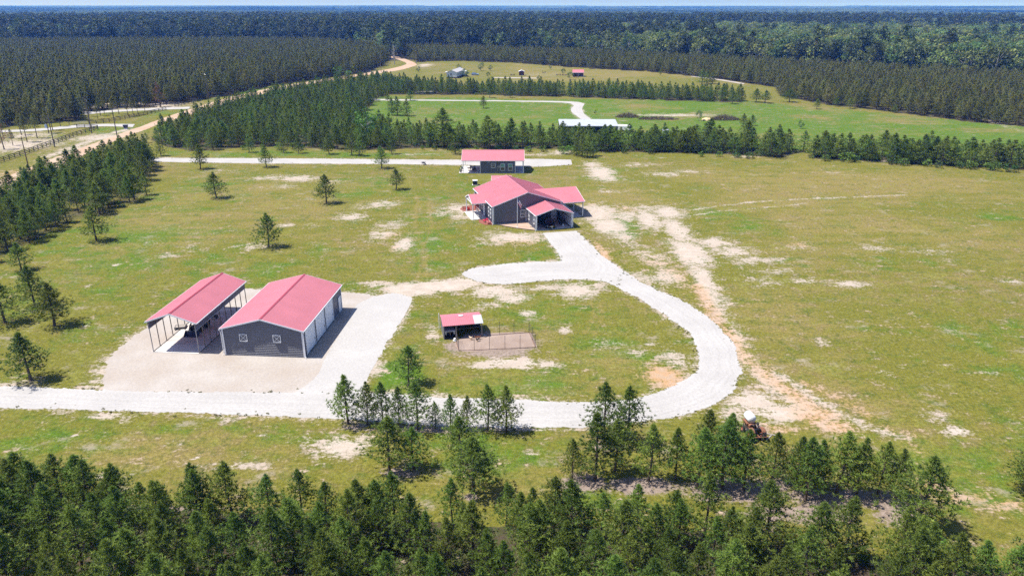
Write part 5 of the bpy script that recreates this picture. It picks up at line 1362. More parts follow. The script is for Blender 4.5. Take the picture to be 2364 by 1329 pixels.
def car(label, loc, rz, paint, Lc=4.7, Wc=1.88, Hc=1.65, sedan=False, cat='car', name='parked_car', glass='glass'):
    """faces local -y"""
    t = thing(name, label, cat, loc, rz)
    h = Wc / 2
    st = [(-.50, .42, .62, .80), (-.485, .26, .74, .90), (-.40, .22, .86, .97), (-.24, .22, .95, 1.0), (-.1, .22, .98, 1.0), (.25, .22, 1.0, 1.0), (.42, .24, 1.02, .98), (.485, .30, .96, .93), (.5, .42, .80, .85)]
    rings = []
    for u, z0, zb, w in st:
        y = u * Lc; hw = h * w; zm = (z0 + zb) * .5
        rings.append([(-hw * .92, y, z0), (-hw, y, zm - .08), (-hw * 1.0, y, zm + .1), (-hw * .93, y, zb), (0, y, zb + .03), (hw * .93, y, zb), (hw * 1.0, y, zm + .1), (hw, y, zm - .08), (hw * .92, y, z0)])
    b_ = MB().loft(rings).build('body', paint, t, smooth=False)
    cab = [(-.23, .96, .80, .97), (-.08, Hc - .12, .70, .95), (.02, Hc, .68, .95), (.26, Hc, .68, .95), (.40 if not sedan else .34, Hc - .1, .66, .93), (.485 if not sedan else .45, 1.0, .78, .95)]
    rg = []
    for u, zt, wt, wb in cab:
        y = u * Lc; rg.append([(-h * wb * .9, y, .93), (-h * wt, y, max(zt, .95)), (h * wt, y, max(zt, .95)), (h * wb * .9, y, .93)])
    MB().loft(rg).build('glasshouse', glass, t)
    rf = []
    for u in (-.055, .02, .26, .385 if not sedan else .32):
        rf.append([(-h * .69, u * Lc, Hc - .03 if u > 0 else Hc - .05), (-h * .6, u * Lc, Hc + .03 if u > 0 else Hc - .02), (h * .6, u * Lc, Hc + .03 if u > 0 else Hc - .02), (h * .69, u * Lc, Hc - .03 if u > 0 else Hc - .05)])
    MB().loft(rf).build('roof', paint, t)
    p = MB()
    for s in (-1, 1):
        p.beam((s * h * .84, -.225 * Lc, .98), (s * h * .70, -.07 * Lc, Hc - .1), .07); p.beam((s * h * .86, .02 * Lc, .98), (s * h * .70, .03 * Lc, Hc - .03), .08)
        p.beam((s * h * .86, .26 * Lc, .98), (s * h * .70, .25 * Lc, Hc - .03), .08); p.beam((s * h * .80, .47 * Lc, 1.0), (s * h * .67, .385 * Lc, Hc - .1), .1)
    p.build('pillar', paint, t)
    for s in (-1, 1):
        MB().loft([[(s * h * .45, -.499 * Lc, .62), (s * h * .45, -.487 * Lc, .72), (s * h * .45, -.45 * Lc, .72), (s * h * .45, -.45 * Lc, .62)], [(s * h * .93, -.470 * Lc, .68), (s * h * .92, -.465 * Lc, .78), (s * h * .92, -.42 * Lc, .78), (s * h * .93, -.42 * Lc, .68)]]).build('headlight', 'lamp', t)
        MB().box((s * h * .98, -.17 * Lc, .95), (s * h * 1.16, -.13 * Lc, 1.1)).build('mirror', paint, t)
        for y in (-.32, .30): wheel(t, s * h * .90, y * Lc, .36, .24)
    MB().box((-h * .42, -.503 * Lc, .56), (h * .42, -.47 * Lc, .62)).box((-.09, -.508 * Lc, .66), (.09, -.47 * Lc, .72)).build('grille_bar', 'chrome', t)
    MB().box((-.17, -.507 * Lc, .38), (.17, -.46 * Lc, .50)).build('number_plate', 'white', t)
    return t

def tractor(label, loc, rz, paint, dark, loader=False, rim='orange', rops=True, name='tractor'):
    """faces local -y"""
    t = thing(name, label, 'tractor', loc, rz)
    MB().loft([[(-.28, -1.35, .62), (-.30, -1.35, .98), (-.16, -1.35, 1.1), (.16, -1.35, 1.1), (.30, -1.35, .98), (.28, -1.35, .62)], [(-.30, -.2, .62), (-.36, -.2, 1.08), (-.2, -.2, 1.22), (.2, -.2, 1.22), (.36, -.2, 1.08), (.30, -.2, .62)]]).build('hood', paint, t)
    MB().box((-.26, -1.3, .42), (.26, .9, .62)).box((-.2, -.2, .62), (.2, .9, .8)).build('chassis', dark, t)
    MB().box((-.27, .35, .85), (.27, .8, .95)).box((-.27, .75, .95), (.27, .85, 1.35)).build('seat', 'black', t)
    sw = MB().lathe([(.17, -.02), (.2, 0), (.17, .02), (.17, -.02)], 14, (0, .02, 1.32)).tube([(0, -.2, 1.0), (0, .02, 1.32)], .025, 6); sw.build('steering_wheel', 'black', t)
    for s in (-1, 1):
        f = MB().loft([[(s * .36, .18, .95), (s * .74, .18, .95), (s * .74, .18, 1.0), (s * .36, .18, 1.0)], [(s * .36, .38, 1.22), (s * .74, .38, 1.22), (s * .74, .38, 1.27), (s * .36, .38, 1.27)], [(s * .36, .85, 1.24), (s * .74, .85, 1.24), (s * .74, .85, 1.29), (s * .36, .85, 1.29)], [(s * .36, 1.1, 1.05), (s * .74, 1.1, 1.05), (s * .74, 1.1, 1.1), (s * .36, 1.1, 1.1)]])
        f.build('fender', paint, t)
        wheel(t, s * .66, .65, .62, .36, rim, 'rear_wheel', 14)
        wheel(t, s * .60, -1.0, .38, .22, rim, 'front_wheel', 10)
    MB().tube([(.2, -.9, 1.1), (.2, -.9, 1.75)], .035, 6).build('exhaust', 'dark_iron', t)
    MB().beam((-.6, -1.0, .38), (.6, -1.0, .38), .1).beam((-.6, .65, .62), (.6, .65, .62), .16).build('axle', dark, t)
    if rops:
        MB().tube([(-.5, .95, .7), (-.5, .98, 2.1), (-.42, .98, 2.2), (.42, .98, 2.2), (.5, .98, 2.1), (.5, .95, .7)], .04, 6).build('roll_bar', 'dark_iron', t)
    if loader:
        for s in (-1, 1):
            MB().beam((s * .47, -.35, .5), (s * .47, -.35, 1.5), .1).beam((s * .47, -.35, 1.45), (s * .47, -1.5, 1.15), .09, .14).beam((s * .47, -1.5, 1.15), (s * .47, -2.05, .45), .09, .14).build('loader_arm', dark, t)
            MB().tube([(s * .40, -.5, .8), (s * .40, -1.45, 1.05)], .04, 6).tube([(s * .40, -1.3, 1.2), (s * .42, -2.0, .75)], .035, 6).build('cylinder', 'chrome', t)
        MB().beam((-.5, -1.5, 1.15), (.5, -1.5, 1.15), .09).build('cross_tube', dark, t)
        bk = MB()
        prof = [(-2.05, .62), (-2.05, .14), (-2.2, .04), (-2.75, .04), (-2.75, .07), (-2.22, .09), (-2.10, .17), (-2.10, .62)]
        bk.prism([(-.92, y, z) for y, z in prof], (1.84, 0, 0))
        for s in (-.92, .90): bk.prism([(s, -2.05, .62), (s, -2.05, .14), (s, -2.2, .04), (s, -2.7, .04), (s, -2.4, .35)], (.02, 0, 0))
        bk.build('bucket', 'navy', t)
    return t

car('glossy black SUV parked nose out in the house carport', (6.89, 135.09), R(16.2 + 2), 'black_paint', name='parked_suv')
tractor('dark compact tractor with front loader under the open shelter', (-41.42 + 0.12 * .997, 80.22 + 7.1, .06), R(-4.5), 'dark_iron', 'dark_iron', True, 'dark_iron', name='loader_tractor')
def mower_deck(label, loc, rz):
    t = thing('mower_deck', label, 'mower deck', loc, rz)
    MB().box((-.7, -.55, .12), (.7, .55, .24)).build('deck', 'dark_iron', t)
    MB().box((-.6, -.48, .24), (.6, .4, .28)).build('cover', 'wood_grey', t)
    for s in (-1, 1): wheel(t, s * .6, -.6, .12, .08)
mower_deck('low dark mower deck with grey cover lying at the shelter posts', (-44.0, 87.6, .06), R(12))
t = thing('box_blade', 'small black box blade behind the loader tractor in the shelter', 'farm implement', (-41.0, 90.6, .06), R(-4.5))
MB().box((-.75, .2, .05), (.75, .26, .5)).box((-.75, -.3, .05), (-.69, .26, .45)).box((.69, -.3, .05), (.75, .26, .45)).build('blade', 'dark_iron', t)
MB().beam((-.4, .1, .5), (0, -.2, 1.0), .06).beam((.4, .1, .5), (0, -.2, 1.0), .06).beam((0, .2, .5), (0, -.2, 1.0), .06).build('hitch_frame', 'dark_iron', t)

sp_ = tractor('old orange tractor carrying a white spray tank at the lower right pines', (23.96, 61.76), R(188), 'rust', 'dark_iron', False, 'orange', False, 'spray_tractor')
tk = MB(); tk.lathe([(0, -.62), (.30, -.60), (.44, -.48), (.46, 0), (.44, .48), (.30, .60), (0, .62)], 16, (0, -1.0, 1.62), 'y'); tk.build('tank', 'white', sp_, smooth=True)
MB().box((-.5, -1.5, 1.08), (.5, -.5, 1.16)).beam((-.4, -1.3, .6), (-.4, -1.3, 1.1), .07).beam((.4, -1.3, .6), (.4, -1.3, 1.1), .07).build('tank_cradle', 'rust', sp_)
MB().tube([(-.9, 1.5, .8), (.9, 1.5, .85)], .035, 6).beam((0, .9, .7), (0, 1.5, .8), .08).build('spray_boom', 'rust', sp_)
MB().lathe([(0, -.1), (.16, -.08), (.2, 0), (.16, .08), (0, .1)], 10, (-1.25, -1.55, .35), 'x').build('gauge_wheel', 'rubber', sp_)
t = thing('broken_planks', 'weathered white planks lying on the ground beside the spray tractor', 'planks', (25.50, 61.45), R(30))
for i, (x, y, a, ln) in enumerate(((0, 0, .3, 1.4), (.5, .3, -.9, 1.1), (-.3, .5, 1.4, .9))):
    MB().beam((x - math.cos(a) * ln / 2, y - math.sin(a) * ln / 2, .05 + i * .04), (x + math.cos(a) * ln / 2, y + math.sin(a) * ln / 2, .06 + i * .04), .14, .03).build('plank', 'wood_grey', t)

# ------------------------------------------------------------------ things round the house
HO = ho.matrix_basis.copy()
def hp(x, y, z=0.0):
    c, s = math.cos(R(16.2)), math.sin(R(16.2))
    return (-3.66 + x * c - y * s, 136.10 + x * s + y * c, z)
t = thing('flagpole', 'white flagpole with a limp white and red flag before the house', 'flagpole', hp(3.95, -3.2), R(16))
MB().tube([(0, 0, 0), (0, 0, 3), (0, 0, 5.75)], [.05, .045, .035], 8).build('pole', 'white', t)
MB().lathe([(0, -.07), (.06, -.04), (.07, 0), (.06, .04), (0, .07)], 10, (0, 0, 5.82)).build('finial', 'chrome', t)
MB().lathe([(.25, 0), (.25, .06), (.1, .1), (.0, .1)], 12).build('footing', 'concrete', t)
fv, ff_, fm = [], [], []
nu, nv = 10, 8
for i in range(nu + 1):
    for j in range(nv + 1):
        u, v_ = i / nu, j / nv
        fv.append((.05 + u * .85 * (1 - .15 * v_), .14 * math.sin(u * 7 + v_ * 2) * u, 5.6 - v_ * .95 - u * 1.05 + .1 * math.sin(u * 5)))
for i in range(nu):
    for j in range(nv):
        k = i * (nv + 1) + j; ff_.append((k, k + 1, k + nv + 2, k + nv + 1)); fm.append(2 if (i < 3 and j < 4) else (1 if (j // 2) % 2 == 1 else 0))
fme = simple_mesh('flag_cloth', fv, ff_, [M['flag_white'], M['flag_red'], M['flag_blue']]); fme.polygons.foreach_set('material_index', fm)
fo = bpy.data.objects.new('flag_cloth', fme); COL.objects.link(fo); fo.parent = t
sm_ = fo.modifiers.new('cloth_thickness', 'SOLIDIFY'); sm_.thickness = 0.006

def rocker(label, loc, rz, mat, group=None):
    t = thing('porch_chair', label, 'chair', loc, rz, group)
    MB().box((-.3, -.28, .42), (.3, .26, .46)).build('seat', mat, t)
    for s in (-.22, -.11, 0, .11, .22): MB().beam((s, .26, .46), (s * 1.1, .52, 1.25), .07, .02).build('back_slat', mat, t)
    for s in (-.3, .3):
        MB().beam((s, -.25, .1), (s, -.25, .66), .05).build('leg', mat, t); MB().beam((s, .24, .1), (s, .3, .66), .05).build('leg', mat, t)
        MB().box((s - .05, -.32, .66), (s + .05, .34, .69)).build('armrest', mat, t)
        MB().tube([(s, -.5, .12), (s, -.2, .05), (s, .2, .05), (s, .55, .14)], .025, 5).build('rocker', mat, t)
    return t
rocker('pale rocking chair at the near end of the left house porch', hp(-1.0, 5.3, .1), R(16 + 65), 'chair_grey')
rocker('pale rocking chair at the far end of the left house porch', hp(-1.0, 7.9, .1), R(16 + 110), 'chair_grey')
GHX, GHY = -4.85, 182.3
for x, y, a, lab in ((-4.6, 2.6, 40, 'dark patio chair nearest to the wall on the guest house porch'), (-5.7, 4.2, 150, 'dark patio chair in the middle of the guest house porch'), (-5.0, 1.4, -30, 'dark patio chair at the front of the guest house porch')):
    rocker(lab, (GHX + x, GHY + y, .1), R(a), 'black')
t = thing('patio_table', 'round dark patio table between chairs on the guest porch', 'table', (GHX - 6.3, GHY + 2.6, .1), 0)
MB().lathe([(0, .72), (.5, .72), (.5, .76), (0, .76)], 16).build('table_top', 'dark_iron', t); MB().tube([(0, 0, 0), (0, 0, .72)], .05, 8).build('stem', 'dark_iron', t); MB().lathe([(0, 0), (.28, 0), (.26, .04), (0, .05)], 12).build('base', 'dark_iron', t)
t = thing('patio_bench', 'dark bench against the wall of the guest porch', 'bench', (GHX - 3.9, GHY + 2.2, .1), R(90))
MB().box((-.7, -.25, .4), (.7, .25, .46)).build('seat', 'chair_grey', t); MB().box((-.7, -.3, .5), (.7, -.25, .9)).build('backrest', 'chair_grey', t)
for s in (-.6, .6): MB().box((s - .04, -.22, 0), (s + .04, .22, .4)).build('leg', 'chair_grey', t)
for k, (y, lab) in enumerate(((.6, 'leafy potted plant nearest on the edge of the guest porch slab'), (2.6, 'leafy potted plant in the middle of the guest porch edge'), (5.0, 'leafy potted plant farthest on the guest porch edge'))):
    t = thing('potted_plant', lab, 'potted plant', (GHX - 8.25, GHY + y, .1), 0)
    MB().lathe([(0, 0), (.22, 0), (.3, .38), (.26, .4), (.24, .34), (0, .34)], 12).build('pot', 'wood_grey', t)
    tv, data = blob_tree(800 + k, H=.8, Rm=.36, bare=.1, clumps=9, leaves=9, size=.16)
    o = bpy.data.objects.new('foliage', crown_mesh('pot_foliage', data, 'leaves')); COL.objects.link(o); o.parent = t; o.location = (0, 0, .3)
t = thing('trash_bin', 'black wheeled trash bin by the right wall of the carport', 'trash bin', hp(12.75, -3.9, .08), R(20))
MB().loft([[(-.24, -.26, .06), (.24, -.26, .06), (.24, .26, .06), (-.24, .26, .06)], [(-.32, -.36, 1.0), (.32, -.36, 1.0), (.32, .36, 1.0), (-.32, .36, 1.0)]]).build('body', 'black', t)
MB().loft([[(-.34, -.38, 1.0), (.34, -.38, 1.0), (.34, .38, 1.0), (-.34, .38, 1.0)], [(-.26, -.3, 1.1), (.26, -.3, 1.1), (.26, .3, 1.1), (-.26, .3, 1.1)]]).build('lid', 'black', t)
for s in (-.26, .26): wheel(t, s, .3, .12, .06)
t = thing('grill', 'black covered grill beside the trash bin in the carport', 'grill', hp(12.9, -3.0, .08), R(16))
MB().loft([[(-.4, -.35, .05), (.4, -.35, .05), (.4, .35, .05), (-.4, .35, .05)], [(-.45, -.38, .8), (.45, -.38, .8), (.45, .38, .8), (-.45, .38, .8)], [(-.3, -.25, 1.15), (.3, -.25, 1.15), (.3, .25, 1.15), (-.3, .25, 1.15)]]).build('cover', 'black', t)
t = thing('white_bucket', 'small white bucket in front of the trash bin', 'bucket', hp(12.75, -4.75, .08), 0)
MB().lathe([(0, 0), (.15, 0), (.18, .36), (.165, .36), (.14, .03), (0, .03)], 14).build('pail', 'white', t); MB().tube([(-.17, 0, .34), (-.12, -.1, .42), (.12, -.1, .42), (.17, 0, .34)], .008, 5).build('handle', 'chrome', t)
t = thing('air_conditioner', 'dark cube shaped air conditioner with white lid on the lawn', 'air conditioner', (-8.8, 169.6, 0), R(4))
MB().box((-.7, -.7, 0), (.7, .7, .08)).build('pad', 'concrete', t)
acb = MB().box((-.52, -.52, .08), (.52, .52, 1.02))
for k in range(9):
    acb.box((-.54, -.54, .16 + k * .09), (.54, .54, .18 + k * .09))
acb.build('casing', 'black', t); MB().box((-.58, -.58, 1.02), (.58, .58, 1.14)).build('lid', 'white', t); MB().lathe([(0, 0), (.4, 0), (.4, .04), (.36, .05), (0, .05)], 16, (0, 0, 1.14)).build('fan_grille', 'trim', t)
t = thing('wheelbarrow', 'small dark wheelbarrow at the edge of the guest lane', 'wheelbarrow', (-23.75, 193.10), R(60))
MB().loft([[(-.22, -.3, .38), (.22, -.3, .38), (.22, .25, .38), (-.22, .25, .38)], [(-.38, -.55, .68), (.38, -.55, .68), (.38, .45, .68), (-.38, .45, .68)]]).build('tray', 'dark_iron', t)
wheel(t, 0, -.6, .2, .09)
for s in (-.25, .25): MB().beam((s * .3, -.6, .2), (s, .95, .62), .04).build('handle', 'wood_grey', t); MB().beam((s, .3, .38), (s, .35, 0), .035).build('leg', 'dark_iron', t)
# planting beds and patio
def sheet_at(name, pts, z, mat, label, cat):
    o = MB().prism([(*p[:2], z - .03) for p in pts], (0, 0, .03)).build(name, mat); return tag(o, label, cat, kind='structure')

M['pad_tan'] = pmat('tan_concrete', (0.42, 0.29, 0.215), .1, 1.0, .9)
sheet_at('front_patio', [hp(.9, -.12), hp(2.0, -1.7), hp(3.4, -3.2), hp(5.0, -4.6), hp(6.7, -5.9), hp(6.78, -.12)], .07, 'pad_tan', 'tan poured patio in the corner before the house', 'patio')
t = tag(MB().tube([hp(.7, -.2, .08), hp(1.85, -1.85, .08), hp(3.3, -3.4, .08), hp(4.9, -4.8, .08), hp(6.6, -6.1, .08)], .07, 6).build('garden_edging', 'wood_dark'), 'dark curved edging along the tan patio', 'edging')
sheet_at('mulch_bed', [hp(-1.6, .2), hp(-.05, -.2), hp(-.05, 4.15), hp(-1.9, 4.1), hp(-2.3, 2.2)], .05, 'mulch', 'red mulch bed under the left house windows', 'flower bed')
sheet_at('mulch_bed', [hp(-3.3, 10.8), hp(-.05, 10.8), hp(-.05, 15.3), hp(-2.6, 15.2), hp(-3.8, 13)], .05, 'mulch', 'red mulch bed beyond the left house porch', 'flower bed')
def bush(label, loc, h, r_, mat, seed, cat='flower bush', name='flower_bush', group=None, leaves=13, size=.2):
    t = thing(name, label, cat, loc, random.Random(seed).uniform(0, 6), group)
    tv, data = blob_tree(seed, H=h, Rm=r_, bare=.05, clumps=14, leaves=leaves, size=size, trunk_r=.02)
    for nm, me_ in (('stem', trunk_mesh('bush_stem', tv)), ('foliage', crown_mesh('bush_foliage', data, mat))):
        o = bpy.data.objects.new(nm, me_); COL.objects.link(o); o.parent = t
    return t
bush('bright red flower bush at the front end of the mulch bed', hp(-.9, 1.9, .05), .75, .5, 'red_flower', 900)
bush('pink flowering bush at the house corner in the mulch bed', hp(-.6, .7, .05), .6, .5, 'pink_flower', 901)
bush('red flower bush beyond the far porch post', hp(-2.5, 11.6, .05), .7, .45, 'red_flower', 902)
bush('red hanging flowers beside the porch door', hp(-.8, 10.0, .1), 1.5, .4, 'red_flower', 903)
t = thing('garden_bench', 'small dark bench standing in the mulch beyond the porch', 'bench', hp(-2.6, 13.2, .05), R(20))
MB().box((-.6, -.2, .38), (.6, .2, .44)).build('seat', 'rust', t)
for s in (-.5, .5): MB().box((s - .04, -.18, 0), (s + .04, .18, .38)).build('leg', 'rust', t)

# ------------------------------------------------------------------ chicken pen and birds
o = sheet_at('pen_soil', [(-7.19, 81.98), (-7.17, 83.23), (-6.04, 85.57), (-4.07, 85.83), (-1.82, 86.10), (0.74, 86.37), (2.50, 86.10), (2.79, 84.52), (3.16, 81.98), (-0.11, 81.24), (-2.80, 80.75), (-6.01, 80.51)], .02, 'pen_soil', 'bare brown soil inside the chicken pen', 'soil')
pen = thing('wire_pen', 'wire mesh chicken pen on dark metal posts beside the coop', 'fence', (0, 0, 0))
ring = [(-7.15, 83.4), (-6.6, 80.77), (-4.68, 80.9), (-2.8, 81.1), (-.88, 81.32), (1.01, 81.52), (2.92, 81.76), (2.58, 83.9), (2.22, 86.15), (.26, 85.86), (-1.61, 85.5), (-3.5, 85.25)]
for k, (x, y) in enumerate(ring[:-1]):
    hgt_p = 1.75
    MB().tube([(x, y, 0), (x, y, hgt_p)], .028, 6).lathe([(0, 0), (.045, 0), (.045, .06), (0, .08)], 6, (x, y, hgt_p)).build('post', 'dark_iron', pen)
for (x0, y0), (x1, y1) in zip(ring[:-1], ring[1:]):
    w_ = MB(); n_ = int(math.hypot(x1 - x0, y1 - y0) / .12)
    for i in range(1, n_):
        t_ = i / n_; w_.tube([(x0 + (x1 - x0) * t_, y0 + (y1 - y0) * t_, .03), (x0 + (x1 - x0) * t_, y0 + (y1 - y0) * t_, 1.65)], .0028, 3, cap=False)
    for k in range(14): w_.tube([(x0, y0, .05 + k * .122), (x1, y1, 0.05 + k * .122)], .0028, 3, cap=False)
    pa = w_.build('mesh_panel', 'galv_dark', pen)
    MB().tube([(x0, y0, .08), (x1, y1, .08)], .022, 5).build('bottom_rail', 'rust', pa)
def chicken(label, loc, rz, mat):
    t = thing('chicken', label, 'chicken', loc, rz)
    # one continuous body: tail, back, breast, neck and head along a bent spine, facing local -y
    sp = [((0, .30, .42), .02, .03), ((0, .24, .38), .05, .07), ((0, .15, .30), .09, .10), ((0, .02, .26), .115, .125), ((0, -.10, .27), .10, .12), ((0, -.17, .34), .06, .075), ((0, -.20, .42), .042, .05), ((0, -.23, .47), .044, .046), ((0, -.265, .47), .02, .022)]
    rings = []
    for (x, y, z), rx, rz_ in sp: rings.append([(x + rx * math.cos(a), y + rz_ * .25 * math.sin(a), z + rz_ * math.sin(a)) for a in [k * math.pi / 4 for k in range(8)]])
    MB().loft(rings).build('body', mat, t, smooth=True)
    for s in (-1, 1):
        MB().loft([[(s * .10, -.10, .30), (s * .125, -.06, .22), (s * .13, -.06, .33)], [(s * .085, .20, .36), (s * .09, .18, .30), (s * .10, .18, .36)]]).build('wing', mat, t)
        MB().tube([(s * .05, 0, .17), (s * .05, .02, .08), (s * .05, -.01, 0)], .012, 5).beam((s * .05, -.07, .008), (s * .05, .03, .008), .05, .012).build('leg', 'beak', t)
    MB().prism([(0, -.27, .515), (0, -.25, .55), (0, -.235, .53), (0, -.22, .555), (0, -.20, .515)], (.012, 0, 0)).build('comb', 'comb', t)
    MB().loft([[(-.012, -.27, .465), (.012, -.27, .465), (0, -.27, .485)], [(-.002, -.31, .462), (.002, -.31, .462), (0, -.31, .466)]]).build('beak', 'beak', t)
chicken('buff hen at the sunny edge of the coop shadow', (-5.28, 84.0, .03), R(60), 'feather_buff')
chicken('brown hen standing right of the buff hen in the pen', (-4.55, 84.15, .03), R(-80), 'feather_brown')
chicken('brown hen with lowered wings, rightmost in the pen', (-4.25, 84.1, .03), R(100), 'feather_brown')
chicken('black hen nearest to the pen fence', (-4.42, 83.5, .03), R(-60), 'feather_black')
t = thing('water_drinker', 'small white round drinker lying in the coop shade', 'drinker', (-7.3, 83.7, .02), 0)
MB().lathe([(0, 0), (.24, 0), (.26, .08), (.22, .08), (.2, .03), (0, .03)], 14).build('dish', 'white', t); MB().lathe([(.16, .03), (.16, .3), (.1, .36), (0, .37)], 12).build('tank', 'white', t)
t = thing('feed_pan', 'grey feed pan at the right front post of the coop', 'pan', (-3.5, 85.0, .02), 0)
MB().lathe([(0, .02), (.2, .02), (.28, .16), (.26, .16), (.18, .04), (0, .04)], 14).build('pan', 'galv', t)

# ------------------------------------------------------------------ road side: fences, poles, gate, bin
def board_fence(label, pts, h=1.35, bay=2.45, rails=3):
    t = thing('board_fence', label, 'fence', (pts[0][0], pts[0][1], 0))
    ox, oy = pts[0]
    P = [Vector((x - ox, y - oy, 0)) for x, y in pts]
    tot = sum((b - a).length for a, b in zip(P[:-1], P[1:])); n_ = max(2, int(tot / bay) + 1)
    Q = arc_sample(P, n_)
    for q in Q: MB().box((q.x - .07, q.y - .07, 0), (q.x + .07, q.y + .07, h)).build('post', 'wood_dark', t)
    for a, b in zip(Q[:-1], Q[1:]):
        for k in range(rails):
            z = h * (.93 - k * .33); MB().beam((a.x, a.y - .09, z), (b.x, b.y - .09, z), .04, .17).build('rail', 'wood_dark', t)
    return t
board_fence('long dark board fence along the near side of the clay road verge', [(-138.93, 184.94), (-139.10, 195.39), (-139.69, 207.62), (-141.23, 222.83), (-142.75, 238.57), (-142.49, 251.81)])
board_fence('short dark board fence piece beside the gate', [(-143.24, 253.21), (-147.40, 254.62), (-151.32, 254.62)])
board_fence('dark board fence running beside the upper verge of the clay road', [(-151.35, 262.43), (-148.21, 266.50), (-146.17, 271.77), (-142.95, 285.24), (-140.77, 300.69)])
board_fence('far dark board fence piece beyond the upper drive', [(-141.60, 310.74), (-140.68, 320.72), (-139.26, 329.77)])
t = thing('farm_gate', 'silver tube gate standing open beside the gravel side drive', 'gate', (-156.36, 261.43), R(15))
for z in (.3, .55, .8, 1.05, 1.3): MB().tube([(0, 0, z), (4.6, 0, z)], .025, 6).build('rail', 'chrome', t)
for x in (0, 1.5, 3.1, 4.6): MB().tube([(x, 0, .25), (x, 0, 1.33)], .028, 6).build('upright', 'chrome', t)
t = thing('blue_bin', 'dark blue bin on a white base where the side drive meets the clay road', 'bin', (-133.35, 252.74), R(10))
MB().loft([[(-.55, -.4, .35), (.55, -.4, .35), (.55, .4, .35), (-.55, .4, .35)], [(-.75, -.5, 1.35), (.75, -.5, 1.35), (.75, .5, 1.35), (-.75, .5, 1.35)]]).build('body', 'navy', t); MB().box((-.78, -.53, 1.35), (.78, .53, 1.42)).build('lid', 'navy', t); MB().box((-.5, -.35, 0), (.5, .35, .35)).build('base', 'white', t)
t = thing('blue_drum', 'small blue drum under the trees left of the gate', 'drum', (-162.02, 254.62), 0)
MB().lathe([(0, 0), (.4, 0), (.4, .4), (.42, .42), (.42, .8), (.4, .82), (.4, 1.3), (0, 1.3)], 14).build('barrel', 'blue_paint', t); MB().lathe([(0, 1.3), (.1, 1.3), (.1, 1.36), (0, 1.36)], 8).build('cap', 'white', t)
def pole(label, p, h, arm=True, rz=0.0, light=False):
    t = thing('utility_pole', label, 'utility pole', p, rz, 'utility poles along the clay road')
    MB().tube([(0, 0, 0), (0, 0, h * .5), (0, 0, h)], [.17, .14, .10], 8).build('shaft', 'pole_wood', t)
    if arm:
        a = MB().beam((-.9, 0, h - .5), (.9, 0, h - .5), .1, .12).build('crossarm', 'pole_wood', t)
        for x in (-.8, 0, .8): MB().lathe([(0, 0), (.05, 0), (.06, .1), (.03, .16), (0, .16)], 8, (x, 0, h - .44 if x else h)).build('insulator', 'chrome', a)
    else:
        MB().lathe([(0, 0), (.05, 0), (.06, .1), (0, .16)], 8, (0, 0, h)).build('insulator', 'chrome', t)
    if light: MB().lathe([(0, 0), (.2, .05), (.22, .7), (0, .75)], 10, (.3, 0, h - 1.9)).build('transformer', 'galv', t)
    return t
for lab, p, h, arm in (('utility pole nearest the left edge rising out of the grove', (-127.92, 189.87), 8.0, True), ('utility pole with wires behind the long board fence', (-137.80, 218.48), 11.5, False), ('tall utility pole with transformer beside the gate', (-139.96, 243.18), 12.1, True), ('utility pole at the near edge of the clay road before the bin', (-120.31, 222.09), 10.8, False), ('utility pole before the left plantation above the far board fence', (-137.48, 336.56), 10.8, False), ('utility pole on the grassy verge above the middle plantation', (-135.23, 407.58), 10.4, False), ('utility pole far up the verge of the clay road', (-118.19, 440.14), 9.3, False), ('utility pole beside the bend of the clay road', (-83.15, 478.12), 10.0, True), ('utility pole on the field side of the clay road bend', (-69.80, 550.74), 9.0, False), ('pale utility pole standing before the forest at the top middle', (-39.69, 821.62), 15.0, True), ('pale utility pole standing before the forest at the upper right', (223.90, 590.88), 8.7, True)):
    pole(lab, p, h, arm, R(60), 'transformer' in lab)
def wire(label, a, b, sag):
    a, b = Vector(a), Vector(b)
    tag(MB().tube([a.lerp(b, k / 12) - Vector((0, 0, 4 * sag * (k / 12) * (1 - k / 12))) for k in range(13)], .02, 4).build('power_line', 'dark_iron'), label, 'wire', 'wires between the poles')
wire('upper wire between the fence pole and the transformer pole', (-137.8, 218.5, 11.2), (-140.0, 243.2, 11.5), .6)
wire('lower wire between the fence pole and the transformer pole', (-137.8, 218.5, 9.6), (-140.0, 243.2, 9.8), .7)

# ------------------------------------------------------------------ neighbours
t = thing('silver_shed', 'long open shed with flat silver roof half hidden by the pine belt', 'shed', (24.9, 237.4, 0), R(-1))
MB().ribbed([(-9.5, -.4, 3.45), (9.6, -.4, 3.45), (9.6, 9.4, 4.2), (-9.5, 9.4, 4.2)], (0, 1, .08), .4, .08, .08, .03).build('roof', 'zinc', t)
MB().box((-9.5, -.47, 3.3), (9.6, -.40, 3.5)).build('fascia', 'trim', t)
for x in (-9.3, -4.7, 0, 4.7, 9.3):
    for y in (0, 9.0): MB().box((x - .09, y - .09, 0), (x + .09, y + .09, 3.45)).build('post', 'galv', t)
MB().box((-9.4, 8.9, 0), (9.4, 9.05, 3.6)).build('back_wall', 'siding', t); MB().box((9.35, .2, .4), (9.45, 5, 3.0)).build('side_panel', 'siding', t)
t = thing('teal_hut', 'small pale teal hut showing between two belt pines', 'hut', (49.39, 235.26), 0)
MB().box((-.9, -.9, 0), (.9, .9, 2.3)).build('wall', 'teal_glass', t); MB().prism([(-1.05, -1.05, 2.3), (1.05, -1.05, 2.3), (1.05, 1.05, 2.6), (-1.05, 1.05, 2.6)], (0, 0, .08)).build('roof', 'zinc', t); MB().box((-.4, -.93, 0), (.4, -.9, 1.9)).build('door', 'trim', t)
car('silver car half hidden behind the pine belt', (58.78, 222.83), R(100), 'blue_paint', 4.6, 1.8, 1.5, True)
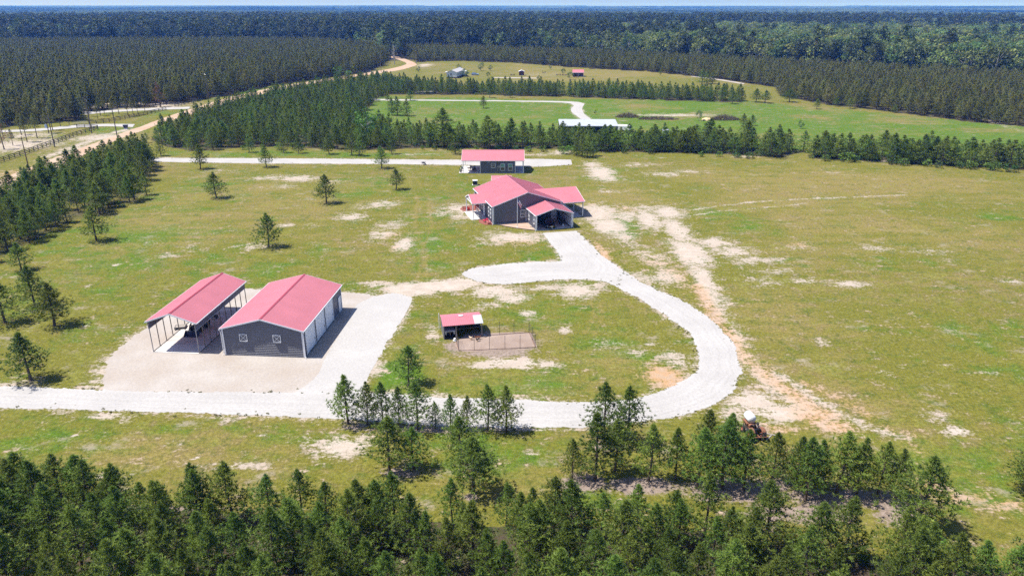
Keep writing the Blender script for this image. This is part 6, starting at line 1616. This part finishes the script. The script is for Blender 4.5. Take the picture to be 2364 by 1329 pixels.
t = thing('white_trailer', 'small white trailer beside the silver shed', 'trailer', (37.95, 248.15), R(70))
MB().loft([[(-1, -2.2, .5), (1, -2.2, .5), (1, 2.2, .5), (-1, 2.2, .5)], [(-1, -2.2, 1.9), (1, -2.2, 1.9), (1, 2.2, 1.9), (-1, 2.2, 1.9)], [(-.8, -2, 2.1), (.8, -2, 2.1), (.8, 2, 2.1), (-.8, 2, 2.1)]]).build('box', 'white', t)
for s in (-1, 1): wheel(t, s * .95, .2, .34, .2)
MB().beam((0, -2.2, .5), (0, -3.3, .45), .08).build('drawbar', 'dark_iron', t)
mh = thing('mobile_home', 'pale mobile home with grey roof on the far field', 'house', (-35.1, 437.6, 0), R(-9))
MB().prism([(-3.0, 0, .75), (3.0, 0, .75), (3.0, 0, 3.35), (0, 0, 4.4), (-3.0, 0, 3.35)], (0, 21, 0)).build('wall', 'cream', mh)
r_ = MB(); r_.prism([(-3.25, -.3, 3.27), (0, -.3, 4.45), (0, 21.3, 4.45), (-3.25, 21.3, 3.27)], (0, 0, .1)); r_.prism([(0, -.3, 4.45), (3.25, -.3, 3.27), (3.25, 21.3, 3.27), (0, 21.3, 4.45)], (0, 0, .1)); r_.build('roof', 'shingle', mh)
MB().box((-2.95, .05, 0), (2.95, 20.9, .75)).build('skirting', 'rust', mh)
window(mh, 'front', 0, -.4, 1.3, 1.1, 1.5, 1)
for s in (3, 6.5, 10): window(mh, 'right', 3.0, s, 1.4, 1.0, 1.3, 1)
pl = MB().prism([(3.0, 12, 3.05), (5.6, 12, 2.85), (5.6, 16.5, 2.85), (3.0, 16.5, 3.05)], (0, 0, .12)).build('porch_roof', 'white', mh)
MB().box((3.0, 12, .6), (5.5, 16.4, .75)).build('porch_deck', 'wood_dark', mh)
posts(mh, [(5.4, 12.1), (5.4, 16.3)], 0, 2.9, .14, 'wood_dark', 'porch_post')
MB().prism([(-3.0, 4, 3.05), (-5.2, 4, 2.9), (-5.2, 8, 2.9), (-3.0, 8, 3.05)], (0, 0, .12)).build('porch_roof', 'white', mh)
posts(mh, [(-5.1, 4.1), (-5.1, 7.9)], 0, 2.9, .14, 'wood_dark', 'porch_post')
st_ = MB()
for k in range(4): st_.box((5.5 + k * .35, 13.5, 0), (5.85 + k * .35, 15, .6 - k * .15))
st_.build('steps', 'wood_dark', mh)
car('pale blue car parked right of the mobile home', (-22.40, 456.92), R(78), 'blue_paint', 4.6, 1.8, 1.5)
t = thing('brown_shed', 'small brown shed with white roof edges on the far field', 'shed', (5.78, 455.47), 0)
MB().prism([(-1.55, 0, 0), (1.55, 0, 0), (1.55, 0, 2.3), (0, 0, 2.9), (-1.55, 0, 2.3)], (0, 3, 0)).build('wall', 'maroon', t)
r_ = MB(); r_.prism([(-1.85, -.2, 2.2), (0, -.2, 2.95), (0, 3.2, 2.95), (-1.85, 3.2, 2.2)], (0, 0, .12)); r_.prism([(0, -.2, 2.95), (1.85, -.2, 2.2), (1.85, 3.2, 2.2), (0, 3.2, 2.95)], (0, 0, .12)); r_.build('roof', 'white', t)
MB().box((-.5, -.05, 0), (.5, .0, 1.9)).build('door', 'wood_dark', t)
rb = thing('red_barn', 'small far barn with bright red roof and maroon walls', 'barn', (39.4, 447.5, 0), R(-3))
MB().box((-3.1, 0, 0), (3.1, 5, 2.4)).build('wall', 'maroon', rb)
r_ = MB(); r_.ribbed([(-3.4, -.6, 2.35), (3.4, -.6, 2.35), (3.4, 2.5, 3.9), (-3.4, 2.5, 3.9)], (0, 3.1, 1.55), .5); r_.ribbed([(-3.4, 2.5, 3.9), (3.4, 2.5, 3.9), (3.4, 5.4, 2.35), (-3.4, 5.4, 2.35)], (0, 3, -1.55), .5); ro_ = r_.build('roof', 'roof_red', rb)
MB().box((-3.4, -.7, 2.2), (3.4, -.6, 2.45)).build('fascia', 'white', ro_)
for x in (-1.5, 1.3): MB().box((x - .9, -.04, 0), (x + .9, 0, 2.0)).build('door', 'wood_dark', rb)
posts(rb, [(-3.2, -.5), (0, -.5), (3.2, -.5)], 0, 2.3, .12, 'white')
def implement(label, p, rz, seed):
    t = thing('farm_implement', label, 'farm implement', p, rz)
    r = random.Random(seed)
    MB().beam((-1.6, 0, .6), (1.6, 0, .6), .14).beam((0, -1.4, .5), (0, .4, .65), .12).beam((-1.6, .6, .6), (1.6, .6, .6), .12).build('frame', 'rust', t)
    for s in (-1.2, 1.2): wheel(t, s, .3, .42, .18, 'rust')
    for k in range(5): MB().tube([(-1.3 + k * .65, .6, .6), (-1.3 + k * .65, .8, .35), (-1.3 + k * .65, .6, .1)], .04, 5).build('tine', 'dark_iron', t)
implement('rusty cultivator left of the far red barn', (28.37, 455.47), R(20), 1); implement('rusty rake between the cultivator and the far red barn', (31.47, 454.61), R(-30), 2); implement('rusty implement lying near the brown shed', (0.52, 454.61), R(40), 3); implement('rusty implement in front of the far red barn', (37.62, 440.14), R(5), 4)
t = thing('hay_feeder', 'dark leaning feeder frame on the far field', 'feeder', (19.99, 468.81), R(30))
MB().beam((-1.2, 0, .1), (-1.2, 0, 1.9), .12).beam((-1.0, 0, .3), (1.2, 0, 1.0), .14, .25).beam((1.2, 0, 0), (1.2, 0, 1.0), .12).build('frame', 'wood_dark', t)
t = thing('log_stack', 'grey stack of logs before the far pine belt', 'log pile', (-41.28, 360.10), R(-3))
r = random.Random(4)
for k in range(16):
    z = .2 + .36 * (k // 7); x0 = -6 + (k % 7) * .5; y = (k % 7) * .35 - 1.0
    MB().tube([(-4.5 + r.uniform(-1, 1), y, z), (4.5 + r.uniform(-1, 1), y + r.uniform(-.1, .1), z)], [.2, .15], 7).build('log', 'bark_grey', t)
def heap(label, p, rx, ry, h, seed, mat='brush', n=420, cat='brush heap', name='brush_heap', ln=.9, wd=.09):
    r = random.Random(seed); cv, cf, ca = [], [], []
    for _ in range(n):
        a = r.uniform(0, 6.28); q = math.sqrt(r.random()); z = h * (1 - q ** 2) * r.uniform(.2, 1)
        tuft(cv, cf, ca, Vector((rx * q * math.cos(a), ry * q * math.sin(a), z)), Vector((r.gauss(0, .8), r.gauss(0, .8), .7)).normalized(), r, 4, ln, wd, 1.4)
    o = bpy.data.objects.new(name, crown_mesh(name, (cv, cf, ca), mat)); COL.objects.link(o); o.location = (*p, 0)
    return tag(o, label, cat)
heap('left dry brush heap on the green field', (43.94, 280.61), 4.6, 2.2, 1.7, 1); heap('long low brush heap right of the left one', (54.79, 275.02), 7.5, 1.6, 1.0, 2, n=520); heap('big dry brush heap beside the yellow sand pile', (79.12, 273.93), 6.0, 2.2, 1.9, 3, n=560)
heap('green weeds growing on the brush heaps', (49.79, 276.12), 2.0, 1.0, 1.0, 5, 'leaves', 160, 'weeds', 'weed_patch', .6); heap('small brush heap beside the grey log stack', (-31.80, 354.68), 2.6, 1.4, .9, 6, n=200); heap('dark brush heap under the trees by the upper drive', (-153.51, 309.36), 5, 2.0, 1.0, 7, n=260)
bm = bmesh.new(); bmesh.ops.create_icosphere(bm, subdivisions=3, radius=1)
for v in bm.verts:
    k = 1 + .22 * mnoise.noise(v.co * 2.3); v.co = Vector((v.co.x * 1.9 * k, v.co.y * 1.5 * k, max(v.co.z, -.05) * 1.0 * k))
sme = bpy.data.meshes.new('sand_pile'); bm.to_mesh(sme); bm.free(); M['sand_pile'] = pmat('yellow_sand', (.55, .42, .24), .2, 2, .95, bump=.5); sme.materials.append(M['sand_pile'])
so = bpy.data.objects.new('sand_pile', sme); COL.objects.link(so); so.location = (*(72.39, 272.85), 0); tag(so, 'small pile of yellow sand before the big brush heap', 'sand pile')

# ------------------------------------------------------------------ broadleaf trees, shrubs, dead trees
SHRUBS = []
for i in range(4):
    tv, data = blob_tree(600 + i, H=1.8, Rm=1.05, bare=.02, clumps=16, leaves=15, size=.26, trunk_r=.02)
    SHRUBS.append((trunk_mesh('shrub_stem_%d' % i, tv), crown_mesh('shrub_crown_%d' % i, data, 'leaves_bright' if i < 2 else 'leaves')))
BROAD = []
for i in range(4):
    tv, data = blob_tree(620 + i, H=6, Rm=1.9, bare=.12, clumps=30, leaves=18, size=.34, trunk_r=.015)
    BROAD.append((trunk_mesh('broadleaf_trunk_%d' % i, tv, 'bark_grey'), crown_mesh('broadleaf_crown_%d' % i, data, 'leaves_bright' if i % 2 == 0 else 'leaves')))
sr = random.Random(77)
for k, q in enumerate([(-44.01, 222.09, 11.28, 1.00), (-45.94, 217.06, 6.41, 0.70), (-107.07, 207.62, 3.22, 0.80), (-113.38, 225.82, 3.20, 0.80), (-48.32, 276.12, 2.08, 0.80), (47.90, 211.57, 1.77, 1.00)]):
    put_tree('broadleaf_tree', ['tall bright green tree at the near corner of the middle plantation', 'pale green sapling below the tall bright tree', 'bright green sapling at the right tip of the left grove', 'bright green sapling beside the clay road', 'pale sapling on the edge of the green field', 'green sapling inside the pine belt'][k], 'tree', q[0], q[1], q[2], q[3], k * 2, sr.uniform(0, 6), meshes=BROAD)
for k, q in enumerate([(-27.78, 445.60, 4.94, 1.30), (-20.21, 487.81, 4.84, 1.20), (-14.04, 487.81, 3.77, 1.20), (-13.98, 440.14, 3.42, 1.10), (15.22, 424.51, 2.84, 1.30), (31.48, 462.79, 3.59, 1.20), (33.27, 429.60, 4.30, 1.40), (-20.57, 526.81, 2.61, 1.20), (25.37, 501.32, 2.76, 1.10), (-34.25, 487.81, 4.30, 1.10), (-59.47, 478.12, 3.70, 1.10), (69.08, 271.77, 3.93, 0.90), (100.02, 253.68, 2.81, 1.20), (32.60, 288.81, 1.66, 1.00)]):
    put_tree('broadleaf_tree', ['round green tree right of the mobile home car', 'green tree behind the pale blue car', 'small green tree behind and right of the pale blue car', 'small green tree right of the car', 'round green tree at the edge of the far belt', 'green tree over the rusty cultivator', 'dark green tree at the left end of the far red barn', 'small tree near the far plantation edge', 'small tree above the brown shed on the far field', 'green tree rising behind the mobile home roof', 'small tree left of the mobile home', 'small dark tree before the brush heaps', 'small round tree alone on the right of the green field', 'tiny tree right of the pale path'][k], 'tree', q[0], q[1], q[2], q[3], 1 + 2 * sr.randrange(2), sr.uniform(0, 6), meshes=BROAD)
for k, q in enumerate([(-172.08, 468.81, 5.18, 1.50), (-262.74, 484.54, 4.01, 1.50), (-202.85, 352.91, 4.77, 1.40), (-103.40, 445.60, 6.41, 1.50), (-97.79, 468.81, 5.18, 1.40), (-186.87, 427.04, 5.93, 1.50), (-96.97, 445.60, 3.95, 1.60), (-375.20, 642.72, 5.58, 1.40), (-178.81, 581.47, 5.71, 1.20), (-386.91, 581.47, 8.86, 1.80), (-216.15, 339.32, 4.41, 1.20), (-118.99, 427.04, 3.56, 1.40)]):
    put_tree('broadleaf_tree', 'bright green hardwood standing among the dark left plantation', 'tree', q[0], q[1], q[2], q[3], 2 * sr.randrange(2), sr.uniform(0, 6), 'hardwoods in the left plantation', meshes=BROAD)
TALL = []
for i in range(3):
    tv, data = pine_mesh(160 + i, H=9.0, Rm=2.0, bare=.42, whorls=10, tufts=9, blades=9, ln=.4, wd=.07)
    TALL.append((trunk_mesh('tall_pine_trunk_%d' % i, tv), crown_mesh('tall_pine_crown_%d' % i, data, 'needles_far')))
for k, q in enumerate([(-152.25, 221.36, 4.97), (-151.62, 227.34, 8.78), (-152.85, 234.44, 7.80), (-154.60, 243.70, 7.93), (-157.00, 249.96, 7.39), (-161.54, 240.26, 7.00), (-164.26, 235.26, 6.60), (-159.28, 258.47, 6.58), (-158.48, 262.43, 6.37), (-162.49, 282.91, 6.65), (-159.40, 285.24, 7.02), (-160.39, 290.02, 6.80), (-153.17, 282.91, 6.65), (-153.99, 288.81, 6.94), (-147.34, 282.91, 6.97), (-146.65, 285.24, 6.70), (-145.94, 287.61, 6.75), (-146.70, 294.95, 6.57), (-155.54, 276.12, 5.56), (-147.43, 310.74, 6.54), (-147.56, 316.37, 6.29)]):
    put_tree('roadside_pine', 'tall bare footed pine standing loosely beyond the dark board fences', 'pine tree', q[0], q[1], q[2], sr.uniform(.9, 1.15), k, sr.uniform(0, 6), 'loose pines beyond the board fences', meshes=TALL, ref=9.0)
tvd, dd2 = pine_mesh(150, Rm=1.7, full=.7, tufts=5)
BROWNS = [(trunk_mesh('dead_pine_trunk', tvd), crown_mesh('dead_pine_crown', dd2, 'needles_brown'))]
for k, q in enumerate([(-147.79, 310.74, 10.03, 1.10), (-150.72, 214.97, 8.48, 1.10)]):
    put_tree('dead_pine', ['reddish brown dead pine before the left plantation', 'reddish brown dead pine at the left edge'][k], 'dead tree', q[0], q[1], q[2], q[3], 0, 1.0 + k, meshes=BROWNS)
dt = thing('bare_tree', 'tall bare grey tree at the bend of the clay road', 'dead tree', (-84.35, 542.53), 0)
r = random.Random(3); b_ = MB(); b_.tube([(0, 0, 0), (.2, 0, 4), (0, .1, 8), (.2, 0, 13)], [.35, .28, .18, .03], 8); b_.build('trunk', 'bark_grey', dt)
b_ = MB()
for k in range(22):
    z = 4 + k * .4; a = r.uniform(0, 6.28); L3 = r.uniform(1.6, 3.6) * (1 - .035 * k)
    e = Vector((math.cos(a) * L3, math.sin(a) * L3, z + L3 * .9)); b_.tube([(0, 0, z), (math.cos(a) * L3 * .5, math.sin(a) * L3 * .5, z + L3 * .3), e], [.09, .06, .015], 4)
    for _ in range(3): b_.tube([Vector((0, 0, z)).lerp(e, r.uniform(.5, .9)), e + Vector((r.gauss(0, .7), r.gauss(0, .7), r.uniform(.2, 1)))], [.04, .01], 3)
b_.build('branches', 'bark_grey', dt)
bl = thing('bare_sapling', 'small bare brown sapling in the gap of the front wood', 'dead tree', (-18.59, 46.77), 0)
b_ = MB(); b_.tube([(0, 0, 0), (.05, 0, 1.6), (0, 0, 3.2)], [.05, .035, .008], 6); b_.build('trunk', 'bark_grey', bl); b_ = MB()
for k in range(16):
    a = r.uniform(0, 6.28); z = 1.0 + k * .12; b_.tube([(0, 0, z), (math.cos(a) * .7, math.sin(a) * .7, z + .9)], [.02, .006], 3)
b_.build('branches', 'brush', bl)

SH = [(-68.85, 214.28, 2.04), (-64.95, 216.36, 1.67), (-56.20, 214.97, 1.67), (-61.80, 214.28, 1.53), (-74.43, 215.67, 1.29), (-79.75, 214.28, 1.28), (-22.95, 214.28, 1.53), (-18.15, 213.60, 1.66), (-26.62, 214.97, 1.15), (-10.48, 213.60, 1.40), (1.02, 212.92, 1.65), (9.25, 211.57, 1.77), (14.73, 208.27, 2.12), (16.93, 207.62, 2.48), (32.31, 208.92, 1.75), (39.59, 207.62, 1.74), (53.36, 203.80, 1.47), (58.50, 203.80, 1.47), (63.03, 202.56, 1.46), (66.31, 201.33, 1.69), (86.03, 197.72, 1.67), (91.47, 196.55, 2.60), (93.84, 196.55, 1.66), (102.20, 193.10, 1.64), (104.55, 191.97, 1.86), (110.32, 190.86, 1.85), (112.00, 188.67, 1.83), (117.69, 188.67, 1.60), (119.91, 187.59, 2.05), (123.79, 186.52, 1.81), (124.82, 185.47, 2.26), (128.08, 184.42, 2.02), (4.81, 211.57, 1.52), (-4.08, 212.92, 1.53)]
lo_lab = 'low bright green shrub at the foot of the pine belt'
for k, q in enumerate(SH):
    put_tree('shrub', lo_lab, 'shrub', q[0], q[1], max(.9, q[2]), sr.uniform(.9, 1.5), k % 4, sr.uniform(0, 6), 'shrubs along the pine belt', meshes=SHRUBS, ref=1.8)
for k, q in enumerate([(-12.02, 43.10, 1.32), (3.90, 49.13, 1.76), (5.91, 49.41, 1.32), (7.81, 43.19, 1.24), (33.40, 45.29, 1.27), (33.00, 43.65, 1.66), (26.80, 44.57, 1.26), (-20.57, 43.65, 1.24), (-17.99, 43.88, 1.25), (17.26, 44.11, 1.25)]):
    put_tree('shrub', 'bright green leafy shrub growing between the pines of the front wood', 'shrub', q[0], q[1], max(1.2, q[2]), 1.2, k % 2, sr.uniform(0, 6), 'shrubs in the front wood', meshes=SHRUBS, ref=1.8)

# ------------------------------------------------------------------ undergrowth: nobody could count it
def tuft_proto(seed, n, ln, wd, mat, spread=1.2):
    r = random.Random(seed); cv, cf, ca = [], [], []
    for _ in range(4):
        tuft(cv, cf, ca, Vector((r.uniform(-.12, .12), r.uniform(-.12, .12), 0.0)), Vector((r.gauss(0, .2), r.gauss(0, .2), 1)).normalized(), r, n, ln, wd, spread)
    return proto(crown_mesh('weed_tuft_%d' % seed, (cv, cf, ca), mat))
WEEDS = [tuft_proto(701, 8, .16, .05, 'grass_blades'), tuft_proto(702, 8, .18, .05, 'grass_blades'), tuft_proto(703, 7, .13, .05, 'grass_blades', 1.5)]
wp = []
g4 = random.Random(15)
for e_ in EDGES[2:8]:
    for p in resample(list(e_), 0.12):
        if g4.random() < .26 * (0.35 + mnoise.noise(Vector((p.x * .35, p.y * .35, 2.0))) * 1.5):
            q = abs(g4.gauss(0, .45)); a_ = g4.uniform(0, 6.28); s_ = g4.uniform(.5, 1.4)
            wp.append((p.x + math.cos(a_) * q, p.y + math.sin(a_) * q, .012, s_, s_ * g4.uniform(.5, 1.0), a_, g4.randrange(3)))
instance_wood('roadside_weeds', wp, WEEDS, 'small weeds and grass tufts along the ragged edges of the gravel', 'weeds')
und = []
g3 = random.Random(9)
UP = [proto(joined_tree('undergrowth_%d' % i, *blob_tree(640 + i, H=1.1, Rm=.75, bare=.0, clumps=9, leaves=9, size=.24), 'leaves')) for i in range(3)]
for poly, dens in ((FRONT, .22), (MIDWOOD, .10), (MIDLINE, .28), (RIGHTLINE, .30), (GROVE, .035)):
    xs = [p[0] for p in poly]; ys = [p[1] for p in poly]
    m_ = int((max(xs) - min(xs)) * (max(ys) - max(min(ys), 34)) * dens * .5)
    X = np.array([g3.uniform(min(xs), max(xs)) for _ in range(m_)]); Y = np.array([g3.uniform(max(min(ys), 34), max(ys)) for _ in range(m_)])
    k = inside(X, Y, poly) & (np.abs(X) < .78 * Y + 10)
    und += [(x, y, 0, g3.uniform(.6, 1.5), g3.uniform(.4, 1.1), g3.uniform(0, 6.28), g3.randrange(3)) for x, y in zip(X[k], Y[k])]
instance_wood('undergrowth', und, UP, 'tangled green undergrowth beneath the pines', 'undergrowth')

# ------------------------------------------------------------------ the air between here and the horizon
hz = MB().box((-16900, -3300, -28), (16900, 17300, 62))
m, n, l, b = new_mat('blue_haze')
n.remove(b)
pv = n.new('ShaderNodeVolumePrincipled')
pv.inputs['Color'].default_value = (0.10, 0.31, 1.0, 1)
pv.inputs['Absorption Color'].default_value = (1, 1, 1, 1)
pv.inputs['Density'].default_value = 0.00016
pv.inputs['Anisotropy'].default_value = 0.0
l.new(pv.outputs[0], n['Material Output'].inputs['Volume'])
haze = hz.build('haze', m)
tag(haze, 'thin blue haze in the air over the farm and forest', 'haze', kind='stuff')
